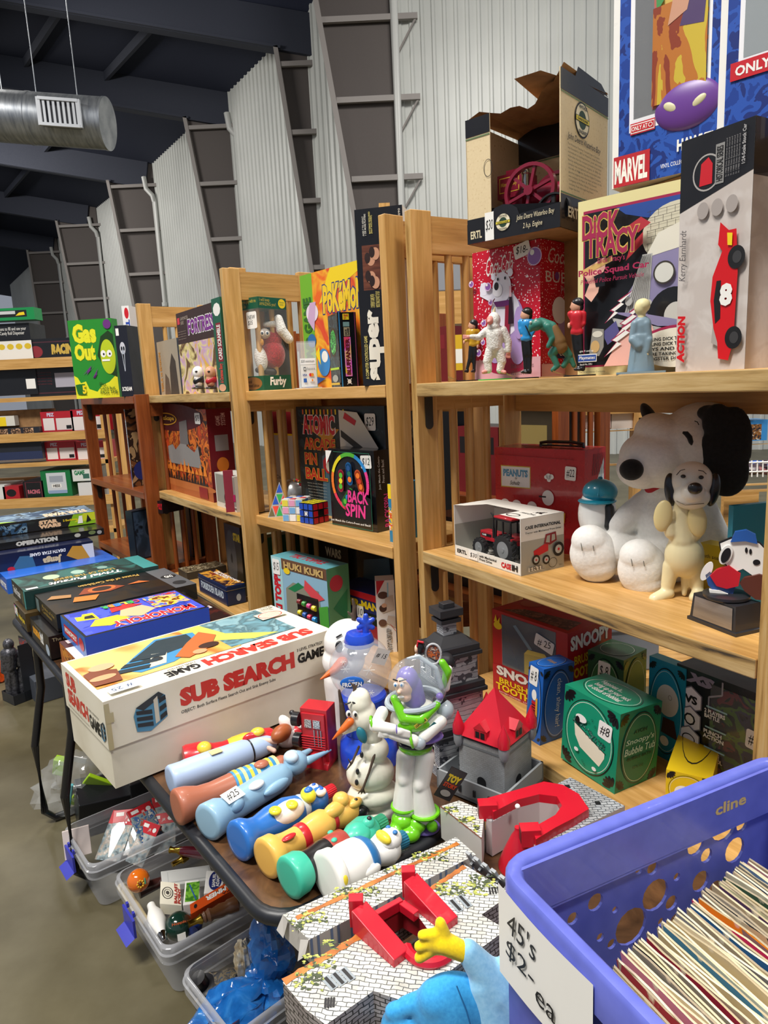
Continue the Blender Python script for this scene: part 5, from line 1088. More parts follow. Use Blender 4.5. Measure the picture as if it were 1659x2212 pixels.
P = U_M.at(634, .14, ZM); f = Fig(P, 'ball_puzzle', 'silver ball puzzle with red beads round its rim', 'puzzle'); mb = MB(); f.e(mb, 634, 1066, 31, 32, M('b9b9b6', .25, .7)); f.part(mb, 'silver_ball')
for i in range(13):
 t = math.radians(-75+i*19); mb = MB(); q = f.p(634+8*math.sin(t*.9)+6, 1066-32*math.cos(t*.55), -22*math.sin((i+1)/14*3.14)); mb.ell(q, .0042, M(('c81f2a', 'c81f2a', 'e8902a', '2a8a5a')[i % 4], .2, coat=.6)); f.part(mb, 'bead')
# things seen between and behind the slats
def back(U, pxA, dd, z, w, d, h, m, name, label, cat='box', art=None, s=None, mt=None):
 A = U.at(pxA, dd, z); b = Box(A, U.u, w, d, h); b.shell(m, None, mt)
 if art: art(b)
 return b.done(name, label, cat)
def a1(b): f = b.F(); f.r(0, .62, 1, 1, M('7a1420')); f.r(0, .60, 1, .62, YEL); f.t('Classissim', .3, .12, .8, .16, BLK)
back(U_M, 640, .32, ZM, .19, .06, .34, M('c9c4bf', .5), 'white_game_box', 'white and dark red box seen through the slats behind the ball puzzle', art=a1)
# ---------------- middle bookcase, lowest shelf ----------------
TQB = M('6fb0b8', .35)
b = simple(G(716, 1405, ZB), (707, 1230), (585, 1199), 752, TQB, None, M('5fa0aa', .4)); w, d, h = b.w/2, b.d/2, b.h
f = b.F(); f.r(.0, 0, 1, 1, M('8fb8cf')); f.r(0, 0, .2, 1, M('a8d4d8')); f.t('TIKI TOPPLE', .03, .12, .16, .90, RED, .07, 0, rot=90); f.r(.2, .86, 1, 1, M('6a4a34'))
f.p([(.24, .05), (.26, .62), (.4, .72), (.85, .70), (.9, .1)], M('8a8a78')); f.p([(.3, .62), (.5, .74), (.6, .70), (.42, .6)], GRN); f.p([(.62, .80), (.95, .62), (.78, .55), (.6, .68)], M('d84a52')); f.p([(.84, .5), (1, .55), (1, .1), (.86, .05)], M('4aa03a')); f.e(.30, .85, .06, .04, YEL)
f.r(.46, .08, .84, .60, BLKC)
cl = ('7a2a2a', '3a8a3a', 'c83a7a', 'd8c82a', '2a5aa8', 'c8304a', '2a8ad0')
f.t('HUKI KUKI', .25, .88, .95, .97, M('c8a868'), .05)
f = b.R(); f.r(0, 0, 1, 1, M('5a9a6a')); f.e(.4, .8, .3, .1, M('c83040')); f.p([(.2, .5), (.9, .7), (.8, .3)], GRN); f = b.T(); f.t('TIKI TOPPLE', .2, .3, .8, .7, M('b82a3a'), .04)
b.done('family_game_box', 'turquoise jungle game box with a window onto coloured tubes', 'box'); sticker(b, 'F', '$15', .10, .87, .14, .20, 0)
for r_ in range(3):
 for c_ in range(4):
  mb = MB(); y = -d-.004; x = -w+2*w*(.52+.085*c_); z = h*(.50-.14*r_)-.002*c_; mb.cyl((x-.007, y, z), (x+.007, y, z), .0075, M(cl[(r_*3+c_) % 7], .2, coat=.6), seg=14); o2 = b.part(mb, 'coloured_tube')
SB = M('2a2a62', .35); b = simple(G(826, 1400, ZB+.0), (812, 1290), (721.5, 1265), 870, SB, None, M('2a2f6a', .4), d=.10); f = b.F(); f.p([(0, .9), (1, .86), (1, 1), (0, 1)], RED); f.t('SPIDER-MAN', .05, .68, .95, .84, YEL, .05); f.r(.2, .60, .35, .66, RED); f.r(.62, .3, 1, .62, BLKC); f.t('Fits up to 15', .66, .52, .95, .58, WHT); f.r(.1, .1, .6, .5, M('1a1a3a')); f.e(.2, .2, .12, .1, RED)
f.r(.6, .05, .98, .4, M('8a1a2a'))
b.done('hero_toy_box', 'navy and red toy box with yellow lettering behind the snowman head', 'box'); sticker(b, 'F', '10', .58, .60, .14, .24, 0)
A = G(858, 1408, ZB); b = cbox(A, (856, 1248), (810, 1232), 900, dirx=(U_M.u*.6+U_M.n*.8).normalized(), d=.05, h=.20); b.shell(M('eeedea', .35)); f = b.F()
f.p([(.05, .8), (.5, 1), (.05, 1)], RED); f.e(.38, .80, .28, .05, M('5a3a30')); f.line([(.62, .62), (.66, .97)], .07, M('9ad0e8')); f.p([(.3, .55), (.95, .6), (.9, .8), (.5, .76)], M('d0c4b8')); f.e(.35, .62, .2, .05, M('4a3028')); f.e(.42, .66, .14, .03, M('d8a888')); f.e(.3, .42, .22, .05, M('6a4a3a')); f.p([(.5, .42), (.95, .35), (.98, .5), (.6, .52)], M('c8beb4')); f.line([(.7, .4), (.98, .3)], .02, RED)
f.t('BATTLESHIP', .48, .02, .74, .34, BLK, .06, 0, rot=90); f.t('BATTLESHIP', .50, .025, .72, .335, WHT, -.01, 0, rot=90)
b.done('ship_game_box', 'tall white battle game box with space warriors beside the post', 'box')
def a2(b): f = b.F(); f.t('WARS', .35, .72, .8, .84, M('b8b49a'), .04); f.t('EPISODE I', .32, .60, .82, .67, M('9a968a')); f.p([(.5, .3), (.6, .3), (.56, .56)], M('d8602a')); f.r(.2, .1, .8, .25, M('3a3628'))
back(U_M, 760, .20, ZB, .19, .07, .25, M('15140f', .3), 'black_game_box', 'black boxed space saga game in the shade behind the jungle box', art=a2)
def a3(b): f = b.F(); f.p([(.1, .2), (.2, .8), (.9, .9), (1, .2)], M('3f5560')); f.e(.6, .4, .2, .12, M('1c3a52')); 
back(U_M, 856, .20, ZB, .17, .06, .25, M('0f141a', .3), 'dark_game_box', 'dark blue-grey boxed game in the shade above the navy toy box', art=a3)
def a4(b): f = b.F(); f.t('Pickin', .2, .2, .7, .7, RED, .05, 0, rot=90); f.e(.5, .85, .3, .07, M('a8c83a'))
back(U_M, 590, .06, ZB, .045, .2, .245, M('23552f', .4), 'green_game_box', 'dark green box with red lettering beside the jungle game box', art=a4)
# ---------------- left oak bookcase ----------------
b = simple(U_L.at(393, .05, ZT), (386, 729.5), (338, 741), 428, M('b0a184', .4), M('47505a', .4), M('6a6a62', .4)); f = b.F()
f.r(0, 0, 1, 1, M('a59a88')); f.p([(.5, 0), (.55, .5), (.7, .75), (.85, .6), (.9, 0)], M('3a3634')); f.p([(.2, 0), (.3, .4), (.45, .3), (.5, 0)], M('5a4f48')); f.t('TESLA vs EDISON', .05, .05, .15, .8, M('c88a3a'), .03, 0, rot=90)
f = b.R(); f.t('TESLA & EDISON', .1, .04, .42, .92, M('7f8f9c'), .03, 0, rot=90); f.t('POWERING UP', .5, .3, .72, .9, M('c87a3a'), .03, 0, rot=90)
b.done('inventor_game_box', 'small grey and sepia inventor board game on the left oak bookcase', 'box')
bb = Box(U_L.at(478, .03, ZT), U_L.u.copy(), .22, .04, .275); bb.w = walkx(bb.A+Vector((0, 0, .2)), -bb.dx, 384); b = Box(bb.A, bb.dx, bb.w, .05, .272); b.shell(M('3a2522', .4), M('1f6a4a', .4)); f = b.F()
f.r(.0, .0, 1, .62, pic(('8a6ab8', 'e8b83a', 'c8a0d0', 'e8d890', '6a4a2a'), 14, 9, const=False)); f.t('FORTRESS', .30, .70, 1., .90, WHTC, .09, .05); f.t('FORTRESS', .305, .71, .99, .89, M('7a2a8a'), .04, .05); f.r(.03, .86, .1, .94, M('d03a4a')); f.t('GAMEMASTER\nSERIES', .12, .85, .34, .94, M('b8a898'))
for i in range(4): f.t('a game of high adventure', .03, .76-.03*i, .26, .775-.03*i, M('a89a8a'))
f = b.R(); 
b.done('fortress_game_box', 'brown fantasy fortress game box with pink and white title', 'box')
A = U_L.at(492, .018, ZT); b = Box(A, U_L.u.copy(), walkx(A+Vector((0, 0, .1)), -U_L.u, 467), .02, .277); b.shell(M('1b5c43', .35)); f = b.F(); f.e(.55, .88, .42, .07, WHT, 9); f.r(.3, .33, .85, .74, M('8a1a2a')); f.t('CARD SCRAMBLE', .38, .35, .78, .72, WHT, .03, 0, rot=90); f.t('A Christmas Story', .3, .1, .8, .31, M('e0463a'), .03, 0, rot=90); f.e(.5, .05, .4, .04, M('d8a888'))
b.done('card_scramble_box', 'green spine of a card scramble game next to the tall oak post', 'box')
for px, c1, c2, lab in ((428, WHT, BLKC, 'small black and white masked toy head on the left oak bookcase'), (455, M('dca07c'), M('b81f2a'), 'small bald toy head with red collar on the left oak bookcase')):
 P = U_L.at(px, .012, ZT); f = Fig(P, 'squat_figurine', lab, 'toy'); mb = MB(); f.e(mb, px, 805, 12, 14, c1); f.c(mb, px, 815, 9, px, 828, 9, c2 if c1 is WHT else c1); f.part(mb, 'head', .0015, 2)
 mb = MB(); f.c(mb, px-3, 824, 8, px+6, 819, 8, c2, -2); f.part(mb, 'collar', .0015, 1); mb = MB(); f.e(mb, px, 838, 14, 3, BLKC); f.part(mb, 'stand'); mb = MB(); f.e(mb, px-4, 803, 3, 2, BLK, rd=2, d=-11); f.part(mb, 'eye')
# castle game box
HR = pic(('3a1a14', 'c8481f', '6a2a1c', 'e87a2a', '2a1a18'), 22, 4, const=False, rough=.3)
b = simple(G(463, 1086, ZM), (445, 884), (331, 883), 497, M('5a141c', .3), M('6a1420', .3), M('3a1014', .3)); f = b.F(); f.r(0, .16, 1, 1, HR); f.e(.35, .90, .60, .16, M('4a0f18')); f.r(0, .0, 1, .14, M('a85a2c')); f.e(.5, .13, .55, .06, M('b86a34'))
f.p([(.25, .35), (.25, .55), (.35, .58), (.4, .52), (.5, .60), (.55, .80), (.62, .80), (.62, .58), (.75, .52), (.82, .60), (.85, .35)], M('8a8784')); f.p([(.5, .6), (.52, .85), (.66, .88), (.66, .6)], M('6a6664'))
for i in range(18): u = .04+.05*i; f.p([(u, .16), (u+.025, .26+.06*math.sin(i*2.1)), (u+.05, .16)], BLKC); f.k -= 1
for i in range(12): u = .1+.07*i; f.p([(u, .27), (u+.03, .38+.05*math.sin(i*1.3)), (u+.06, .27)], M('e8862a')); f.k -= 1
f.e(.26, .88, .22, .075, M('d89a2a')); f.e(.26, .88, .20, .062, M('3a1010')); f.t('HeroScape', .09, .85, .43, .92, M('e8b03a'), .04); f.r(.05, .62, .2, .69, M('2a4a8a')); f.r(.78, .02, .92, .14, M('8a1a20'))
f = b.R(); f.t('GAME\nSYSTEM', .35, .82, .75, .95, M('d0a8a0'), .02, 0, rot=90); f.r(.25, .55, .8, .72, M('8a8584')); f.e(.5, .4, .25, .08, M('c8701f'))
b.done('castle_game_box', 'dark red battle game box picturing a burning castle', 'box'); sticker(b, 'F', '$75', .86, .90, .09, .12, 0)
b = simple(G(512, 1107, ZM), (512, 1030), (463, 1018.5), 540, M('cfccc2', .5), d=.07); f = b.F(); f.r(.05, .15, 1, .97, M('8f8d82')); f.t('CASE INTERN', .42, .05, 1, .12, BLK, .04); f.e(.55, .32, .12, .16, BLK); f.e(.55, .32, .07, .09, GRYC); f.p([(.6, .4), (1, .5), (1, .3), (.7, .25)], M('b01f5a'))
b.done('second_tractor_box', 'grey toy tractor box half hidden behind the tall oak post', 'box')
b = Box(U_L.at(510, .02, ZM), (U_L.u*.4+U_L.n*.9).normalized(), .03, .02, .13); b.shell(M('8a2438', .5)); b.done('red_book', 'tall thin dark pink book standing against the oak post', 'book')
# tin and items on the lowest left shelf
b = cbox(G(492, 1311, ZB), (489, 1268), (427, 1237), 530, h=None); w, d, h = b.w/2, b.d/2, b.h; b.shell(M('1d2f5a', .25, .3)); f = b.F(); f.t('FORBIDDEN ISLAND', .1, .3, .9, .68, M('c8d4e0'), .04); f = b.R(); f.e(.6, .35, .12, .18, M('a8b4c0')); f = b.T(); f.r(.02, .02, .98, .98, pic(('2a1a22', '8a3a2a', 'e8a83a', '3a2030', '14141c'), 18, 2, const=False)); f.t('FORBIDDEN\nISLAND', .15, .62, .9, .92, WHT, .03)
b.done('game_tin', 'dark blue game tin with rounded corners on the low shelf', 'tin', bevel=0); mo = b.o.modifiers.new('edge', 'BEVEL'); mo.width = .004; mo.segments = 3; mo.limit_method = 'ANGLE'
mb = MB(); mb.tube([(-w-.0006, -d-.0006, h*.78), (w+.0006, -d-.0006, h*.78), (w+.0006, d, h*.78), (-w, d, h*.78)], .001, M('aab0b8', .2, .9), 6, True); b.part(mb, 'lid_rim')
def a5(b): f = b.F(); f.e(.35, .5, .32, .42, M('4a4846')); f.e(.35, .5, .06, .07, M('1a1816')); f.t('STAR', .55, .78, 1, .9, YEL, .06); f.t('2 DVDs', .25, .16, .5, .2, WHT)
back(U_L, 530, .10, ZB, .14, .06, .245, M('2a2418', .35), 'dvd_game_box', 'dark brown disc game box standing behind the blue tin', art=a5)
b = Box(U_L.at(405, .02, ZB), U_L.u, .10, .16, .03); b.shell(M('3c362c', .6), None, pic(('8a7a5a', '4a4030', 'b8a888'), 60, 3)); b.done('flat_game_box', 'flat brown patterned box behind the blue tin', 'box')
def a6(b): f = b.F(); f.p([(.2, .1), (.45, .6), (.9, .5), (.85, .1)], M('2a3a4a')); f.t('Defender', .3, .3, .4, .8, M('9aa8b8'), 0, 0, rot=90)
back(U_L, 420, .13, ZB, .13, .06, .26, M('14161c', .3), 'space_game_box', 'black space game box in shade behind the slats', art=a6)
# ---------------- folding tables ----------------
ZTB = .74
TOPW = ramp_mat('dark_plywood_top', [(.3, '2f1f14'), (.5, '4e3522'), (.7, '6b4a2e'), (.85, '8a6a45')], noise(scale=(3, 3, 3), sc=4, det=8, rough=.65, dist=1.2), rough=.3, coat=.3)
RUB = M('1d1f24', .4)
def folding_table(corner, uv, nv, L, Wd, label, L_=True):
 o = thing('folding_table', label, 'table', (corner.x, corner.y, 0), math.atan2(nv.y, nv.x))   # local x = nv, local y = uv (away)
 def rr(x0, y0, x1, y1, r):
  pts = []
  for cx, cy, a0 in ((x1-r, y1-r, 0), (x0+r, y1-r, 90), (x0+r, y0+r, 180), (x1-r, y0+r, 270)):
   for k in range(7): a = math.radians(a0+15*k); pts.append((cx+r*math.cos(a), cy+r*math.sin(a)))
  return pts
 mb = MB(); mb.prism(rr(.008, .008, Wd-.008, L-.008, .055), ZTB-.02, ZTB, TOPW); mb.build('tabletop', o, smooth=0)
 mb = MB(); mb.tube([(x, y, ZTB-.011) for x, y in rr(.006, .006, Wd-.006, L-.006, .058)], .0125, RUB, 10, True); mb.build('rubber_edge', o)
 for y in ((1.33, L-.10) if L_ else (.3, L-.62)):
  mb = MB(); mb.tube([(.05, y, ZTB-.03), (.045, y, .5), (.0, y, .3), (.0, y, .05), (.03, y, .015), (Wd-.05, y, .02), (Wd-.03, y, .05), (Wd-.05, y, ZTB-.03)], .013, BLKC, 10); mb.build('leg_frame', o)
  mb = MB(); mb.bar((Wd/2, y, .35), (Wd/2, y+(.35 if y < L/2 else -.35), ZTB-.03), .012, .02, BLKC); mb.build('leg_brace', o)
 return o
e0 = G(0, 1302, ZTB); e1 = G(530, 1930, ZTB); uT = (e0-e1).normalized(); nT = Vector((uT.y, -uT.x, 0))
T1 = G(590, 2005, ZTB); folding_table(T1, uT, nT, 1.83, .57, 'dark topped folding table with black edge covered with board games and bottles')
T2 = T1-uT*1.83-uT*.045; folding_table(T2, uT, nT, 1.83, .57, 'near folding table carrying the toy castle and the blue record crate', False)
# ---------------- board games piled on the table ----------------
def longside(p, q): return vpdir(p, q)
WB = ramp_mat('worn_cream_box', [(.2, 'c9bfa6'), (.5, 'e3dcc8'), (.8, 'eee8d8')], noise(sc=6, det=6), rough=.5)
b = tbox((222, 1517), (131, 1432), 715, .92, .175); w, d, h = b.w/2, b.d/2, b.h
b.mb.box((-w+.004, -d+.004, 0), (w-.004, d-.004, h*.5), WB); b.mb.box((-w, -d, h*.46), (w, d, h), WB)
SR = M('c8352c', .4); f = Face(b.mb, (w, -d, h*.46), (0, 2*d, 0), (0, 0, h*.54))
f.t('SUB SEARCH', .28, .36, .80, .76, SR, .07); f.t('OBJECT: Both Surface Fleets Search Out and Sink Enemy Subs', .28, .20, .70, .29, BLK, .01); f.t('GAME', .815, .42, .955, .66, BLK, .05); f.t('3 LEVEL STRATEGY', .815, .72, .95, .79, BLK, .01); f.ring(.968, .35, .014, .08, .002, BLK)
def console(f, a, b_, c, d_):
 W_ = c-a; H_ = d_-b_; q = lambda u, v: (a+W_*u, b_+H_*v)
 f.p([q(0, .55), q(.05, .1), q(.45, .0), q(1, .25), q(1, .85), q(.8, 1), q(.1, .75)], M('4a86a8')); f.p([q(.08, .75), q(.8, 1), q(.95, .88), q(.3, .62)], M('2b3136'))
 for i in range(3): f.p([q(.08, .22+.17*i), q(.55, .12+.17*i), q(.55, .24+.17*i), q(.08, .32+.17*i)], M('23282c')); f.k -= 1
 f.p([q(.62, .15), q(.75, .2), q(.75, .9), q(.62, .82)], M('c9c4b4')); 
 for i in range(3): f.p([q(.78, .2+.24*i), q(1, .3+.22*i), q(.98, .42+.22*i), q(.78, .34+.24*i)], M('1c2126')); f.k -= 1
console(f, .10, .10, .225, .86)
f.r(.0, .0, .018, .95, M('b7ab86', .25)); f.r(.0, .55, .03, .75, M('b7ab86', .25))
f = Face(b.mb, (-w, -d, h*.46), (2*w, 0, 0), (0, 0, h*.54)); f.t('SUB\nSEARCH', .10, .18, .60, .90, SR, .06); f.t('GAME', .62, .12, .86, .42, BLK, .04); f.t('3 LEVEL STRATEGY', .60, .48, .86, .53, BLK, .0); f.t('OBJECT: Both Surface Fleets Search Out and Sink', .08, .08, .60, .12, BLK); console(f, .88, .1, .98, .55)
f = b.TR(); f.t('SUB SEARCH', .42, .04, .93, .20, SR, .07, 0, 180); f.t('GAME', .26, .06, .40, .17, BLK, .05, 0, 180); f.t('3 LEVEL STRATEGY', .28, .18, .40, .21, BLK, 0, 0, 180)
f.r(.02, .24, .62, .97, pic(('d88a3a', 'e8b45a', 'c8702f', 'f0c878'), 5, 2, const=False)); f.r(.58, .26, .90, .97, pic(('5a8a9a', '8ab0b8', '4a6a72', '6a9aa8'), 22, 3, scale=(1, 1, 1), const=False)); f.p([(.50, .6), (.70, .30), (.82, .28), (.64, .60), (.60, .97), (.50, .97)], M('b8c05a'))
f.p([(.14, .46), (.20, .30), (.34, .32), (.52, .52), (.54, .84), (.38, .92), (.24, .66)], M('3f88b8')); f.p([(.22, .60), (.26, .50), (.50, .58), (.51, .84), (.38, .88)], M('23343c')); f.p([(.24, .34), (.31, .34), (.36, .56), (.30, .60)], M('d0ccb8')); f.e(.30, .47, .022, .05, M('2a2d30'))
for i in range(3): f.p([(.10+.05*i, .40+.08*i), (.24+.05*i, .34+.08*i), (.26+.05*i, .40+.08*i), (.13+.05*i, .46+.08*i)], M('20303a')); f.k -= 1
f.p([(.36, .40), (.40, .30), (.52, .40), (.60, .62), (.56, .80), (.46, .62)], M('b8642f')); f.e(.52, .44, .045, .06, M('3a2018')); f.e(.46, .36, .03, .05, M('d89a70')); f.p([(.02, .28), (.12, .26), (.14, .50), (.06, .60), (.02, .56)], M('7a3f28')); f.e(.10, .62, .05, .07, M('e0a880')); f.e(.07, .40, .05, .05, M('d89a70'))
f.r(.84, .62, .97, .80, M('d8d0bc')); f.ring(.905, .71, .06, .09, .004, SR)
for i in range(4): f.t('A game where you search and sink', .86, .655+.03*i, .95, .67+.03*i, M('6a645a'), 0, 0, 180)
f.t('MILTON\nBRADLEY', .90, .86, .97, .93, M('4a453c'), .02, 0, 180); f.r(.035, .04, .15, .14, M('dfe3ea')); f.t('# 25', .05, .07, .13, .13, M('3a4a6a'), 0, 0, 180)
b.done('board_game', 'large worn cream submarine board game box with red lettering overhanging the table edge', 'board game')
DK = M('17171a', .3, coat=.4)
# narnia strategy game below and behind
dxn = -vpdir((74, 1284), (121, 1328)); dxn = dxn if dxn.y < 0 else -dxn; dyn = Vector((-dxn.y, dxn.x, 0))
def pile(Btl, Ctx, ztop, h, w_, body, end, name, label, top=None, face=None, endart=None, dy=None, flip=True):
 """flat game box; Btl = far-left top corner in pixels, long side runs right and away"""
 dy = dy or dyn; dx = Vector((dy.y, -dy.x, 0)); B_ = G(Btl[0], Btl[1], ztop)
 if isinstance(w_, tuple): w_ = (G(w_[0], w_[1], ztop)-B_).length
 A = B_+dx*w_; d_ = walkx(A, dy, Ctx); A.z = ztop-h
 b = Box(A, dx, w_, d_, h); b.shell(end); f = b.R(); f.r(0, 0, 1, 1, body)
 if face: face(f)
 f = b.TR(); f.r(0, 0, 1, 1, body if top is None else DK)
 if top: top(f)
 f = b.F(); 
 if endart: endart(f)
 b.done(name, label, 'board game', 'board games piled on the folding table'); return b
def t1(f):
 f.r(0, .0, 1, .30, pic(('3a1f16', '8a4a20', '2a1a14', '5a7a3a', 'c88a3a'), 20, 2, const=False)); f.r(0, .3, .4, .75, M('dfe0e4')); f.r(.3, .3, 1, 1, pic(('3a1a18', '5a2420', '2a1a1a'), 15, 3, const=False)); f.r(0, .72, .5, 1, M('4a1f1c'))
 f.t('Stratego', .30, .12, .80, .34, M('d8a040'), .07, .2, 180); f.t('NARNIA', .42, .42, .78, .58, M('a8502f'), .02, 0, 180); f.t('The Lion the Witch and the Wardrobe', .38, .62, .76, .68, M('c88a6a'), 0, 0, 180); f.e(.25, .85, .07, .10, M('c8401f'), 11); f.r(.03, .84, .12, .97, M('d8c8c0')); f.e(.075, .9, .03, .05, RED); f.r(.88, .85, .98, .96, M('e8e4e8')); f.t('HASBRO', .89, .87, .97, .94, RED, .03)
pile((128, 1387), 530, .812, .07, .235, M('4a1f1c', .35), M('b8662a', .35), 'board_game', 'dark red and white fantasy strategy game between the blue box and cream box', top=t1, endart=lambda f: (f.r(.1, .1, .9, .9, pic(('a8502a', 'd88a2a', '7a3a1a'), 40, 2)), f.r(.6, .3, .75, .7, WHT)))
def t2(f):
 f.r(.02, .04, .98, .96, pic(('3a4ac8', '4a5ad8', '2f3fb0'), 10, 2)); f.p([(.06, .6), (.22, .52), (.22, .8), (.14, .82), (.12, .74), (.07, .76)], YEL); f.p([(.12, .62), (.20, .58), (.20, .72), (.14, .72)], BLK)
 f.p([(.10, .30), (.24, .18), (.42, .30), (.36, .5), (.18, .5)], M('e8c030')); f.p([(.36, .42), (.5, .26), (.66, .42), (.6, .66), (.42, .66)], M('e8b48a')); f.p([(.34, .62), (.62, .7), (.5, .86), (.36, .8)], M('d02a2a')); f.r(.66, .4, .96, .92, pic(('c83a2a', '3a6ac8', 'e8b48a', 'e8d040', '7a3a1a'), 28, 3))
 f.t('MONOPOLY', .24, .06, .92, .28, WHTC, .08, 0, 180); f.t('MONOPOLY', .245, .07, .915, .27, M('c8202a'), .04, 0, 180)
 for i, c in enumerate(('d83a3a', '3ab04a', 'e8d040', '3a8ad8', 'e88a2a', '3ab04a')): f.t('CELEBR'[i], .58-.055*i, .80, .63-.055*i, .92, M(c), .06, 0, 180)
pile((130, 1329), 451, .872, .058, (188, 1376), M('2f50c0', .3), M('1f6ac0', .3), 'board_game', 'bright blue property trading game box with a colourful cartoon crowd on top', top=t2, endart=lambda f: (f.r(.12, .25, .68, .72, M('c8202a')), f.t('MONOPOLY', .15, .36, .65, .62, WHT, .05), f.e(.84, .5, .1, .3, RED)))
def t3(f): f.r(0, 0, 1, 1, pic(('17150f', '2a2014', '1a1a1c', '12110e'), 10, 5, const=False)); f.r(.84, 0, 1, 1, M('6f7276', .35, .3)); f.e(.92, .2, .05, .09, M('2a2c2e')); f.e(.92, .55, .06, .08, M('1c1d1e')); f.t('DVD', .89, .5, .95, .6, WHT, .03, 0, 180); f.p([(.24, .55), (.32, .78), (.5, .72), (.58, .55), (.45, .45)], M('8a3a1a')); f.e(.42, .62, .10, .13, M('c8642a')); f.e(.42, .62, .07, .09, M('2a1208')); f.p([(.16, .3), (.3, .22), (.36, .4), (.2, .48)], M('d8782a')); f.p([(.6, .56), (.7, .62), (.76, .5)], M('d8682a')); f.p([(.03, .6), (.18, .5), (.2, .62), (.08, .72)], M('a87a4a')); f.t('Pirates of the Caribbean', .30, .84, .76, .94, M('c8a04a'), .02, .1, 180)
pile((74, 1284), 424, .866, .050, (121, 1328), M('1b1a17', .25, coat=.5), M('2a241a', .3), 'board_game', 'black pirate disc game box with a glowing golden medallion picture', top=t3, endart=lambda f: (f.t('Pirates of the\nCaribbean', .35, .3, .9, .8, M('b89a4a')), f.r(.05, .1, .2, .9, M('6a7a78'))))
pile((64, 1333), 410, .812, .066, (110, 1375), M('161214', .3, coat=.4), M('1a1417', .3), 'board_game', 'black film trivia box with orange and white lettering on its end', endart=lambda f: (f.t('scene', .12, .35, .50, .72, M('e8a020'), .05), f.t('it?', .52, .3, .70, .85, WHT, .05), f.e(.88, .3, .09, .25, M('a8b8c8')), f.t('The movie edition', .3, .85, .6, .93, M('a89a7a'))), face=lambda f: f.t('The movie edition', .02, .75, .3, .9, M('a89a7a')))
def t4(f): f.r(0, 0, 1, 1, pic(('16302c', '2f6a64', '10201e', '1e4a46'), 9, 3, const=False)); f.r(.88, 0, 1, 1, M('3a8a88')); f.e(.45, .62, .05, .14, M('9ab8a8')); f.e(.64, .6, .04, .1, M('7a9a90')); f.e(.25, .6, .06, .16, M('b0c0a0')); f.t('Trivial Pursuit', .18, .06, .72, .24, WHTC, .03, .3, 180); f.t('LORD OF THE RINGS', .24, .28, .70, .42, M('b8984a'), .03, 0, 180); f.r(.02, .05, .1, .14, WHT)
pile((24, 1251), 342, .878, .058, (63, 1277), M('1c3a38', .3, coat=.4), M('1d1d1f', .35), 'board_game', 'dark teal fantasy trivia box with white script on its end and top', top=t4, endart=lambda f: (f.t('Trivial Pursuit', .08, .3, .62, .75, WHT, .02, .3), f.r(.70, .15, .88, .9, M('4a4a32')), f.r(.9, 0, 1, 1, M('3a8a88'))))
pile((29, 1300), 340, .818, .058, (66, 1324), M('4a3a20', .35), M('2a2018', .35), 'board_game', 'box with rainbow life lettering under the teal trivia box', endart=lambda f: [f.r(.02+.09*i, .35, .10+.09*i, .9, M(c)) or f.t('LIFE'[i], .03+.09*i, .4, .09+.09*i, .85, WHT, .06) for i, c in enumerate(('c83a8a', '3a8ad8', '3aa84a', 'd8a02a'))] and f.t('Indiana Jones', .45, .3, .95, .7, YEL, .03, .2))
dy2 = vpdir((0, 1132), (204, 1105)); dy2 = dy2 if dy2.x > 0 else -dy2
pile((-30, 1208), 255, .84, .055, (22, 1250), M('2a62c0', .3), M('1f5ac0', .3), 'board_game', 'blue game box lowest in the pile, its end lettered in white', endart=lambda f: f.t('FORTNITE', .3, .2, .95, .6, WHT, .06))
# three boxes stacked with their long sides to the viewer
def stack3(Rt, ztop, h, w_, ln, body, top, face, label):
 C_ = G(Rt[0], Rt[1], ztop); A = C_-dy2*ln; A.z = ztop-h; dx = Vector((dy2.y, -dy2.x, 0)); b = Box(A, dx, w_, ln, h); b.shell(body); face(b.R()); 
 if top: top(b.TR())
 b.done('board_game', label, 'board game', 'board games piled on the folding table'); return b
zs = (.965, .918, .892)
stack3((204, 1105), .985, .048, .22, .42, DK, lambda f: (f.r(.0, 0, 1, 1, pic(('14222f', '2a4a6a', '8aa8c0', '10161c'), 14, 2, const=False)), f.t('STAR WARS', .55, .1, .95, .5, M('e0c8a8'), .07, 0, 180), f.p([(0, 0), (.3, 0), (0, .3)], M('9ac02a'))),
lambda f: (f.r(0, 0, .38, .8, pic(('10161c', '2a4a6a', '6a88a0', '0c1014'), 40, 3)), f.p([(.74, 0), (.80, .98), (1, 1), (1, 0)], M('8ab81f')), f.p([(.80, .3), (.9, .98), (1, .98), (1, .3)], M('c8d02a')), f.t('STAR\nWARS', .48, .12, .68, .82, M('e8c09a'), .08), f.t('2 Exclusive', .70, .48, .83, .66, YEL, .03), f.p([(.83, .15), (.85, .8), (.88, .8), (.88, .15)], WHT), f.p([(.91, .15), (.93, .85), (.96, .3)], BLK)), 'black space saga game, topmost of the stack at the left edge')
stack3((224, 1141), .934, .026, .23, .46, M('121215', .3, coat=.4), None, lambda f: (f.t('OPERATION', .30, .15, .62, .85, M('c8c8c4'), .08), f.e(.78, .5, .025, .3, M('b8b8b0')), f.e(.90, .6, .03, .3, M('6a7a4a')), f.e(.96, .5, .02, .3, M('9a9a9a'))), 'thin black game box, second in the stack at the left edge')
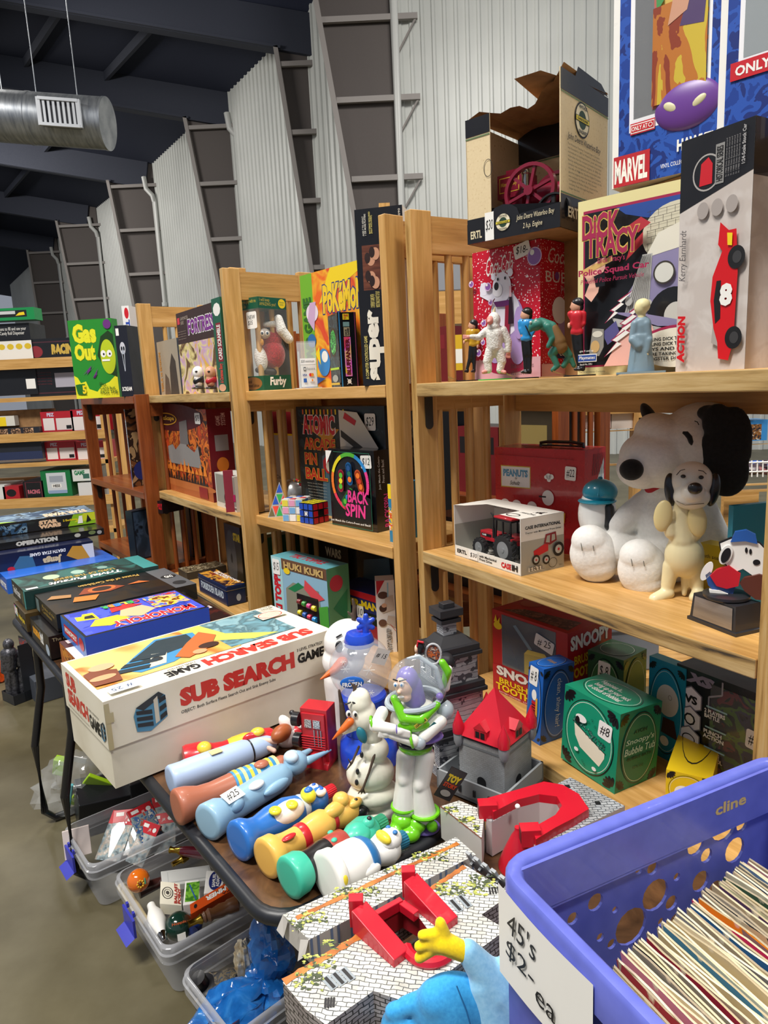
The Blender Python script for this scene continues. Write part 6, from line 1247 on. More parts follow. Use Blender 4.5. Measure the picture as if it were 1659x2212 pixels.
stack3((200, 1168), .905, .085, .18, .42, M('171d3c', .3, coat=.4), None, lambda f: (f.p([(.28, .1), (.5, .15), (.48, .75), (.38, .8)], M('3a6a8a')), f.t('DEATH STAR GAME', .46, .70, .76, .85, WHTC, .04, .1, 180), f.t('Jenga', .56, .25, .72, .62, M('d8c090'), .08, .1, 180), f.p([(.76, .5), (.88, .15), (1, .3), (.96, .8), (.82, .9)], M('c8902a')), f.p([(.9, .9), (1, .9), (1, .1), (.96, .2)], M('d8d8dc')), f.e(.3, .3, .03, .1, RED)), 'dark blue stacking block game box with an upside-down title')
# loose box in the shade on the floor shelf of the red-brown stand handled with the stand
# ---------------- soft soap bottles lying in a row ----------------
def laid(name, label, base, tip, R, r2, parts, extras=None, L=None):
 P = G(base[0], base[1], ZTB+R); Q = G(tip[0], tip[1], ZTB+r2); d = (Q-P); Ln = L or d.length; d.normalize(); up = Vector((0, 0, 1)); x = (up-d*up.dot(d)).normalized(); y = d.cross(x)
 o = bpy.data.objects.new(name, None); C.objects.link(o); o.matrix_world = Matrix.Translation(P) @ Matrix((x, y, d)).transposed().to_4x4(); tag(o, label, 'bottle', 'character-shaped bottles lying on the folding table')
 for pn, m, prof in parts:
  mb = MB(); mb.lathe([(max(r, 1e-5), t*Ln) for t, r in prof], m, 36); mb.build(pn, o, smooth=60, subsurf=0)
 if extras: extras(o, Ln)
 return o
def el(o, nm, m, c, r, rot=None, soft=0):
 mb = MB(); mb.ell(c, r, m, rot); return mb.build(nm, o)
def rbase(R, k=1.): return [(.0, R*.72), (.004, R*.94), (.02, R), (.06, R*.98)]
def ribcap(o, z0, z1, r, m):
 mb = MB(); v = []; n = 40
 prof = [(r if i % 2 else r*.93) for i in range(n)]
 for z in (z0, z1):
  for i in range(n): a = 2*math.pi*i/n; v.append((prof[i]*math.cos(a), prof[i]*math.sin(a), z))
 mb.add(v, [(i, (i+1) % n, n+(i+1) % n, n+i) for i in range(n)]+[tuple(range(n, 2*n)), tuple(range(n-1, -1, -1))], m); mb.build('ribbed_cap', o, smooth=20)
RB, YB2 = M('c4242c', .3, coat=.3), M('e8c23a', .35, coat=.2)
def x1(o, L):
 el(o, 'paw', YB2, (.02, .012, L*.16), (.012, .014, .014)); el(o, 'arm', RB, (.018, .012, L*.55), (.012, .008, .02)); el(o, 'yellow_hand', YB2, (.026, .008, L*.6), (.008, .012, .014))
 el(o, 'long_snout', WHTC, (.022, .006, L*.86), (.030, .013, .013), Matrix.Rotation(.5, 3, 'Y')); el(o, 'nose', BLKC, (.050, .008, L*.90), (.006, .006, .006)); el(o, 'eye', WHTC, (.022, .014, L*.97), (.008, .01, .009)); el(o, 'pupil', BLKC, (.028, .019, L*.975), (.004, .005, .004))
laid('toy_bottle', 'red and yellow bottle with a long white snout, nearest the cream game box', (396, 1640), (655, 1580), .026, .02, [
('boot_base', RB, [(.0, .019), (.004, .024), (.03, .026), (.14, .026), (.2, .022), (.24, .018)]), ('legs', RB, [(.24, .018), (.32, .0165), (.36, .018)]), ('yellow_trousers', YB2, [(.36, .018), (.4, .021), (.5, .024), (.56, .022)]),
('red_top', RB, [(.56, .022), (.62, .025), (.72, .023), (.76, .015)]), ('head', WHTC, [(.76, .014), (.80, .022), (.86, .026), (.90, .024)]), ('red_hat', RB, [(.90, .025), (.96, .026), (1.02, .02), (1.05, 0)])], x1)
BL2 = M('a9bede', .4, coat=.1); FLN = M('e6c0ae', .5)
def x2(o, L):
 mb = MB(); mb.cap((.015, .0, L*.80), (.01, .018, L*.92), .006, .005, FLN); mb.build('arm', o); mb = MB(); mb.cap((.012, .004, L*.78), (-.004, .024, L*.88), .005, .005, FLN); mb.build('arm', o)
 el(o, 'football', M('a0552c', .4), (.022, .016, L*.98), (.017, .016, .027), Matrix.Rotation(.4, 3, 'X')); el(o, 'head', FLN, (.008, -.002, L*1.05), (.016, .016, .018)); el(o, 'cap', BL2, (.012, -.004, L*1.10), (.014, .015, .010))
 mb = MB(); mb.box((.0268, -.004, L*.34), (.0275, .014, L*.44), M('c9b98a')); q = mb.build('price_sticker', o, smooth=0)
laid('toy_bottle', 'pale blue cylinder bottle topped by a figure holding a football', (366, 1686), (605, 1598), .027, .022, [
('cylinder', BL2, rbase(.027)+[(.12, .0262), (.15, .0272), (.4, .0268), (.66, .0255), (.70, .022)]), ('black_band', BLKC, [(.695, .0225), (.71, .0225)]), ('shoulders', BL2, [(.71, .021), (.78, .021), (.88, .018), (.94, .012)])], x2)
BR = M('a8634a', .42, coat=.1)
def x3(o, L): 
 for k, t in enumerate((.50, .56, .62, .68, .80, .86)): 
  mb = MB(); mb.lathe([(.0253, t*L), (.0256, (t+.028)*L)], YB2 if k % 2 == 0 else M('e9dc8a', .4), 32); mb.build('yellow_stripe', o)
 el(o, 'hand', BR, (.024, .006, L*.74), (.006, .012, .014))
laid('toy_bottle', 'brown bottle with blue and yellow striped shirt', (380, 1745), (620, 1652), .031, .024, [
('base', BR, rbase(.031)+[(.10, .029), (.2, .022), (.3, .0205), (.44, .0225), (.48, .0235)]), ('striped_shirt', M('3f8cc0', .4), [(.48, .0245), (.66, .025), (.88, .0245), (.90, .02)]), ('neck', BR, [(.9, .02), (.96, .021), (1.02, .016), (1.05, .008)])], x3)
LB = M('8fb4cc', .35, coat=.2)
def x4(o, L):
 mb = MB(); mb.ell((.012, .004, L*.92), (.022, .022, .024), LB); mb.ell((.024, .0, L*.90), (.012, .016, .016), M('b8d0de', .35, coat=.2)); mb.build('head', o)
 for s in (-1, 1): mb = MB(); mb.cap((.012, .012*s+.006, L*1.0), (.012, .016*s+.012, L*1.24), .008, .002, LB); mb.build('long_ear', o)
 el(o, 'arm', LB, (.006, .026, L*.60), (.010, .008, .03)); el(o, 'muzzle', M('c8dce8', .35), (.03, .008, L*.86), (.010, .014, .012)); el(o, 'white_patch', WHTC, (.0215, .012, L*.45), (.006, .010, .016)); el(o, 'leg', LB, (.012, .018, L*.22), (.012, .010, .016))
 mb = MB(); Tm = Matrix.Rotation(.35, 4, 'Z'); mb.box((.0300, -.012, L*.14), (.0306, .012, L*.30), WHT, Tm); f = Face(mb, Tm @ Vector((.0307, -.012, L*.14)), Tm.to_3x3() @ Vector((0, .024, 0)), (0, 0, L*.16)); f.t('#25', .2, .15, .8, .85, BLK, 0, .2, 90); mb.build('price_sticker', o, smooth=0)
laid('toy_bottle', 'light blue bottle with a long ear and white price sticker', (446, 1778), (650, 1650), .031, .024, [
('body', LB, rbase(.031)+[(.12, .029), (.18, .023), (.28, .024), (.5, .0245), (.7, .025), (.80, .021), (.84, .013), (.9, .013)])], x4)
B5 = M('2c6fc0', .3, coat=.3)
def x5(o, L):
 el(o, 'white_belly', WHTC, (.012, .012, L*.50), (.019, .018, .034)); 
 for t in (.36, .52): el(o, 'yellow_hand', M('d8d83a', .3), (.028, .014 if t < .5 else .020, L*t), (.006, .011, .010))
 el(o, 'yellow_beak', M('d8d83a', .3), (.022, .010, L*.76), (.013, .015, .012)); el(o, 'blue_tongue', B5, (.032, .012, L*.755), (.005, .007, .008))
 for s in (-1, 1): el(o, 'eye', WHTC, (.021, .010*s+.008, L*.88), (.007, .008, .010)); 
 for s in (-1, 1): el(o, 'pupil', M('2a5fc0', .2), (.0275, .010*s+.009, L*.88), (.002, .003, .004))
 ribcap(o, L*1.0, L*1.12, .011, RB)
laid('toy_bottle', 'blue bottle with white belly, yellow beak and red cap', (512, 1818), (700, 1716), .032, .024, [
('body', B5, rbase(.032)+[(.08, .031), (.15, .024), (.22, .022), (.36, .027), (.55, .028), (.68, .022)]), ('collar', M('c8d4dc', .3), [(.66, .020), (.72, .021), (.76, .018)]), ('head', B5, [(.76, .018), (.80, .023), (.88, .025), (.96, .020), (1.0, .012)])], x5)
Y6 = M('e8b455', .4, coat=.15)
def x6(o, L):
 el(o, 'painted_red_spot', RB, (.0225, .012, L*.20), (.003, .006, .013)); el(o, 'long_nose', Y6, (.018, .006, L*.72), (.012, .012, .022)); el(o, 'muzzle', Y6, (.026, .002, L*.82), (.012, .014, .014))
 el(o, 'eye', M('e6b65a', .35), (.017, .016, L*.92), (.008, .008, .014)); el(o, 'pupil', BLKC, (.024, .018, L*.92), (.002, .003, .003)); el(o, 'black_ear', BLKC, (-.004, .018, L*.98), (.012, .010, .016)); ribcap(o, L*1.02, L*1.12, .013, RB)
laid('toy_bottle', 'yellow bottle with red collar, black ear and ribbed red cap', (572, 1856), (768, 1738), .031, .026, [
('base', Y6, rbase(.031)+[(.10, .030), (.14, .024), (.22, .021), (.34, .020)]), ('red_trousers', RB, [(.34, .0205), (.36, .0215), (.40, .0215), (.41, .021)]), ('chest', Y6, [(.41, .021), (.52, .024), (.62, .024), (.68, .018)]), ('red_collar', RB, [(.68, .0185), (.70, .0195), (.72, .0185)]), ('head', Y6, [(.72, .017), (.80, .023), (.92, .024), (1.0, .014)])], x6)
T7 = M('3fb89a', .4, coat=.15)
def x7(o, L):
 el(o, 'snout', T7, (.010, .006, L*.72), (.018, .020, .026)); el(o, 'eye_bump', T7, (.022, .010, L*.84), (.010, .010, .012)); el(o, 'pupil', BLKC, (.031, .013, L*.84), (.003, .004, .004))
 for t, a in ((.46, .3), (.52, -.6), (.58, .9), (.5, 1.4)): el(o, 'teal_star', T7, (.0255*math.cos(a), .0255*math.sin(a), L*t), (.003, .004, .005))
 ribcap(o, L*.98, L*1.08, .013, M('2f8a66', .4))
laid('toy_bottle', 'teal bottle with glossy black waist and red shirt', (622, 1898), (815, 1782), .031, .026, [
('base', T7, rbase(.031)+[(.12, .030), (.17, .026)]), ('black_waist', BLKC, [(.17, .025), (.24, .023), (.36, .0255), (.42, .0245)]), ('red_shirt', M('a8443a', .35, coat=.3), [(.42, .025), (.50, .0255), (.60, .0245), (.64, .018)]), ('head', T7, [(.64, .016), (.72, .023), (.84, .026), (.94, .020), (.98, .012)])], x7)
B8 = M('2a72b0', .35, coat=.2)
def x8(o, L):
 el(o, 'beak', M('e8d03a', .35), (.024, .006, L*.79), (.009, .016, .008)); el(o, 'face', WHTC, (.016, .006, L*.88), (.017, .018, .020))
 for s in (-1, 1): el(o, 'pupil', M('3a78b8', .2), (.0315, .008*s+.008, L*.90), (.003, .004, .004))
 el(o, 'hand', WHTC, (.022, -.012, L*.42), (.010, .009, .014)); el(o, 'hand', WHTC, (.002, .031, L*.46), (.010, .006, .016)); el(o, 'tail', WHTC, (-.012, .026, L*.36), (.012, .008, .016))
 el(o, 'yellow_foot', M('e8d03a', .4), (.026, .006, L*.075), (.006, .012, .009)); el(o, 'yellow_foot', M('e8d03a', .4), (.006, .030, L*.075), (.012, .006, .008)); ribcap(o, L*1.02, L*1.16, .013, M('1f6a86', .4))
laid('toy_bottle', 'fat white bottle with blue shirt and ribbed blue cap', (704, 1896), (852, 1822), .037, .028, [
('base', M('ecebe4', .45), rbase(.037)+[(.12, .036), (.15, .032)]), ('body', M('ecebe4', .45), [(.15, .031), (.26, .034), (.42, .0345), (.50, .031)]), ('blue_shirt', B8, [(.50, .0335), (.56, .032), (.63, .026), (.66, .020)]), ('head', WHTC, [(.66, .018), (.74, .021), (.86, .026), (.96, .022), (1.02, .012)])], x8)
# red toy fire engine on its side
P = G(690, 1655, ZTB); car = thing('toy_vehicle', 'small red toy fire vehicle lying on its side behind the bottles', 'toy', P+Vector((0, .02, 0)), .0)
car.rotation_euler = (0, 0, -.35); RT = M('b8202a', .35, coat=.2)
mb = MB(); mb.box((-.026, -.02, .0), (.030, .02, .118), RT); mb.box((-.022, -.024, .03), (.026, -.02, .11), RT); mb.box((-.018, -.03, .0), (.022, .015, .03), RT)
for k in range(6): mb.box((-.024, -.0265, .038+.005*k), (.026, -.024, .040+.005*k), RT)
mb.build('body', car, bevel=.002, smooth=0)
mb = MB(); mb.cyl((-.02, -.018, .0), (.03, -.018, .0), .012, RT); mb.build('roller', car)
for z in (.095, .052): mb = MB(); mb.cyl((-.040, -.022, z), (-.026, -.022, z), .0135, BLKC, seg=24); mb.lathe([(.006, 0), (.004, .002)], M('3a3a3e'), 14, Matrix.Translation((-.040, -.022, z))); mb.build('wheel', car)
SPK = ramp_mat('silver_speckle', [(.4, '7a7a7c'), (.5, 'd8d8da')], noise(sc=500, det=1), rough=.3, metal=.6, const=True)
for x in (-.008, .010): mb = MB(); mb.box((x-.007, -.0262, .082), (x+.007, -.0245, .098), SPK); mb.build('silver_panel', car, smooth=0)
for x in (.004, .012, .018): mb = MB(); mb.box((x-.001, -.0262, .045), (x+.001, -.0245, .078), M('9a9a9c', .3, .6)); mb.build('ladder_rail', car, smooth=0)
# ---------------- big snowman head bucket and drink dispenser ----------------
SN = M('eeeeea', .3, coat=.3); CRT = M('d8641e', .4); TWG = M('4a3a2e', .7)
P = G(752, 1590, ZTB); P += Vector((.02, .06, 0)); f = Fig(P, 'snowman_bucket', 'large white snowman head container with orange carrot nose behind the dispenser', 'container', extra=.25)
mb = MB(); f.e(mb, 752, 1385, 52, 48, SN, rd=46); f.e(mb, 742, 1425, 46, 40, SN, rd=44); f.c(mb, 735, 1470, 36, 750, 1560, 40, SN); f.part(mb, 'head', .003, 5)
mb = MB(); f.c(mb, 728, 1414, 12, 706, 1425, 9, CRT, -44, -62); f.c(mb, 706, 1425, 9, 676, 1438, 2, CRT, -62, -74); f.part(mb, 'carrot_nose', .0018, 2)
for x, y in ((722, 1382), (747, 1391)): mb = MB(); f.e(mb, x, y, 9, 13, BLKC, rd=5, d=-44); f.part(mb, 'eye')
mb = MB(); f.c(mb, 717, 1363, 1.6, 727, 1357, 1.6, BLKC, -40); f.part(mb, 'eyebrow'); mb = MB(); f.c(mb, 750, 1364, 1.8, 761, 1373, 1.8, BLKC, -44); f.part(mb, 'eyebrow')
mb = MB(); f.c(mb, 764, 1342, 5, 766, 1312, 5, TWG); f.c(mb, 766, 1312, 4.5, 762, 1295, 3, TWG); f.c(mb, 764, 1335, 3.5, 752, 1322, 2.5, TWG); f.part(mb, 'twig_hair', .002, 1)
P = G(796, 1640, ZTB); f = Fig(P, 'drink_dispenser', 'clear globe dispenser on a bright blue base with blue snowflake lid', 'dispenser')
DB = M('2148c0', .25, coat=.5); GLB = M('c9d0da', .03, 0, 0, .30, coat=1.); c0 = f.p(790, 1560)
def lat(nm, prof, m, cx, name2=None, x=None):
 mb = MB(); c = f.p(cx, 1600); mb.lathe([(r*f.m, f.p(cx, y).z) for r, y in prof], m, 48, Matrix.Translation((c.x, 0, 0))); return f.part(mb, nm)
lat('blue_base', [(62, 1640), (63, 1620), (60, 1595), (50, 1585), (42, 1570)], DB, 796); lat('blue_column', [(44, 1575), (44, 1540), (48, 1510), (50, 1500), (48, 1497)], DB, 790)
import math as _m
lat('clear_globe', [(max(3, 66*_m.cos(_m.radians(a))), 1440-66*_m.sin(_m.radians(a))) for a in range(-50, 70, 6)], GLB, 788)
lat('blue_collar', [(31, 1391), (32, 1382), (29, 1372), (26, 1366), (0.1, 1365)], DB, 788)
mb = MB(); z0 = 1349
for k in range(6):
 a = _m.radians(60*k+30); f.c(mb, 790, z0-2, 7, 790+17*_m.cos(a), z0-2+17*_m.sin(a), 5.5, DB)
f.c(mb, 790, 1352, 7, 790, 1372, 7, DB); f.part(mb, 'snowflake_knob', .0015, 2)
mb = MB(); f.e(mb, 760, 1446, 24, 13, M('1b5fb8', .3), rd=3, d=-66); ob = f.part(mb, 'blue_name_label')
mb = MB(); q = f.p(760, 1446, -71); fw = Face(mb, q+Vector((-.020, 0, -.011)), (.040, 0, 0), (0, 0, .022)); fw.t('Disney', .35, .68, .62, .86, WHT, 0, .2); fw.t('FROZEN', .06, .22, .94, .62, WHT, .03); f.part(mb, 'label_lettering', parent=ob)
mb = MB(); q = f.p(818, 1398, -52); Tq = Matrix.Rotation(.5, 3, 'Z') @ Matrix.Rotation(.45, 3, 'Y'); fw = Face(mb, q+Tq @ Vector((-.014, 0, -.014)), Tq @ Vector((.03, 0, 0)), Tq @ Vector((0, -.004, .030)), .0004); fw.r(0, 0, 1, 1, WHT); fw.t('# 15', .12, .4, .88, .72, BLK, 0, .2); f.part(mb, 'price_sticker')
for x, y, s in ((746, 1425, 9), (795, 1423, 12), (742, 1410, 6), (800, 1470, 6)):
 mb = MB(); q = f.p(x, y, -60 if x > 750 else -50)
 for k in range(6): a = _m.radians(60*k); mb.bar(q, q+Vector((s*f.m*_m.cos(a), 0, s*f.m*_m.sin(a))), .0008, .0006, WHT); 
 f.part(mb, 'printed_snowflake')
mb = MB(); f.c(mb, 744, 1545, 9, 738, 1500, 5, TWG, -46); f.c(mb, 738, 1500, 5, 733, 1472, 3, TWG, -44); f.part(mb, 'dark_lever', .0018, 1)
# ---------------- small snowman bottle ----------------
P = G(808, 1752, ZTB); f = Fig(P, 'snowman_bottle', 'white snowman bottle with open mouth and orange carrot nose left of space toy', 'figurine')
SV = M('e6e3d2', .32, coat=.25)
mb = MB(); f.c(mb, 778, 1508, 22, 782, 1535, 24, SV); f.e(mb, 787, 1548, 28, 34, SV); f.e(mb, 776, 1518, 25, 26, SV); f.c(mb, 782, 1556, 14, 744, 1574, 8, SV, -4, -10); f.c(mb, 795, 1530, 16, 805, 1590, 20, SV); f.part(mb, 'head', .0022, 4)
mb = MB(); f.e(mb, 810, 1618, 30, 28, SV); f.e(mb, 800, 1668, 52, 42, SV, rd=40); f.part(mb, 'body', .0025, 3)
mb = MB(); f.e(mb, 808, 1712, 56, 30, SV, rd=44); f.e(mb, 830, 1735, 36, 18, SV, rd=38); f.e(mb, 778, 1722, 30, 20, SV, rd=38); mb.lathe([(54*f.m, 0), (54*f.m, .012)], SV, 36, Matrix.Translation((f.p(812, 1740).x, 0, 0)) @ Matrix.Diagonal((1, .8, 1, 1))); f.part(mb, 'base', .0025, 3)
mb = MB(); f.e(mb, 781, 1576, 10, 19, M('1f6f80', .4), rd=8, d=-24, rot=18); f.part(mb, 'open_mouth')
mb = MB(); f.c(mb, 756, 1548, 9, 742, 1560, 7, CRT, -22, -28); f.c(mb, 742, 1560, 7, 719, 1580, 1.5, CRT, -28, -34); f.part(mb, 'carrot_nose', .0013, 1)
for x, y in ((753, 1532), (767, 1533)): mb = MB(); f.e(mb, x, y, 5.5, 8, WHTC, rd=3, d=-21); f.part(mb, 'eye'); mb = MB(); f.e(mb, x+1, y, 3, 4.5, BLKC, rd=2, d=-24); f.part(mb, 'pupil')
for a, b_ in (((747, 1512), (757, 1508)), ((762, 1508), (773, 1512))): mb = MB(); f.c(mb, *a, 1.8, *b_, 1.8, BLKC, -20); f.part(mb, 'eyebrow')
mb = MB(); f.c(mb, 766, 1492, 4, 764, 1478, 2, TWG); f.c(mb, 766, 1490, 2, 757, 1474, 1.2, TWG); f.c(mb, 768, 1490, 2, 774, 1472, 1.2, TWG); f.part(mb, 'twig_hair', .0013, 0)
for x, y in ((781, 1618), (772, 1648), (770, 1671)): mb = MB(); f.e(mb, x, y, 4, 7, BLKC, rd=4, d=-34 if y > 1630 else -24); f.part(mb, 'coal_button')
mb = MB(); f.c(mb, 809, 1614, 3.5, 796, 1648, 2.5, TWG, -26, -38); f.c(mb, 796, 1648, 2.6, 783, 1680, 2.6, TWG, -38, -42)
for dx in (-10, -3, 5): f.c(mb, 783, 1678, 2, 783+dx, 1690, 1.4, TWG, -42)
f.part(mb, 'twig_arm', .0013, 0)
mb = MB(); f.c(mb, 775, 1605, 3, 760, 1632, 2.5, TWG, -16, -30); f.c(mb, 760, 1632, 2.4, 748, 1645, 1.6, TWG, -30, -34); f.c(mb, 758, 1632, 2, 752, 1622, 1.4, TWG, -32); f.part(mb, 'twig_arm', .0013, 0)
# ---------------- space toy ----------------
P = G(900, 1792, ZTB); f = Fig(P, 'space_toy', 'white and lime green space toy with clear dome and crossed arms', 'figurine')
LM, PP, WS, GS = M('6cc218', .25, coat=.5), M('7a68b8', .35, coat=.2), M('e4e2da', .3, coat=.3), M('a9b4ba', .3, coat=.4)
FL = M('eec6a8', .45)
mb = MB(); f.e(mb, 884, 1790, 42, 10, PP, rd=30); f.e(mb, 918, 1786, 34, 10, PP, rd=30); f.part(mb, 'purple_sole', .002, 2)
for (hx, kx, ky, ax, ay, d) in ((878, 874, 1680, 874, 1738, -4), (918, 908, 1690, 915, 1750, -8)):
 mb = MB(); f.c(mb, hx, 1632, 22, kx, ky, 20, WS, 0, d); f.c(mb, kx, ky, 19, ax, ay, 27, WS, d, d); f.e(mb, kx-3, ky-4, 12, 17, WS, rd=10, d=d-12); f.part(mb, 'leg', .002, 3)
mb = MB(); f.e(mb, 869, 1762, 24, 20, LM, rd=26, d=-14); f.e(mb, 856, 1772, 16, 13, LM, rd=20, d=-28); f.part(mb, 'green_boot', .002, 2)
mb = MB(); f.e(mb, 884, 1780, 24, 18, LM, rd=22, d=-32); f.e(mb, 900, 1768, 22, 20, WS, rd=24, d=-16); f.part(mb, 'green_boot', .002, 2)
mb = MB(); mb.torus(f.p(917, 1748, -8), 29*f.m, 4.5*f.m, LM); f.part(mb, 'ankle_band'); mb = MB(); mb.torus(f.p(872, 1738, -4), 24*f.m, 4.5*f.m, LM); f.part(mb, 'ankle_band')
mb = MB(); f.e(mb, 932, 1766, 12, 14, LM, rd=6, d=-30); f.part(mb, 'round_boot_disc')
mb = MB(); f.e(mb, 898, 1612, 36, 17, LM, rd=26); f.part(mb, 'green_hips'); mb = MB(); f.e(mb, 899, 1604, 39, 9, BLKC, rd=29, d=0); f.part(mb, 'black_belt')
mb = MB(); f.e(mb, 900, 1555, 56, 48, WS, rd=36); f.e(mb, 898, 1585, 42, 18, WS, rd=30); f.part(mb, 'torso', .0022, 4)
mb = MB(); f.c(mb, 852, 1500, 9, 872, 1535, 12, LM, -20, -34); f.c(mb, 872, 1535, 12, 908, 1538, 12, LM, -34, -34); f.c(mb, 908, 1538, 12, 942, 1512, 9, LM, -34, -22); f.e(mb, 893, 1550, 34, 14, LM, rd=10, d=-34); f.part(mb, 'green_chest_plate', .0018, 3)
mb = MB(); f.e(mb, 905, 1590, 52, 12, PP, rd=33); f.part(mb, 'purple_waist')
mb = MB(); mb.torus(f.p(894, 1510, -2), 56*f.m, 6*f.m, GS, Matrix.Rotation(.28, 4, 'X') @ Matrix.Rotation(-.1, 4, 'Y') @ Matrix.Diagonal((1, .62, 1, 1)), 48); f.part(mb, 'dome_collar')
mb = MB(); f.e(mb, 880, 1468, 24, 29, PP, rd=26, d=-2); f.c(mb, 890, 1480, 22, 896, 1515, 24, PP); f.part(mb, 'purple_hood', .0022, 4)
mb = MB(); f.e(mb, 873, 1476, 19, 24, FL, rd=17, d=-15); f.e(mb, 875, 1496, 14, 12, FL, rd=14, d=-17); f.e(mb, 862, 1480, 5, 5, FL, rd=6, d=-32); f.part(mb, 'face', .0016, 3)
for x in (854, 867): mb = MB(); f.e(mb, x+1, 1466, 5, 6, WHTC, rd=3, d=-30); f.e(mb, x, 1466, 2.2, 3, M('3a78b0', .2), rd=2, d=-32.5); f.part(mb, 'eye')
for a, b_ in (((850, 1454), (858, 1457)), ((863, 1458), (876, 1454))): mb = MB(); f.c(mb, *a, 1.6, *b_, 1.6, BLKC, -31); f.part(mb, 'eyebrow')
mb = MB(); f.e(mb, 866, 1491, 7, 3, WHTC, rd=2, d=-32); f.part(mb, 'mouth')
mb = MB(); c = f.p(902, 1478); mb.ell(c, (62*f.m, 44*f.m, 60*f.m), M('cfdde4', .03, 0, 0, .20, coat=1.), Matrix.Rotation(.25, 3, 'Y'), 40, 24); f.part(mb, 'clear_dome')
mb = MB(); f.c(mb, 905, 1418, 5, 942, 1444, 5, GS, 0); f.c(mb, 942, 1444, 5, 954, 1485, 6, GS, 0); f.c(mb, 905, 1418, 5, 880, 1422, 3, GS); f.part(mb, 'dome_frame', .002, 2)
mb = MB(); f.e(mb, 949, 1497, 8, 8, PP, rd=8, d=-16); f.part(mb, 'dome_hinge')
mb = MB(); f.c(mb, 957, 1440, 8, 968, 1460, 10, LM, 22); f.c(mb, 968, 1460, 10, 960, 1492, 6, LM, 22); f.part(mb, 'green_wing', .002, 2); mb = MB(); f.c(mb, 972, 1458, 8, 966, 1500, 8, WS, 30); f.part(mb, 'wing_back', .002, 2)
mb = MB(); f.e(mb, 960, 1532, 20, 22, GS, rd=20, d=-4); f.part(mb, 'shoulder_ball'); mb = MB(); f.e(mb, 950, 1516, 16, 14, BLKC, rd=16, d=2); f.part(mb, 'black_shoulder')
mb = MB(); f.c(mb, 948, 1548, 16, 916, 1572, 14, WS, -20, -34); f.part(mb, 'upper_arm', .002, 2); mb = MB(); f.e(mb, 904, 1582, 14, 14, GS, rd=12, d=-44); f.part(mb, 'elbow_joint')
mb = MB(); f.c(mb, 892, 1576, 13, 848, 1562, 10, WS, -46, -48); f.e(mb, 838, 1559, 12, 8, WS, rd=8, d=-48)
for k in range(4): f.c(mb, 836, 1554+k*4, 3.2, 822-k, 1552+k*4.4, 2.6, WS, -50)
f.part(mb, 'forearm', .0016, 1)
mb = MB(); f.c(mb, 826, 1530, 13, 812, 1552, 13, WS, -18, -34); f.c(mb, 816, 1550, 13, 850, 1548, 10, WS, -38, -52); f.e(mb, 862, 1552, 12, 8, WS, rd=7, d=-55)
for k in range(4): f.c(mb, 866, 1547+k*4, 3.2, 884, 1552+k*3.6, 2.6, WS, -57)
f.part(mb, 'forearm', .0016, 1)
mb = MB(); mb.torus(f.p(888, 1574, -46), 15*f.m, 3*f.m, LM, Matrix.Rotation(1.4, 4, 'Y')); f.part(mb, 'green_cuff'); mb = MB(); mb.torus(f.p(806, 1549, -28), 14*f.m, 3*f.m, LM, Matrix.Rotation(1.3, 4, 'Y')); f.part(mb, 'green_cuff')
mb = MB(); mb.torus(f.p(857, 1550, -52), 8.5*f.m, 1.6*f.m, PP, Matrix.Rotation(1.5, 4, 'Y')); f.part(mb, 'purple_wrist_band')
mb = MB(); q = f.p(895, 1548, -46); Tq = Matrix.Rotation(-.55, 3, 'Y'); fw = Face(mb, q+Tq @ Vector((0, 0, -.003)), Tq @ Vector((.022, .003, 0)), Tq @ Vector((0, 0, .0065)), .0003); fw.r(0, 0, 1, 1, M('c8b83a')); fw.t('LIGHTYEAR', .05, .2, .95, .8, BLK, .02); f.part(mb, 'name_strip')
mb = MB(); q = f.p(936, 1552, -38); mb.add([q+Vector((-.009, 0, .0)), q+Vector((0, 0, -.009)), q+Vector((.009, .003, .001)), q+Vector((0, .001, .009))], [(0, 1, 2, 3), (3, 2, 1, 0)], M('1f5f62')); f.part(mb, 'teal_diamond_badge')
mb = MB(); T_ = Matrix.Rotation(math.radians(32), 3, 'Y'); q = f.p(935, 1662, 6); mb2 = Face(mb, q+Vector((0, 0, -.048)), T_ @ Vector((.030, .004, 0)), T_ @ Vector((0, 0, .058)), .0003); mb2.r(0, 0, 1, 1, M('3a3436')); mb2.t('TOY', .12, .55, .9, .80, M('e8c81f'), .07); mb2.t('STORY', .12, .38, .9, .53, M('d84a1f'), .05); mb2.e(.5, .2, .3, .1, M('b8b0a8')); mb.add([q+Vector((0, .001, -.048)), q+T_ @ Vector((.030, .005, 0))+Vector((0, 0, -.048)), q+T_ @ Vector((.030, .005, .058))+Vector((0, 0, -.048)), q+T_ @ Vector((0, .001, .058))+Vector((0, 0, -.048))], [(3, 2, 1, 0)], BLK); f.part(mb, 'hang_tag')
mb = MB(); mb.tube([f.p(932, 1600, -5), f.p(934, 1625, -4), f.p(938, 1645, 4), f.p(946, 1660, 4)], .0005, WHT, 5); f.part(mb, 'string')
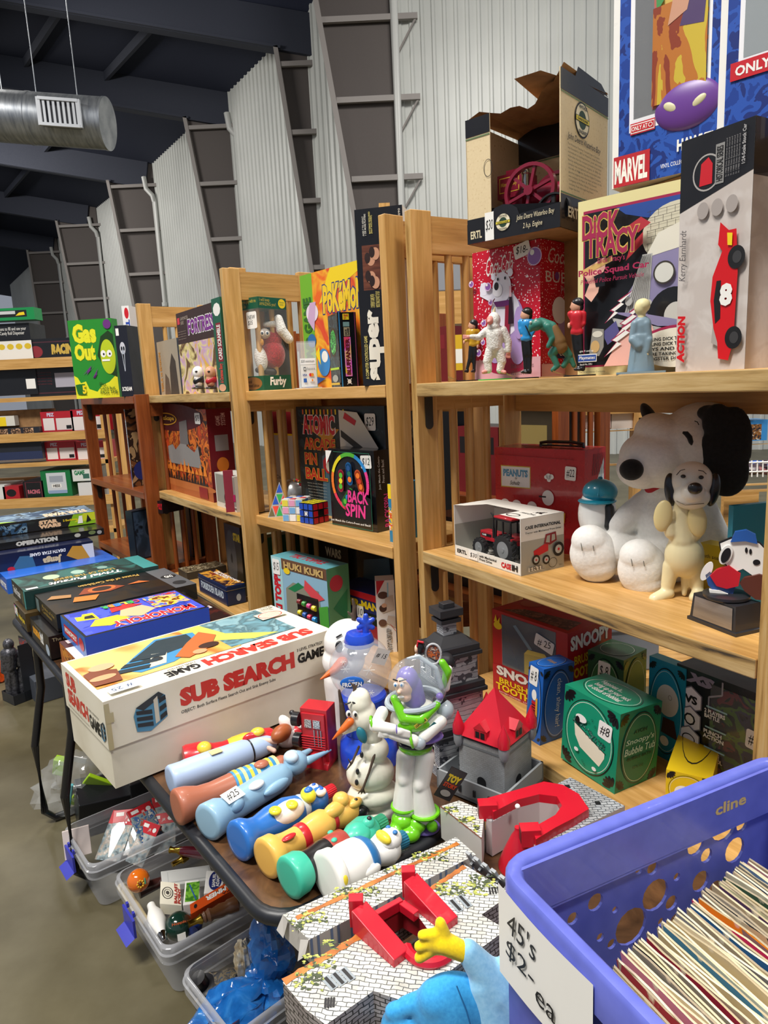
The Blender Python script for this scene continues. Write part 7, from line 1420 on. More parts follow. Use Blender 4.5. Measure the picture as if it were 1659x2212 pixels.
# ---------------- haunted house tower ----------------
def brick(key, c1, c2, c3, sc, rot=(0, 0, 0), mort=.03, plane='xy'):
 if key in _mc: return _mc[key]
 m = bpy.data.materials.new(key); m.use_nodes = True; nt = m.node_tree; b = nt.nodes['Principled BSDF']; b.inputs['Roughness'].default_value = .5
 tc = nt.nodes.new('ShaderNodeTexCoord'); mp = nt.nodes.new('ShaderNodeMapping'); mp.inputs['Rotation'].default_value = rot; nt.links.new(tc.outputs['Object'], mp.inputs[0])
 n = nt.nodes.new('ShaderNodeTexBrick'); n.inputs['Color1'].default_value = (*hexc(c1), 1); n.inputs['Color2'].default_value = (*hexc(c2), 1); n.inputs['Mortar'].default_value = (*hexc(c3), 1)
 n.inputs['Scale'].default_value = sc; n.inputs['Mortar Size'].default_value = mort; n.inputs['Brick Width'].default_value = .55; n.inputs['Row Height'].default_value = .25
 ds = nt.nodes.new('ShaderNodeTexNoise'); ds.inputs['Scale'].default_value = 60; nt.links.new(mp.outputs[0], ds.inputs['Vector'])
 mx = nt.nodes.new('ShaderNodeMix'); mx.data_type = 'VECTOR'; mx.inputs[0].default_value = .006; nt.links.new(mp.outputs[0], mx.inputs[4]); nt.links.new(ds.outputs['Color'], mx.inputs[5]); nt.links.new(mx.outputs[1], n.inputs['Vector'])
 # moss / shading marks of the printed tin
 ns = nt.nodes.new('ShaderNodeTexNoise'); ns.inputs['Scale'].default_value = 9; ns.inputs['Detail'].default_value = 6; ns.inputs['Roughness'].default_value = .7; nt.links.new(tc.outputs['Object'], ns.inputs['Vector'])
 r = nt.nodes.new('ShaderNodeValToRGB'); r.color_ramp.elements[0].position = .42; r.color_ramp.elements[0].color = (.75, .72, .68, 1); r.color_ramp.elements[1].position = .6; r.color_ramp.elements[1].color = (1, 1, 1, 1); nt.links.new(ns.outputs[0], r.inputs[0])
 mm = nt.nodes.new('ShaderNodeMix'); mm.data_type = 'RGBA'; mm.blend_type = 'MULTIPLY'; mm.inputs[0].default_value = 1; nt.links.new(n.outputs[0], mm.inputs[6]); nt.links.new(r.outputs[0], mm.inputs[7]); nt.links.new(mm.outputs[2], b.inputs['Base Color'])
 _mc[key] = m; return m
BKX = brick('grey_brick_xz', 'b9bcc0', '9a9da3', '4a4d55', 62, (math.pi/2, 0, 0)); BKY = brick('grey_brick_yz', 'c0c3c7', '9fa2a8', '4a4d55', 62, (math.pi/2, 0, math.pi/2)); BKD = M('232327', .5)
A = G(988, 1700, ZTB); dxh = -vpdir((945, 1612), (990, 1640)); dxh = U_R.u.copy()*.9+U_R.n*.05; dxh.normalize()
tw = thing('haunted_house_toy', 'black and grey brick haunted tower toy behind the space toy', 'toy', A+Vector((-.0, .07, 0)), math.atan2(dxh.y, dxh.x)-.15)
def tier(x0, x1, y0, y1, z0, z1, m=None):
 mb = MB(); mb.box((x0, y0, z0), (x1, y1, z1), m or BKD)
 if m is None: pass
 return mb
S_ = [(-.055, .03, -.045, .055, .0, .075), (-.052, .028, -.042, .052, .095, .155), (-.046, .022, -.038, .046, .175, .225), (-.024, .0, -.012, .016, .262, .285)]
for i, (x0, x1, y0, y1, z0, z1) in enumerate(S_):
 mb = MB(); mb.box((x0, y0, z0), (x1, y1, z1), BKX); k = mb.slot(BKY); mb.mi[3] = k; mb.mi[5] = k
 if i < 3:
  for wx in (.25, .7):
   f2 = Face(mb, (x0, y0, z0), (x1-x0, 0, 0), (0, 0, z1-z0)); f2.r(wx-.1, .25, wx+.1, .8, WHT); f2.r(wx-.08, .3, wx+.08, .76, BLK)
 mb.build('brick_tier', tw, smooth=0)
for (x0, x1, y0, y1, z0, z1) in S_:
 mb = MB(); e = .007; t = (z1-z0)
 mb.box((x0-e, y0-e, z1), (x1+e, y1+e, z1+.008), BKD); mb.box((x0-e*.5, y0-e*.5, z1+.008), (x1+e*.5, y1+e*.5, z1+.020), BKD); mb.build('black_ledge', tw, bevel=.001, smooth=0)
mb = MB(); mb.add([(-.04, -.03, .245), (.018, -.03, .245), (.018, .04, .245), (-.04, .04, .245), (-.028, -.016, .262), (.006, -.016, .262), (.006, .026, .262), (-.028, .026, .262)], [(3, 2, 1, 0), (4, 5, 6, 7), (0, 1, 5, 4), (1, 2, 6, 5), (2, 3, 7, 6), (3, 0, 4, 7)], BKD); mb.build('sloped_roof', tw, smooth=0)
mb = MB(); mb.prism([(-.034, -.022), (.010, -.022), (.010, .026), (-.034, .026)], .298, .312, BKD); mb.box((-.018, -.010, .312), (.0, .014, .322), BKD); mb.build('roof_cap', tw, bevel=.001)
f = Fig(Vector((tw.location.x, tw.location.y, ZTB))-Vector((0, .045, 0)), 'vampire_clock', 'small black haired vampire head beside a round clear dial on the tower', 'toy')
mb = MB(); q = f.p(936, 1408, -12); mb.torus(q, 20*f.m, 2.5*f.m, M('b8babd', .3), Matrix.Rotation(math.pi/2, 4, 'X') @ Matrix.Diagonal((.8, 1.1, 1, 1))); f.part(mb, 'clear_ring')
mb = MB(); f.e(mb, 936, 1408, 15, 21, pic(('8a5a4a', 'c8642a', '5a3a3a', 'b8a89a'), 160, 3), rd=3, d=-10); f.part(mb, 'dial_picture'); mb = MB(); f.c(mb, 930, 1420, 12, 962, 1432, 20, BKD, -2, 8); f.part(mb, 'bracket', .002, 1)
mb = MB(); f.e(mb, 909, 1394, 10, 15, BLKC, rd=10, d=-12); f.part(mb, 'black_hair'); mb = MB(); f.c(mb, 904, 1378, 2, 914, 1380, 2.4, RED, -20); f.c(mb, 904, 1378, 2, 901, 1392, 2, RED, -18); f.part(mb, 'red_band'); mb = MB(); f.e(mb, 900, 1396, 4, 9, FL, rd=7, d=-15); f.part(mb, 'face'); mb = MB(); f.c(mb, 900, 1411, 4, 914, 1412, 3, WHT, -12); f.part(mb, 'collar')
# ---------------- toy castle ----------------
STONE = brick('tin_stone_top', 'e2e2dc', 'cfd0cb', '4e5154', 44, (0, 0, .2), .022); STG = brick('tin_stone_grey', 'b4b9bd', 'a2a8ad', '4c5157', 44, (0, 0, 0), .03)
SIDEX = brick('tin_side_x', 'b9b3b2', '9d9698', '3c3a38', 46, (math.pi/2, 0, 0), .03); CG = M('979b9e', .5); TIN = M('c9c5bf', .35, .1); BLUEST = M('6d7f9e', .5)
ORG = ramp_mat('orange_edge', [(.3, '8a4a1a'), (.6, 'c87a34'), (.8, 'e0a050')], noise(sc=40, det=4), rough=.5); MOSS = ramp_mat('moss_print', [(.40, '3f4a30'), (.5, '9aa24a'), (.6, 'e0d46a')], noise(sc=120, det=3), rough=.5, const=True)
def slab(name, label, px, z, t, mtop, mside, art=None, hole=None, close=True, cat='toy'):
 """folded tin piece lying flat: outline given by pixels on its top plane"""
 pts = [G(x, y, z) for x, y in px]; c = sum(pts, Vector())/len(pts); o = thing(name, label, cat, (c.x, c.y, z-t)); q = [(p.x-c.x, p.y-c.y) for p in pts]
 a = sum(q[i][0]*q[(i+1) % len(q)][1]-q[(i+1) % len(q)][0]*q[i][1] for i in range(len(q)))
 if a < 0: q = q[::-1]
 mb = MB()
 if hole:
  hq = [G(x, y, z) for x, y in hole]; hq = [(p.x-c.x, p.y-c.y) for p in hq]
  bm = __import__('bmesh').new(); from mathutils.geometry import delaunay_2d_cdt
  al = [Vector(v) for v in q+hq]; n = len(q); ed = [(i, (i+1) % n) for i in range(n)]+[(n+i, n+(i+1) % len(hq)) for i in range(len(hq))]
  r = delaunay_2d_cdt(al, ed, [], 1, 1e-5); vs, fs = r[0], r[2]
  def ins(p, poly):
   w_ = False; j = len(poly)-1
   for i in range(len(poly)):
    if (poly[i][1] > p[1]) != (poly[j][1] > p[1]) and p[0] < (poly[j][0]-poly[i][0])*(p[1]-poly[i][1])/(poly[j][1]-poly[i][1])+poly[i][0]: w_ = not w_
    j = i
   return w_
  fs = [g for g in fs if not ins([sum(vs[i][k] for i in g)/3 for k in (0, 1)], hq)]; bm.free()
  mb.add([(v[0], v[1], t) for v in vs], fs, mtop)
 else: mb.add([(x, y, t) for x, y in q], [tuple(range(len(q)))], mtop)
 o2 = mb.build('printed_face', o, smooth=0)
 mb = MB(); n = len(q)
 for i in range(n): j = (i+1) % n; mb.add([(q[i][0], q[i][1], 0), (q[j][0], q[j][1], 0), (q[j][0], q[j][1], t), (q[i][0], q[i][1], t)], [(0, 1, 2, 3), (3, 2, 1, 0)], mside)
 mb.build('folded_side', o, smooth=0); L = lambda x, y, dz=0: G(x, y, z+dz)-Vector((c.x, c.y, z-t))
 return o, L
def strip(o, L, name, a, b_, wd, m, dz=.0006, n=1, jit=0):
 mb = MB(); p, q = L(*a), L(*b_); d = (q-p); s = Vector((-d.y, d.x, 0)).normalized()*wd/2; k = 14; v = []
 for i in range(k+1):
  c = p+d*i/k; w_ = 1+.25*math.sin(i*2.3+jit); v += [c-s*w_+Vector((0, 0, dz)), c+s*w_+Vector((0, 0, dz))]
 mb.add(v, [(2*i, 2*i+2, 2*i+3, 2*i+1) for i in range(k)]+[(2*i+1, 2*i+3, 2*i+2, 2*i) for i in range(k)], m); return mb.build(name, o, smooth=0)
def moss(o, L, spots, dz=.0007):
 mb = MB(); random.seed(5)
 for x, y, rx, ry, n in spots:
  for i in range(n):
   p = L(x+random.uniform(-rx, rx), y+random.uniform(-ry, ry), dz+random.random()*.0003); r = random.uniform(.0012, .0028)
   mb.add([p+Vector((r*(1+.5*math.sin(k*3))*math.cos(k*1.05), r*.7*math.sin(k*1.05), 0)) for k in range(6)], [(0, 1, 2, 3, 4, 5)], MOSS)
 mb.build('printed_moss', o, smooth=0)
# long wall
o, L = slab('castle_wall', 'long grey and white tin wall of toy castle beside the bottles', [(611, 1976), (667, 2030), (1028, 1846), (985, 1808)], .79, .034, STONE, TIN)
strip(o, L, 'orange_edge', (640, 1984), (990, 1822), .007, ORG); moss(o, L, [(680, 1980, 26, 12, 50), (770, 1930, 50, 14, 90), (860, 1880, 30, 10, 40), (930, 1850, 40, 10, 60), (640, 2000, 16, 12, 30)])
mb = MB(); p, q = L(667, 2030), L(1028, 1846)
for i in range(28):
 if i % 3 == 2: continue
 a = p+(q-p)*((i+.2)/28); b_ = p+(q-p)*((i+.55)/28); n_ = Vector((.0, -.0008, 0)); mb.add([a+n_-Vector((0, 0, .034)), b_+n_-Vector((0, 0, .034)), b_+n_, a+n_], [(0, 1, 2, 3)], BLUEST)
mb.build('printed_merlons', o, smooth=0)
mb = MB(); p = L(667, 2030); q = L(611, 1976); mb.add([p, p+Vector((-.006, -.004, -.02)), p+Vector((-.016, .0, -.03)), p+Vector((-.012, .01, -.008))], [(0, 1, 2, 3), (3, 2, 1, 0)], TIN); mb.add([q, q+Vector((-.010, .0, -.022)), q+Vector((-.0, -.01, -.026)), q+Vector((.008, -.012, 0))], [(0, 1, 2, 3), (3, 2, 1, 0)], TIN); mb.build('bent_tab', o, smooth=0)
# gatehouse front lying on the table
GH = [(611, 2122), (1004, 1868), (1106, 1930), (1040, 1976), (1094, 2008), (880, 2165), (806, 2141), (704, 2214), (660, 2180)]
o, L = slab('castle_gatehouse', 'printed tin castle gatehouse lying flat with a red gate frame', GH, .80, .052, STONE, SIDEX, hole=[(800, 1998), (868, 1960), (905, 1982), (955, 2050), (900, 2075), (870, 2068)])
strip(o, L, 'orange_edge', (613, 2122), (775, 2024), .009, ORG, jit=1); strip(o, L, 'orange_edge', (925, 1925), (1004, 1872), .007, ORG, jit=2)
moss(o, L, [(690, 2075, 34, 16, 50), (668, 2120, 30, 20, 60), (725, 2040, 30, 10, 30), (1000, 1920, 56, 14, 110), (1040, 1905, 30, 16, 60), (960, 1925, 20, 12, 30)])
for bx_, by_ in ((715, 2100), (968, 1942)):
 for k in range(3):
  mb = MB(); a = Vector((bx_-14+k*19, by_+10-k*9)); c = (a.x+23, a.y+25)
  p, q = L(a.x, a.y, .0009), L(c[0]*1.0, c[1], .0009); d = (q-p); s = Vector((-d.y, d.x, 0)).normalized()
  mb.add([p-s*.005, q-s*.005, q+s*.005, p+s*.005], [(0, 1, 2, 3), (3, 2, 1, 0)], M('8d969c')); u_ = Vector((0, 0, .0003)); mb.add([p-s*.002+u_+d*.06, q-s*.002+u_-d*.06, q+s*.002+u_-d*.06, p+s*.002+u_+d*.06], [(0, 1, 2, 3), (3, 2, 1, 0)], BLK); mb.build('arrow_slit', o, smooth=0)
for x, y in ((712, 2168), (1067, 1926)):
 mb = MB()
 for k in range(4): p = L(x-9+k*6, y-2-k*.5, .001); mb.box(tuple(p+Vector((-.0012, -.006, 0))), tuple(p+Vector((.0012, .006, .0003))), BLK)
 mb.build('barred_vent', o, smooth=0)
CR2 = M('c0182c', .3, coat=.25)
def beam(o, L, a, b_, wd, h0, h1, name='red_ramp'):
 mb = MB(); p, q = L(*a), L(*b_); d = (q-p); s = Vector((-d.y, d.x, 0)).normalized()*wd/2; v = [p-s, q-s, q+s, p+s]; hs = [h0, h1, h1, h0]
 mb.add([x+Vector((0, 0, -.002)) for x in v]+[x+Vector((0, 0, h)) for x, h in zip(v, hs)], [(3, 2, 1, 0), (4, 5, 6, 7), (0, 1, 5, 4), (1, 2, 6, 5), (2, 3, 7, 6), (3, 0, 4, 7)], CR2); return mb.build(name, o, smooth=0, bevel=.001)
beam(o, L, (778, 2002), (868, 2078), .024, .030, .010); beam(o, L, (888, 1938), (975, 2005), .024, .030, .010)
for a in ((772, 1992), (884, 1928)): mb = MB(); p = L(*a); mb.box(tuple(p+Vector((-.009, -.007, -.002))), tuple(p+Vector((.009, .007, .036))), CR2, None); mb.build('red_block', o, bevel=.001, smooth=0)
beam(o, L, (800, 1996), (868, 1958), .008, .012, .012, 'red_crossbar'); beam(o, L, (868, 1962), (900, 1985), .010, .010, .010, 'red_crossbar')
mb = MB(); p, q = L(868, 2068, 0), L(975, 2062, 0); cc = (p+q)/2; mb.torus(cc+Vector((.004, .012, .004)), (q-p).length*.46, .007, CR2, Matrix.Rotation(.1, 4, 'Z'), 24, 180, 345); mb.build('red_arch', o)
mb = MB(); hp = [L(x, y) for x, y in ((800, 1998), (868, 1960), (905, 1982), (955, 2050), (900, 2075), (870, 2068))]
for i in range(6): a, b_ = hp[i], hp[(i+1) % 6]; mb.add([a-Vector((0, 0, .03)), b_-Vector((0, 0, .03)), b_, a], [(0, 1, 2, 3), (3, 2, 1, 0)], M('8a1420', .4))
mb.build('gate_lining', o, smooth=0)
# second gatehouse with red arch, further right
o, L = slab('castle_gate_block', 'grey stone tin block carrying a large red horseshoe arch', [(1049, 1768), (1232, 1679), (1350, 1741), (1156, 1836), (1150, 1812), (1176, 1792), (1200, 1778), (1214, 1758), (1203, 1738), (1165, 1733), (1118, 1745), (1062, 1776)], .80, .058, STG, M('bfb4b2', .4))
def ringpoly(o, L, outer, inner, h, name):
 mb = MB(); n = len(outer); O = [L(*p) for p in outer]; I = [L(*p) for p in inner]; u_ = Vector((0, 0, h)); v = []
 for a in (O, [p+u_ for p in O], [p+u_ for p in I], I): v += a
 fs = []
 for i in range(n-1): fs += [(i, i+1, n+i+1, n+i), (n+i, n+i+1, 2*n+i+1, 2*n+i), (2*n+i, 2*n+i+1, 3*n+i+1, 3*n+i)]
 fs += [(0, n, 2*n, 3*n), (n-1, 4*n-1, 3*n-1, 2*n-1)]; mb.add(v, fs+[f_[::-1] for f_ in fs], CR2); return mb.build(name, o, smooth=0)
ringpoly(o, L, [(1050, 1742), (1120, 1722), (1175, 1705), (1215, 1712), (1250, 1732), (1272, 1765), (1240, 1785), (1200, 1806), (1158, 1832)], [(1066, 1772), (1118, 1745), (1165, 1733), (1203, 1738), (1214, 1758), (1200, 1778), (1176, 1792), (1158, 1802), (1150, 1812)], .014, 'red_arch')
for a, b_ in (((1056, 1760), (1062, 1768)), ((1148, 1815), (1154, 1826))):
 mb = MB(); p = L(*a); mb.box(tuple(p+Vector((-.016, -.010, -.004))), tuple(p+Vector((.012, .010, .022))), CR2); mb.box(tuple(p+Vector((-.0165, -.007, .0))), tuple(p+Vector((-.016, .007, .018))), M('5a0a14')); mb.build('red_block', o, smooth=0)
mb = MB(); p = L(1118, 1742, .016); mb.ell(p, .004, WHT); mb.build('white_peg', o); moss(o, L, [])if 0 else None
for x, y in ((1226, 1699), (1291, 1734)): mb = MB(); p = L(x, y, .0008); mb.box(tuple(p+Vector((-.004, -.004, 0))), tuple(p+Vector((.004, .004, .0004))), BLK); mb.build('printed_window', o, smooth=0)
# open inside wall between the blocks: pale pinkish tin
A1, A2_ = G(1047, 1772, .80), G(1046, 1830, .745)
# small tin box by the space toy
o, L = slab('castle_tin_box', 'small open tin box with mossy stone print right of the space toy', [(951, 1742), (992, 1729), (1047, 1752), (1040, 1812)], .80, .055, STONE, TIN); moss(o, L, [(975, 1748, 14, 6, 40), (1008, 1770, 16, 7, 50), (1030, 1790, 6, 8, 20)]); strip(o, L, 'rust_edge', (951, 1742), (1040, 1812), .002, M('6a3a2a'))
# keep with its red roof on a grey walled base
K = G(1082, 1728, ZTB+.004); kp = thing('castle_keep', 'grey toy castle keep with pointed red roof on grey walled base', 'toy', K+Vector((0, .05, 0)), -.72)
w = .046; mb = MB()
def kbox(mb, x0, x1, y0, y1, z0, z1, m): mb.box((x0, y0, z0), (x1, y1, z1), m)
kbox(mb, -.078, .062, -.072, .060, 0, .006, CG); kbox(mb, -.078, -.074, -.072, .06, 0, .036, CG); kbox(mb, -.078, .062, -.072, -.068, 0, .036, CG); kbox(mb, .058, .062, -.072, .06, 0, .036, CG); kbox(mb, -.078, .062, .056, .06, 0, .036, CG)
for k in range(4): kbox(mb, -.06+.03*k, -.055+.03*k, -.0745, -.072, .012, .024, M('2a2c2e'))
mb.build('walled_base', kp, smooth=0)
KB = brick('keep_block', 'a2a6a9', '9ca0a3', '85898c', 70, (math.pi/2, 0, 0), .02)
mb = MB(); mb.box((-w, -w, .006), (w, w, .098), KB)
for fc in (Face(mb, (-w, -w, .006), (2*w, 0, 0), (0, 0, .092)), Face(mb, (w, -w, .006), (0, 2*w, 0), (0, 0, .092))):
 fc.r(.40, .0, .60, .22, BLK); fc.e(.5, .22, .10, .10, BLK); fc.r(0, .86, 1, .90, M('6f7376'))
mb.build('keep_walls', kp, smooth=0)
for sx in (-1, 1):
 for sy in (-1, 1):
  mb = MB(); mb.lathe([(.006, .082), (.009, .090), (.0095, .106)], CG, 12, Matrix.Translation((sx*w, sy*w, 0))); mb.build('corner_turret', kp); mb = MB(); mb.lathe([(.0105, .106), (.0105, .120), (.006, .132), (.0008, .146)], CR2, 12, Matrix.Translation((sx*w, sy*w, 0))); mb.build('turret_cap', kp)
mb = MB(); e = w+.004; mb.add([(-e, -e, .104), (e, -e, .104), (e, e, .104), (-e, e, .104), (0, 0, .185)], [(3, 2, 1, 0), (0, 1, 4), (1, 2, 4), (2, 3, 4), (3, 0, 4)], CR2); mb.build('red_roof', kp, smooth=0)
for r in (0, 1):
 R_ = Matrix.Rotation(r*math.pi/2, 4, 'Z'); mb = MB(); mb.box((-.012, -w-.002, .106), (.012, -w+.018, .124), CR2, R_); mb.add([R_ @ Vector(p) for p in ((-.014, -w-.003, .124), (.014, -w-.003, .124), (0, -w-.003, .138), (0, -w+.03, .138), (-.014, -w+.02, .124), (.014, -w+.02, .124))], [(0, 1, 2), (0, 2, 3, 4), (1, 5, 3, 2)], CR2)
 fc = Face(mb, R_ @ Vector((-.012, -w-.0022, .106)), R_.to_3x3() @ Vector((.024, 0, 0)), (0, 0, .018)); fc.r(.12, .15, .45, .8, BLK); fc.r(.55, .15, .88, .8, BLK); mb.build('dormer', kp, smooth=0)
P = G(1120, 1872, ZTB); mb = MB(); mb.lathe([(.030, 0), (.030, .004), (.022, .025), (.010, .052), (.005, .060), (.005, .066)], CR2, 28); tag(mb.build('cone_roof', None, P), 'loose red cone roof of toy castle by the crate corner', 'toy')
# grey battlement strip
a, c = G(1012, 1850, .80), G(1105, 1915, .80); o = thing('battlement_strip', 'grey plastic battlement strip leaning between gatehouse and blue crate', 'toy', a, math.atan2((c-a).y, (c-a).x)); Ln = (c-a).length; mb = MB(); Tt = Matrix.Rotation(.5, 4, 'X')
mb.box((0, -.002, -.03), (Ln, .002, .004), CG, Tt)
for k in range(5): mb.box((Ln*(k+.1)/5, -.002, .004), (Ln*(k+.62)/5, .002, .014), CG, Tt); mb.box((Ln*(k+.25)/5, -.006, -.012), (Ln*(k+.5)/5, -.002, -.006), CG, Tt)
mb.build('battlements', o, smooth=0)
# ---------------- plush arm and blue dress at the bottom edge ----------------
P = G(985, 2160, .80); f = Fig(Vector((P.x, P.y, .80)), 'plush_doll', 'plush doll with yellow hand, pale blue sleeve and bright blue dress', 'soft toy')
YF = ramp_mat('yellow_felt', [(.3, 'e6c200'), (.7, 'f5d600')], noise(sc=300, det=4), rough=.95, sheen=.2); BF = ramp_mat('blue_felt', [(.3, '2a8fce'), (.7, '3aa2dc')], noise(sc=260, det=4), rough=.95, sheen=.2); LBF = ramp_mat('pale_blue_felt', [(.3, '84c0e4'), (.7, '9bd0ee')], noise(sc=260, det=4), rough=.95, sheen=.3)
mb = MB(); f.e(mb, 948, 2035, 32, 28, YF, rd=20); f.c(mb, 955, 2035, 24, 1010, 2060, 20, YF)
for x, y, r in ((912, 2018, 11), (906, 2042, 12), (906, 2066, 12)): f.c(mb, 940, 2030+(y-2042)*.6, 13, x, y, r, YF, -3)
f.c(mb, 958, 2018, 15, 951, 1995, 12, YF, 2); f.part(mb, 'hand', .0022, 3)
mb = MB(); f.c(mb, 1012, 2058, 26, 1075, 2135, 44, LBF, 2, 0); f.c(mb, 1075, 2135, 44, 1120, 2180, 60, LBF, 0, 10); f.c(mb, 1040, 2120, 30, 1080, 2230, 60, LBF, -12, -12); f.c(mb, 1095, 2098, 26, 1130, 2140, 40, LBF, 10, 20); f.part(mb, 'sleeve', .003, 4)
mb = MB(); f.e(mb, 985, 2185, 96, 98, BF, rd=52, d=-6); f.e(mb, 950, 2150, 50, 48, BF, rd=40, d=-12); f.e(mb, 1040, 2240, 90, 80, BF, rd=55, d=-6); f.c(mb, 900, 2160, 22, 850, 2180, 20, BF, -6); f.e(mb, 880, 2215, 60, 45, BF, rd=40); f.part(mb, 'dress', .0035, 4)
mb = MB(); mb.tube([f.p(985, 2090, -46), f.p(1005, 2130, -60), f.p(1020, 2180, -66), f.p(1030, 2230, -66)], .0008, M('1f6fa8', .8), 6); f.part(mb, 'seam')
mb = MB(); f.e(mb, 838, 2210, 14, 12, YF); f.part(mb, 'foot')
# ---------------- blue crate of records ----------------
CB = ramp_mat('periwinkle_plastic', [(.3, '5a63b8'), (.7, '646dc4')], noise(sc=40, det=2), rough=.32, coat=.15)
from mathutils.geometry import delaunay_2d_cdt
def holed(mb, w, h, holes, t, m, T, step=14):
 """flat panel w x h with round or oval holes, thickness t along local -z of T"""
 vs = [Vector(p) for p in ((0, 0), (w, 0), (w, h), (0, h))]; ed = [(0, 1), (1, 2), (2, 3), (3, 0)]; rings = []
 for cx, cy, rx, ry in holes:
  b0 = len(vs); r_ = [(cx+rx*math.cos(2*math.pi*k/step), cy+ry*math.sin(2*math.pi*k/step)) for k in range(step)]
  vs += [Vector(p) for p in r_]; ed += [(b0+k, b0+(k+1) % step) for k in range(step)]; rings.append(r_)
 r = delaunay_2d_cdt(vs, ed, [], 1, 1e-6); P, F_ = r[0], r[2]
 def solid(f):
  x = sum(P[i][0] for i in f)/len(f); y = sum(P[i][1] for i in f)/len(f)
  return all(((x-cx)/rx)**2+((y-cy)/ry)**2 > .97 for cx, cy, rx, ry in holes)
 F_ = [f for f in F_ if solid(f)]
 mb.add([(p[0], p[1], 0) for p in P], F_, m, T); mb.add([(p[0], p[1], -t) for p in P], [f[::-1] for f in F_], m, T)
 for r_ in rings:
  n = len(r_); mb.add([(x, y, 0) for x, y in r_]+[(x, y, -t) for x, y in r_], [(k, (k+1) % n, n+(k+1) % n, n+k) for k in range(n)], m, T)
R0 = G(1100, 1868, 1.0); R1 = G(1650, 1648, 1.0); c1 = (R1-R0).normalized(); c2 = Vector((c1.y, -c1.x, 0)); CL, CW, CH = .385, .30, .256
O = R0-Vector((0, 0, CH)); cr = thing('record_crate', 'large periwinkle blue plastic crate with round holes full of single records', 'crate', O, math.atan2(c1.y, c1.x))
# local: x along the far wall, -y towards the viewer; far wall y=0
rx = Matrix(((1, 0, 0, 0), (0, 0, 1, 0), (0, 1, 0, 0), (0, 0, 0, 1)))      # panel xy -> x,z facing +y... thickness to -y
holes = [(.155, .125, .022, .022), (.105, .175, .010, .010), (.075, .168, .007, .007), (.05, .125, .007, .007), (.062, .142, .004, .004), (.09, .095, .020, .020), (.132, .155, .004, .004), (.128, .115, .006, .006), (.19, .15, .019, .019), (.185, .185, .008, .008), (.215, .13, .009, .009), (.222, .16, .005, .005), (.165, .19, .005, .005), (.20, .112, .005, .005), (.25, .19, .013, .013), (.268, .17, .009, .009), (.235, .205, .006, .006), (.295, .20, .021, .021), (.272, .21, .005, .005), (.325, .19, .009, .009), (.33, .215, .005, .005), (.315, .16, .016, .016), (.26, .14, .013, .013), (.112, .13, .005, .005), (.155, .09, .005, .005), (.225, .10, .014, .014), (.285, .12, .011, .011), (.175, .075, .016, .016), (.06, .07, .015, .015), (.125, .06, .012, .012), (.34, .10, .012, .012)]
mb = MB(); holed(mb, CL, CH-.02, holes, .003, CB, Matrix.Translation((0, 0, 0)) @ rx); mb.build('long_wall', cr, smooth=0)
mb = MB(); mb.box((.004, -.010, CH-.058), (CL-.004, -.003, CH-.055), CB); mb.box((.001, -.010, CH-.056), (CL-.001, -.0065, CH-.002), CB); f = Face(mb, (.001, -.010, CH-.056), (CL, 0, 0), (0, 0, .054)); f.t('cline', .70, .42, .83, .68, M('d0b46a'), .03); mb.build('upper_band', cr, smooth=0)
mb = MB(); holed(mb, CW, CH-.02, [(.19, .175, .062, .030), (.045, .05, .022, .03), (.11, .06, .010, .010), (.15, .09, .006, .006), (.22, .07, .02, .02)], .003, CB, Matrix(((0, 0, 1, 0), (-1, 0, 0, 0), (0, 1, 0, 0), (0, 0, 0, 1)))); mb.build('end_wall', cr, smooth=0)
mb = MB(); holed(mb, CW, CH-.02, [(.15, .175, .05, .02)], .003, CB, Matrix.Translation((CL+.003, 0, 0)) @ Matrix(((0, 0, 1, 0), (-1, 0, 0, 0), (0, 1, 0, 0), (0, 0, 0, 1)))); mb.build('end_wall', cr, smooth=0)
mb = MB(); mb.box((0, -CW, 0), (CL, -CW+.003, CH-.02), CB); mb.build('long_wall', cr, smooth=0); mb = MB(); mb.box((.001, -CW, 0), (CL, -.001, .003), CB); mb.build('crate_floor', cr, smooth=0)
def rrect(x0, y0, x1, y1, r, z, n=6): return [Vector((cx+r*math.cos(math.radians(a0+90*k/n)), cy+r*math.sin(math.radians(a0+90*k/n)), z)) for cx, cy, a0 in ((x1-r, y1-r, 0), (x0+r, y1-r, 90), (x0+r, y0+r, 180), (x1-r, y0+r, 270)) for k in range(n+1)]
def ringwall(mb, loops, m):
 n = len(loops[0]); v = [p for l in loops for p in l]; mb.add(v, [(i*n+k, i*n+(k+1) % n, (i+1)*n+(k+1) % n, (i+1)*n+k) for i in range(len(loops)-1) for k in range(n)], m)
mb = MB(); e = .013; ringwall(mb, [rrect(.006, -CW+.006, CL-.006, -.006, .02, CH-.03), rrect(.003, -CW+.003, CL-.003, -.003, .022, CH-.004), rrect(-.001, -CW-.001, CL+.001, .001, .026, CH), rrect(-e+.003, -CW-e+.003, CL+e-.003, e-.003, .034, CH), rrect(-e, -CW-e, CL+e, e, .036, CH-.004), rrect(-e, -CW-e, CL+e, e, .036, CH-.040), rrect(-e+.003, -CW-e+.003, CL+e-.003, e-.003, .034, CH-.040), rrect(-e+.003, -CW-e+.003, CL+e-.003, e-.003, .034, CH-.008)], CB); mb.build('rolled_rim', cr, smooth=50)
mb = MB(); v = []; nx = 8
for i in range(nx+1):
 t = i/nx
 for zz in (CH-.012, CH-.098): v.append((-e-.0015-.003*math.sin(t*3.1), -.002-t*.13, zz-.012*(1-t) if zz < .2 else zz))
mb.add(v, [(2*i, 2*i+1, 2*i+3, 2*i+2) for i in range(nx)], WHT); fw = Face(mb, (-e-.0052, -.004, CH-.105), (0, -.125, 0), (0, 0, .092), .0003)
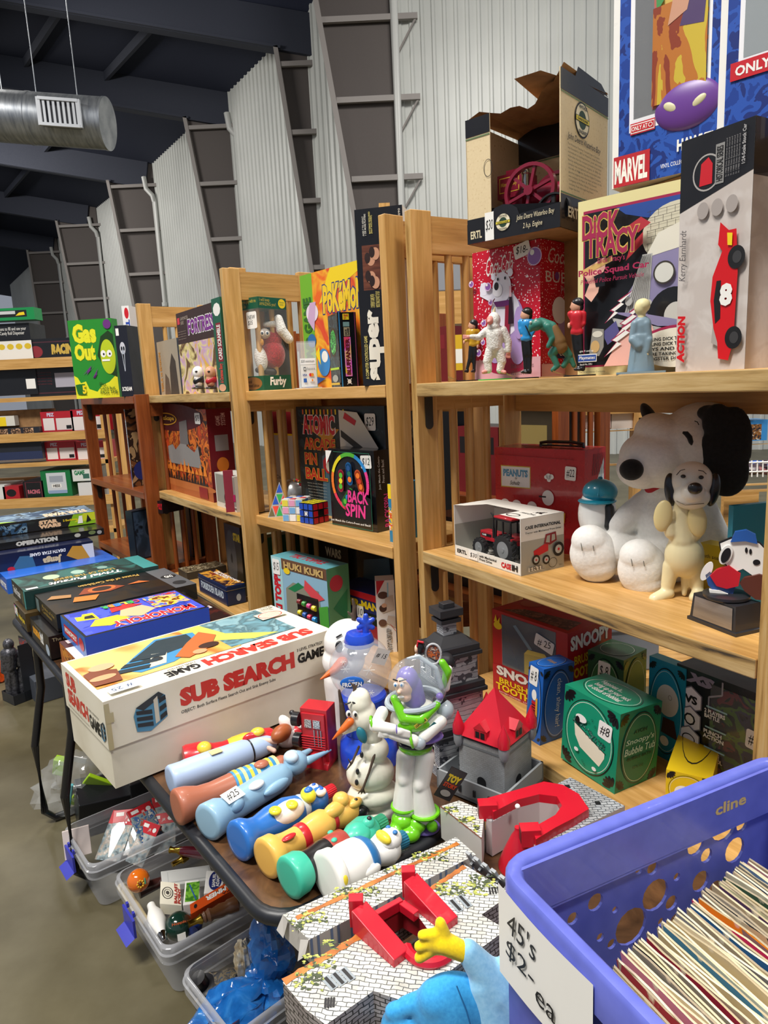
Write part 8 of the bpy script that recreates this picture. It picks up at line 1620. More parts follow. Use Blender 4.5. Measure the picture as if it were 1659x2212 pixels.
fw.n = Vector((-1, 0, 0)); fw.t("45's", .14, .62, .48, .88, BLK, 0, .15); fw.t('$2-', .12, .30, .46, .54, BLK, 0, .1); fw.t('ea.', .48, .20, .74, .36, BLK, 0, .1); s_ = mb.build('price_sign', cr, smooth=0); s_['label'] = 'white paper sign with handwritten price'
# records: every sleeve on its own
random.seed(11)
pal = ['d8c9a0', 'cdb98a', 'e2d6b4', 'bfae86', 'd9cdb0', 'c9bda0', 'e8dcc0', 'b8a88a', 'a89f8c', '8f8a80', 'd0c0a8']
special = {3: ('2f5f8a', 'faded blue'), 6: ('a8333f', 'dark red'), 8: ('d88aa0', 'pink'), 12: ('1c1c22', 'black'), 15: ('a8203a', 'crimson'), 20: ('4a86a8', 'sky blue'), 25: ('8e8f94', 'grey'), 29: ('1f5f9a', 'bright blue'), 31: ('d8306a', 'magenta edged'), 32: ('f0a020', 'orange'), 35: ('23303c', 'navy black'), 38: ('5a3f66', 'purple'), 39: ('e8e8b0', 'pale yellow'), 42: ('3a5a48', 'dark green'), 45: ('1f3a5a', 'navy'), 48: ('5f7fa8', 'dusty blue'), 50: ('c8939f', 'rose')}
N = 52; vars_ = []
for k in range(N):
 sp = special.get(k); col = sp[0] if sp else random.choice(pal)
 mat = ramp_mat('sleeve_%s' % col, [(.0, '3f3a34'), (.26, '3f3a34'), (.33, col), (.62, col), (.70, 'efe6cc'), (1, 'efe6cc')], noise(sc=55, det=5, scale=(1, 1, .5)), rough=.7)
 inner = M(random.choice(('e6dcc2', 'd4c8aa', 'c8bca4', 'efe8d4')), .8)
 nm = MB(); S = .150; n = 7; v = []; ph = random.random()*6; bw = random.uniform(.0006, .0022)
 for i in range(n+1):
  y = -S*i/n; wv = bw*math.sin(ph+i*.9); top = S+.0012*math.sin(ph*2+i*1.7)
  v += [(wv-.0011, y, 0), (wv-.0011, y, top), (wv, y, top-.003), (wv+.0011, y, top), (wv+.0011, y, 0)]
 fs = []; 
 for i in range(n): a = 5*i; b_ = 5*(i+1); fs += [(a, b_, b_+1, a+1), (a+3, b_+3, b_+4, a+4)]
 nm.add(v, fs, mat); nm.add(v, [(5*i+1, 5*i+6, 5*i+7, 5*i+2) for i in range(n)]+[(5*i+2, 5*i+7, 5*i+8, 5*i+3) for i in range(n)]+[(0, 1, 2, 3, 4), (5*n, 5*n+1, 5*n+2, 5*n+3, 5*n+4)], inner)
 o = nm.build('record_sleeve', None, smooth=0)
 x = .072+k*.0053; lean = math.radians(-12+2*random.random()); dz = random.uniform(-.004, .004)
 o.matrix_world = Matrix.Translation(O) @ Matrix.Rotation(math.atan2(c1.y, c1.x), 4, 'Z') @ Matrix.Translation((x+.012, -.052+.044*k/N-random.uniform(0, .008), .006+max(0, dz))) @ Matrix.Rotation(random.uniform(-.035, .02), 4, 'Z') @ Matrix.Rotation(lean, 4, 'Y')
 lab = '%s paper record sleeve standing among cream ones in the blue crate' % sp[1] if sp else 'worn cream or tan paper record sleeve packed upright in the blue crate'
 tag(o, lab, 'record', 'single records packed in the blue crate')
b = Box(O+c1*.372-c2*-.03+Vector((0, 0, .11)), c2.copy()*1.0, .01, .12, .1) if 0 else None
# ---------------- clear storage bins on the floor ----------------
CLR = M('c2c4c8', .18, 0, 0, .30, coat=.4); LAT = M('3a3fb0', .35)
def bin_(P, Q, dv, depth, z, label, latch=True):
 p, q = G(*P, z), G(*Q, z); u_ = (q-p); wd = u_.length; u_.normalize(); n_ = Vector((-u_.y, u_.x, 0)); 
 o = thing('storage_bin', label, 'bin', (p.x, p.y, 0), math.atan2(u_.y, u_.x)); mb = MB(); i = .03
 lp = lambda g, zz, r=.03: rrect(g, g, wd-g, depth-g, r, zz)
 ringwall(mb, [lp(i, .004), lp(i*.9, .02), lp(.008, z-.045), lp(.002, z-.045)], CLR); mb.add(lp(i, .004), [tuple(range(28))], CLR); mb.build('clear_body', o, smooth=50)
 mb = MB(); ringwall(mb, [lp(.002, z-.045), lp(.0, z-.02), lp(.004, z-.018), lp(.004, z-.004), lp(.008, z), lp(.012, z), lp(.012, z-.03)], M('cfd1d6', .15, 0, 0, .42, coat=.5)); mb.build('rim', o, smooth=50)
 if latch:
  mb = MB(); m_ = wd*.42; mb.box((m_-.04, -.012, z-.07), (m_+.04, -.006, z-.02), LAT); mb.add([(m_-.04, -.012, z-.07), (m_+.04, -.012, z-.07), (m_+.04, -.035, z-.082), (m_-.04, -.035, z-.082)], [(0, 1, 2, 3)], LAT); mb.box((m_-.028, -.006, z-.02), (m_-.018, .0, z-.008), LAT); mb.box((m_+.018, -.006, z-.02), (m_+.028, .0, z-.008), LAT); mb.build('blue_latch', o, smooth=0)
 return p, u_, n_
bin_((131, 1785), (190, 1880), 0, .40, .16, 'clear storage bin with blue latch holding red-topped bags of toy soldiers')
bin_((240, 1886), (352, 2062), 0, .36, .16, 'clear storage bin with blue latch full of beer tap handles')
bin_((382, 2096), (500, 2250), 0, .34, .17, 'open clear storage bin with blue candy bags, without latches', False)
# bagged toy soldiers
RTG = M('c8242e', .4)
def card(name, px, py, z, w_, h_, yaw, tilt, m, label, cat, head=None, grp=None):
 P = G(px, py, z); mb = MB(); mb.box((-w_/2, -.004, 0), (w_/2, .004, h_), m)
 if head: mb.box((-w_/2, -.0045, h_*.72), (w_/2, .0045, h_), head); f = Face(mb, (-w_/2, -.0046, h_*.72), (w_, 0, 0), (0, 0, h_*.28)); f.r(.12, .5, .42, .8, WHT); f.e(.8, .45, .1, .2, WHT); f.t('JR', .48, .2, .62, .5, WHT, 0, .2)
 o = mb.build(name, None, smooth=0, bevel=.001); o.matrix_world = Matrix.Translation(P) @ Matrix.Rotation(yaw, 4, 'Z') @ Matrix.Rotation(tilt, 4, 'X'); return tag(o, label, cat, grp)
BAG = ramp_mat('foil_bag_print', [(.35, '5a6266'), (.5, '9fb0b4'), (.6, 'c8b8a8'), (.7, 'e8eef0')], noise(sc=60, det=6), rough=.12, coat=.8)
for i, (x, y, w_, h_, yw, tl, m) in enumerate(((232, 1860, .085, .15, -.2, -.95, BAG), (262, 1850, .08, .14, .1, -.9, BAG), (312, 1835, .08, .13, .5, -1.0, BAG), (338, 1820, .08, .13, .8, -.9, BAG), (368, 1800, .08, .13, .4, -1.0, BAG), (290, 1868, .07, .12, -.5, -.8, BAG), (350, 1845, .08, .12, .2, -.9, BAG))):
 card('bagged_soldiers', x, y, .06+.006*i, w_, h_, yw, tl, m, 'red-topped clear bag of toy soldiers lying in the bin with its siblings', 'toy', RTG, 'bagged toy soldiers in the clear bin')
card('toy_leaflet', 330, 1815, .13, .07, .09, .7, -.9, pic(('c8c0ae', '3a5a8a', '7a8a8a', 'a84a3a'), 60, 6), 'blue and grey illustrated leaflet on top of the red bag tops', 'leaflet')
card('price_card', 170, 1850, .09, .075, .085, .4, -.25, M('e6d8d2', .6), 'pale printed card leaning at the left end of the soldier bin', 'card')
# beer tap handles
BR_, CHR, GLD = M('6a4428', .3, coat=.6), M('c4c4c6', .15, 1.), M('b8953a', .2, 1.)
def tap(label, a, b_, z, prof, m, ferr=None, extra=None):
 p, q = G(*a, z), G(*b_, z); d = (q-p); L_ = d.length; o = thing('beer_tap', label, 'tap handle', p); o.matrix_world = Matrix.Translation(p) @ d.to_track_quat('Z', 'Y').to_matrix().to_4x4()
 mb = MB(); mb.lathe([(max(1e-5, r), t*L_) for t, r in prof], m, 28); mb.build('handle', o)
 if ferr: mb = MB(); mb.lathe([(.010, -.035), (.008, -.03), (.008, -.012), (.012, -.004), (.012, 0)], ferr, 20); mb.build('metal_ferrule', o)
 if extra: extra(o, L_)
 return o
mb = MB(); mb.ell((0, 0, 0), .030, M('e0701a', .15, coat=1.), seg=32, rings=20); P = G(299, 1902, .165); ob = thing('beer_tap', 'glossy orange ball tap knob with yellow flower emblem at the bin corner', 'tap handle', P); mb.build('orange_ball', ob)
mb = MB(); vd = (CAM-P).normalized(); sx = vd.cross(Vector((0, 0, 1))).normalized(); up = sx.cross(vd)
for k in range(8): a = k*math.pi/4; mb.ell(vd*.0295+(-sx*math.cos(a)*.008+up*(math.sin(a)*.008-.010))+sx*-.004, .0025, M('d8b02a')); 
mb.ell(vd*.0300-up*.010-sx*.004, .004, M('3a2a12')); mb.cap(vd*.0285+up*.0-sx*.016, vd*.0285-up*.012-sx*.016, .002, .002, M('3a8a6a')); mb.build('flower_emblem', ob)
tap('slim white ceramic tap handle with chrome tip pointing to the viewer', (350, 2018), (326, 1955), .15, [(0, .010), (.1, .012), (.35, .022), (.6, .021), (.85, .011), (1, .010)], WHTC, CHR)
def gx(o, L_): mb = MB(); mb.box((-.012, -.012, L_*.2), (.012, -.0335, L_*.5), WHT); mb.build('paper_label', o, smooth=0)
P = G(386, 2000, .14); mb = MB(); mb.ell((0, 0, 0), .034, M('14352a', .15, coat=.8), seg=30, rings=18); o = thing('beer_tap', 'dark green ball tap knob with orange lettering and white label', 'tap handle', P, -math.atan2(P.x, P.y)); mb.build('green_ball', o)
mb = MB(); fw = Face(mb, (-.016, -.026, .016), (.034, 0, 0), (0, .004, .014), .0006); fw.t('Hoppin', 0, .4, 1, 1, M('e06a3a'), .03, .1); mb.build('orange_lettering', o, smooth=0); mb = MB(); mb.box((-.006, -.034, -.022), (.014, -.030, -.006), WHT, Matrix.Rotation(-.3, 4, 'X')); mb.build('paper_label', o, smooth=0)
def plate(name, label, px, z, t, m, art=None, cat='tap handle', side=None):
 P = [G(x, y, z) for x, y in px]; c = sum(P, Vector())/4; ux, uy = P[1]-P[0], P[3]-P[0]; o = thing(name, label, cat, (c.x, c.y, z-t)); mb = MB()
 v = [p-Vector((c.x, c.y, z-t)) for p in P]; mb.add([x-Vector((0, 0, t)) for x in v]+v, [(3, 2, 1, 0), (4, 5, 6, 7), (0, 1, 5, 4), (1, 2, 6, 5), (2, 3, 7, 6), (3, 0, 4, 7)], m)
 if art: art(Face(mb, v[0], v[1]-v[0], v[3]-v[0], .0004))
 mb.build('body', o, bevel=.002, smooth=0); return o
plate('plastic_tray', 'flat light grey plastic sign backing lying in the tap handle bin', [(350, 1915), (462, 1898), (452, 1868), (347, 1882)], .145, .02, M('c6c7c4', .4), lambda f: (f.r(.12, .14, .95, .86, M('b4b6b4')), f.r(.14, .17, .93, .83, M('c6c7c4'))), 'tray')
plate('beer_tap', 'cream square tap handle lettered ballast point in red', [(345, 1952), (392, 1956), (388, 1908), (347, 1904)], .165, .03, M('e6e0cc', .3, coat=.4), lambda f: (f.ring(.35, .5, .27, .27, .05, M('4a4640')), f.ring(.35, .5, .17, .17, .03, M('4a4640')), f.e(.35, .5, .08, .08, M('4a4640')), f.t('BALLAST\nPOINT', .66, .05, .97, .95, M('a8342a'), .04, 0, 90)))
plate('beer_tap', 'white tap handle with bright green grass picture', [(395, 1955), (432, 1950), (430, 1900), (400, 1903)], .167, .03, WHTC, lambda f: (f.r(.1, .1, .9, .9, pic(('5a9a2a', '7ab83a', '3a7a1f'), 60, 2, const=False)), f.line([(.3, .8), (.5, .5), (.75, .15)], .08, M('2a5a9a'))))
plate('beer_tap', 'white scroll shaped tap handle with dark blue oval lettering', [(440, 1930), (478, 1925), (490, 1882), (446, 1880)], .168, .03, WHTC, lambda f: (f.e(.6, .5, .38, .42, M('1c2a6a')), f.t('SAMUEL\nADAMS', .42, .2, .85, .8, WHT, .03, 0, 90)))
plate('beer_tap', 'long orange tap handle lettered hammer with chrome ferrule', [(412, 1975), (520, 1912), (512, 1893), (410, 1954)], .182, .035, M('d8521a', .3, coat=.4), lambda f: (f.t('HAMMER', .30, .35, .92, .85, WHT, .05, 0, 180), f.t('IPA', .62, .05, .80, .28, BLK, 0, 0, 180), f.e(.1, .5, .03, .2, BLK)))
tap('turned brown wooden tap handle with brass ferrule and white end', (436, 1984), (515, 1950), .170, [(0, .010), (.08, .014), (.12, .012), (.2, .017), (.3, .013), (.5, .017), (.66, .015), (.72, .018), (.95, .019), (1, .012)], BR_, GLD)
tap('maroon tap handle with gold ferrule at the back of the bin', (392, 1838), (460, 1845), .175, [(0, .012), (.1, .014), (.5, .016), (1, .018)], M('5a1020', .2, coat=.8), GLD)
tap('short brass tap fitting under the maroon handle', (372, 1868), (405, 1850), .150, [(0, .007), (.5, .008), (.6, .012), (1, .01)], GLD, None)
tap('dark wooden tap handle below the grey tray', (360, 1900), (300, 1925), .120, [(0, .012), (.5, .016), (1, .02)], M('3a1c18', .3, coat=.6), CHR)
tap('blue and white round tap handle lying beside the green ball knob', (415, 2012), (425, 1990), .135, [(0, .016), (.5, .020), (1, .016)], M('1f3a8a', .25, coat=.6), None)
tap('cream wooden paddle along the left wall of the tap bin', (262, 1915), (318, 1995), .10, [(0, .012), (.3, .014), (1, .010)], M('d8c8a0', .5), None)
# blue candy bags and odds in the third bin
FOIL = ramp_mat('blue_foil', [(.3, '12509a'), (.5, '1f6ab8'), (.66, '3a86d0'), (.72, 'e8a03a')], noise(sc=14, det=4, dist=1.5), rough=.16, coat=.9, bump=1.0)
def crumple(name, label, px, z, rx_, ry_, rz_, m, seed, cat='bag', grp=None, rot=0, amp=.25):
 P = G(px[0], px[1], z); mb = MB(); random.seed(seed); v = []; fs = []; n, k = 16, 26
 for i in range(n+1):
  for j in range(k):
   a = math.pi*i/n; b_ = 2*math.pi*j/k; r = 1+amp*math.sin(3*b_+seed+i*.7)*math.sin(a)+amp*.6*random.uniform(-1, 1)*math.sin(a)
   v.append((rx_*r*math.sin(a)*math.cos(b_), ry_*r*math.sin(a)*math.sin(b_), -rz_*math.cos(a)*r))
 mb.add(v, [(i*k+j, i*k+(j+1) % k, (i+1)*k+(j+1) % k, (i+1)*k+j) for i in range(n) for j in range(k)], m)
 o = mb.build(name, None, P, rot, smooth=28); return tag(o, label, cat, grp)
crumple('candy_bag', 'crumpled blue foil candy bag lying across the front of the bin', (515, 2165), .13, .05, .09, .035, FOIL, 2, rot=-.9)
crumple('candy_bag', 'crumpled blue foil candy bag standing up by the table corner', (588, 2045), .20, .045, .05, .085, FOIL, 5, rot=.3)
crumple('candy_bag', 'crumpled blue foil candy bag with yellow corner, deepest in the bin', (575, 2120), .12, .05, .09, .04, FOIL, 9, rot=.2)
crumple('candy_bag', 'orange and yellow snack bag under the blue foil bags', (530, 2205), .09, .05, .07, .03, pic(('e8c03a', 'd8602a', '2a3a5a'), 30, 2, const=False), 12, rot=.4)
crumple('wrapped_doll', 'small wrapped doll in cloudy plastic beside the blue bags', (528, 2080), .14, .02, .022, .06, ramp_mat('cloudy_wrap', [(.3, 'a88a5a'), (.5, 'c8b898'), (.7, 'e8e0d0')], noise(sc=60), rough=.2, coat=.6), 4, 'toy', rot=.4)
P = G(440, 2130, .12); mb = MB(); mb.lathe([(.026, 0), (.027, .003), (.016, .005), (.017, .035), (.0001, .036)], BLKC, 24); tag(mb.build('top_hat', None, P, smooth=30), 'small black toy top hat lying in the third bin', 'toy').rotation_euler = (.3, -.25, 0)
crumple('dark_toys', 'heap of small dark toys and wrappers at the bottom of the bin', (500, 2150), .06, .07, .07, .025, pic(('1c1c20', '4a4a4a', '8a7a5a', '2a4a6a'), 60, 5), 7, 'toys', rot=.2)['kind'] = 'stuff'
# shiny bag with green and teal toys on the floor behind
crumple('clear_bag', 'crinkled clear bag on the floor holding lime and black toy parts', (175, 1690), .10, .13, .10, .10, M('e2e6e8', .05, 0, 0, .16, coat=1.), 6, 'bag', rot=.3)
LG2 = M('9fc81f', .4)
def slabtoy(label, px, z, dims, rot, m, name='toy_part'):
 P = G(px[0], px[1], z); mb = MB(); mb.box(tuple(-d_/2 for d_ in dims), tuple(d_/2 for d_ in dims), m); o = mb.build(name, None, P, smooth=0, bevel=.003); o.rotation_euler = rot; tag(o, label, 'toy')
slabtoy('lime green sloping toy panel inside the clear bag', (196, 1712), .09, (.09, .014, .19), (.5, .6, .3), LG2); slabtoy('lime green rounded toy piece at the top of the clear bag', (135, 1655), .13, (.06, .03, .07), (.2, .3, 0), LG2)
slabtoy('teal bent toy bar inside the clear bag', (150, 1730), .10, (.012, .012, .14), (.2, .25, .3), M('6ab8c0', .25, coat=.5)); slabtoy('large black toy body inside and under the clear bag', (232, 1730), .07, (.20, .16, .12), (.1, .1, .5), M('15161a', .35)); slabtoy('black plastic box under the table behind the soldier bin', (330, 1690), .08, (.20, .2, .15), (0, 0, .6), M('1a1b1f', .4))
slabtoy('white paper slip inside the clear bag', (165, 1640), .17, (.07, .004, .03), (.4, .4, .2), WHT)
# armoured figure in its open box below the far end of the table
A = G(32, 1525, 0); dxr = Vector((.80, -.6, 0)); b = Box(A, dxr, .12, .12, .06); w, d = b.w/2, b.d/2
o = thing('figure_box', 'open black display box with backing card under the far end of the table', 'box', b.c+b.dy*.0, b.rz); KX = M('2a2c31', .35); mb = MB()
mb.box((-w, -d, 0), (w, -d+.002, .05), KX); mb.box((w-.002, -d, 0), (w, d, .05), KX); mb.box((-w, -d, 0), (-w+.002, d, .05), KX); mb.box((-w, -d, 0), (w, d, .002), KX); mb.build('tray', o, smooth=0)
mb = MB(); mb.box((-w, d-.003, 0), (w, d, .30), KX); mb.box((w-.003, -d*.1, .0), (w, d, .29), KX); f = Face(mb, (-w, d-.0035, .0), (2*w, 0, 0), (0, 0, .30)); f.r(.05, .2, .95, .97, pic(('5a7a9a', '8aa0b8', '3a4a5a', 'a83a3a'), 20, 3, const=False)); mb.build('backing_card', o, smooth=0)
f = Fig(b.c+Vector((0, 0, .003)), 'armoured_figurine', 'dark pewter armoured toy figure standing in its open black box', 'figurine'); PW2 = ramp_mat('pewter', [(.3, '3a3a3e'), (.6, '6a6a70')], noise(sc=90, det=5), rough=.35, metal=.6, bump=.8)
mb = MB(); f.e(mb, 18, 1392, 11, 13, PW2); f.c(mb, 20, 1412, 16, 22, 1440, 13, PW2); f.c(mb, 8, 1410, 7, 8, 1450, 6, PW2); f.c(mb, 36, 1410, 7, 44, 1435, 6, PW2); f.c(mb, 18, 1450, 9, 20, 1480, 8, PW2); f.c(mb, 20, 1480, 8, 24, 1508, 9, PW2); f.c(mb, 27, 1450, 9, 32, 1478, 8, PW2); f.c(mb, 32, 1478, 8, 34, 1505, 9, PW2); f.c(mb, 44, 1430, 6, 50, 1490, 10, PW2, 6); f.part(mb, 'body', .003, 1)
crumple('gold_toy', 'shiny gold toy on the floor under the table', (82, 1440), .05, .05, .05, .06, GLD, 3, 'toy'); crumple('orange_toy', 'orange toy at the left edge of the floor', (3, 1450), .05, .04, .05, .06, M('d8501a', .3, coat=.5), 8, 'toy')
slabtoy('dark grey plastic tub under the table behind the gold toy', (120, 1465), .06, (.25, .25, .12), (0, 0, .7), M('4a4f58', .5), 'tub')
# ---------------- red-brown stand left of the oak bookcases ----------------
U_B = Unit(G(200, 1032, ZM), G(322, 1066, ZM))
bookcase(U_B, 'red-brown stained wooden stand left of the oak bookcases', depth=.27, L=U_B.L-.045, zt=1.462, shelves=(.78, ZM, ZT), wp=W_REDZ, wr=W_RED, ws=W_RED, name='wooden_stand')
def front(A, w_, h_, d_, body, right=None, dirx=Vector((.99, -.12, 0))): b = Box(A, dirx.normalized(), w_, d_, h_); b.shell(body, right); return b
A = U_B.at(259, .05, ZT); dv = Vector((.99, -.12, 0)).normalized(); GG = M('2a8a2e', .35)
b = cbox(A, (256, 687), (145, 690), 0, d=.05, dirx=dv); b.shell(GG); f = b.F(); LY = M('e6e22a', .4)
f.p([(0, 0), (0, .30), (.08, .27), (.14, .20), (.26, .22), (.32, .12), (.5, .08), (.62, .16), (.8, .2), (1, .3), (1, 0)], LY); 
for t, a, b_, c, d_ in (('Gas', .08, .70, .62, .95), ('Out', .08, .48, .56, .70)): f.t(t, a, b_, c, d_, M('a8a41a'), .08); f.t(t, a, b_+.005, c, d_, LY, .055)
f.p([(.72, .78), (.9, .85), (1, .8), (1, .26), (.86, .30), (.70, .42), (.60, .54)], M('1a3a14')); f.e(.84, .52, .17, .22, M('b8c81f')); 
for u in (.74, .88): f.e(u, .56, .06, .045, WHT); f.e(u+.01, .555, .02, .015, BLK)
f.r(.70, .465, .88, .49, WHT); PQ = M('6a2f7a'); f.p([(.22, .30), (.44, .42), (.40, .36), (.52, .42), (.3, .30), (.34, .35)], PQ); f.p([(.44, .26), (.58, .38), (.5, .26), (.56, .32)], PQ); f.e(.9, .93, .09, .06, PQ)
for k in range(3): f.p([(.05+.05*k, .06), (.15+.05*k, .05), (.14+.05*k, .19), (.02+.05*k, .18)], M('1f6a24')); 
f.t('5', .17, .06, .26, .17, YEL, .05); f.t('Play\nCard but\nPASS THE', .58, .05, .98, .20, M('2f5a1a'), .01)
b.done('party_game_box', 'bright green and yellow party game box with bulging cloud letters', 'box')
A = U_B.at(290, .02, ZT); b = cbox(A, (284, 702), (246, 700), 0, d=.12, dirx=dv); b.shell(M('1d1f2a', .35)); f = b.F(); f.r(.08, .86, .32, .96, WHT); f.e(.5, .68, .22, .09, M('c8c8d0')); f.p([(.35, .7), (.65, .7), (.55, .36), (.48, .36)], M('aab0bc')); f.e(.42, .68, .06, .03, BLK); f.e(.6, .68, .06, .03, BLK); f.p([(.44, .6), (.56, .6), (.52, .4)], BLK); f.t('SCREAM', .12, .08, .9, .14, WHT, .03)
b.done('mask_game_box', 'narrow dark navy game box with a pale screaming mask', 'box')
A = U_B.at(299, .05, ZT); b = cbox(A, (289, 660), (262, 665), 0, d=.2, dirx=dv); b.shell(M('e8e6e4', .35)); f = b.F(); f.e(.6, .92, .3, .06, RED); f.t('TROUBLE', .35, .35, .95, .85, M('2a4aa8'), .06, 0, -90); f.t('STAR WARS', .3, .1, .7, .34, M('a82030'), .04, 0, -90); b.done('white_game_box', 'white game box spine with blue downward lettering by the oak post', 'box')
A = U_B.at(288, .02, ZM); b = cbox(A, (276, 884), (267, 880), 318, dirx=Vector((.8, -.6, 0)), h=None); b.shell(M('a9aeb2', .3, .3)); f = b.F(); f.t('DISNEY EDITION', .3, .3, .7, .85, WHT, .02, 0, 90); f.e(.5, .15, .4, .08, M('3a3a8a')); f.e(.5, .92, .4, .06, M('c8642a')); f = b.R(); f.r(0, 0, 1, 1, pic(('c8a878', '3a2a22', '8a5a34', 'e0c8a0'), 16, 6)); f.e(.45, .2, .35, .12, M('2a3a8a')); b.done('edition_game_box', 'silver edged brown game box standing on the red-brown middle shelf', 'box')
A = G(352, 1225, .78)+Vector((-.02, .02, 0)); b = cbox(G(296, 1212, .78), (276, 1113), (270, 1106), 352, dirx=Vector((.8, -.6, 0)), h=.21); b.shell(M('1f2833', .3)); f = b.R(); f.r(.04, .03, .97, .97, pic(('1c2430', '2f4050', '4a5f78', '161c24'), 12, 8, const=False)); f.e(.5, .6, .22, .22, M('3a4a5c')); f.e(.5, .6, .14, .16, M('1c2530')); b.done('dark_blue_game_box', 'large dark blue space game box low on the red-brown stand', 'box')
b = cbox(G(352, 1110, .78+.22), (350, 1075), (292, 1066), 380, dirx=Vector((.8, -.6, 0)), h=.05, w=.1, d=.1); b.shell(M('1a1518', .3)); f = b.F(); f.t('MONOPOLY', .3, .3, 1, .8, RED, .05); b.done('flat_game_box', 'black flat game box lying on the dark blue one behind the post', 'box')
# ---------------- next stall's shelving, far left ----------------
YF_ = 4.3
st = thing('slatted_shelving', 'oak shelving of the next stall behind the red-brown stand, filled with boxed toys', 'shelving', (atY(0, 900, YF_).x, YF_, 0)); lx = lambda px, py: atY(px, py, YF_)-Vector((st.location.x, YF_, 0))
xr = lx(232, 950).x
for y0, y1, dd in ((773, 795, 0), (934, 952, 0), (1074, 1094, 0)):
 mb = MB(); z1, z0 = lx(100, y0).z, lx(100, y1).z; mb.box((-.9, -.02, z0), (xr, 0, z1), W_RAIL); mb.build('front_rail', st, smooth=0)
for y in (858, 1000, 1150): mb = MB(); z = lx(100, y).z; mb.box((-.9, 0, z-.02), (xr, .32, z+.005), W_RAIL); mb.build('shelf', st, smooth=0)
for px in (222, 248): x = lx(px, 950).x; mb = MB(); mb.box((x, 0 if px < 240 else .05, 0), (x+.045, .03 if px < 240 else .08, 1.86 if 0 else 1.50), W_POST); mb.build('post', st, smooth=0)
mb = MB(); mb.box((-.9, .3, .9), (xr+.3, .32, .96), W_RAIL); mb.build('back_rail', st, smooth=0)
def far(name, label, x0, y0, x1, y1, m, art=None, dy=.06, dep=.2, cat='box', Y=None, grp=None):
 Y = (Y or YF_)+dy; a, c = atY(x0, y1, Y), atY(x1, y0, Y); b_ = Box(Vector((c.x, Y, a.z)), Vector((1, 0, 0)), c.x-a.x, dep, c.z-a.z); b_.shell(m)
 if art: art(b_.F())
 return b_.done(name, label, cat, grp)
DK2 = M('1b1d22', .35)
far('toy_truck_box', 'long green window box with a toy truck, topmost at the left edge', -60, 663, 72, 696, M('1a8a4a', .35), lambda f: (f.r(.1, .25, .88, .8, BLK), f.r(.15, .5, .7, .75, M('c8c8c8')), f.p([(.7, .35), (.85, .4), (.84, .65), (.76, .6)], YEL)), dy=-.0, dep=.1)
far('candy_dispenser_box', 'black box back with white picture strip of candy dispensers', -60, 697, 62, 858, DK2, lambda f: (f.r(.45, .46, 1, .76, M('e8e4da')), [f.e(.55+.13*i, .68, .05, .04, M('d8b82a')) for i in range(4)], f.t('Directions to fill and use your\nGiant Candy Roll Dispenser', .45, .83, .95, .95, WHT), f.r(.84, .08, .98, .22, WHT)), dy=.03)
far('race_set_box', 'black box with gold foil race lettering on the far shelf', 66, 728, 166, 858, DK2, lambda f: (f.r(.08, .05, .92, .95, M('4a2530')), f.r(.1, .07, .9, .93, DK2), f.t('RACING', .5, .72, 1, .90, M('c8a84a'), .08, .1), f.e(.22, .78, .12, .1, M('8a2a32')), f.r(.5, .15, .95, .4, M('a8a4b0')), [f.t('limited edition racing', .12, .4-.05*i, .44, .43-.05*i, M('6a3038')) for i in range(5)]), dy=.04)
for i, (x0, y0, x1, y1) in enumerate(((92, 887, 156, 934), (157, 882, 222, 934), (100, 952, 162, 996), (166, 952, 228, 996))):
 far('sweets_box', ('red candy carton with white nutrition panels, upper left of four', 'red candy carton partly behind the stand post, upper right of four', 'red candy carton below the rail, lower left of four', 'red candy carton below the rail, lower right of four')[i], x0, y0, x1, y1, M('b01f2c', .35), lambda f: (f.r(.06, .08, .40, .68, M('e0d8d4')), f.r(.46, .08, .94, .66, M('d8cfcc')), f.r(.76, .12, .92, .3, BLK), f.t('PEZ', .2, .76, .42, .94, M('c8c0d8'), .05)), dep=.2, dy=.05, grp='red candy cartons on the far shelf')
far('open_carton', 'open brown cardboard carton on the far shelf', -40, 884, 88, 934, CARD, None, dy=.1); far('yellow_white_box', 'small white box with yellow patch before the brown carton', -20, 898, 30, 922, M('d8d4c8', .5), lambda f: f.r(.3, .0, .65, .9, YEL), dy=.04, dep=.05)
far('film_figure_box', 'long dark box with small portraits on the far shelf', -60, 922, 84, 998, M('23262e', .4), lambda f: ([f.r(.42+.18*i, .76, .56+.18*i, .98, pic(('8a6a50', '3a2a20', 'c8a080'), 60, i)) for i in range(3)], f.r(.8, .05, .97, .2, WHT), f.r(0, .0, 1, .25, M('2a3454'))), dy=.01, dep=.12)
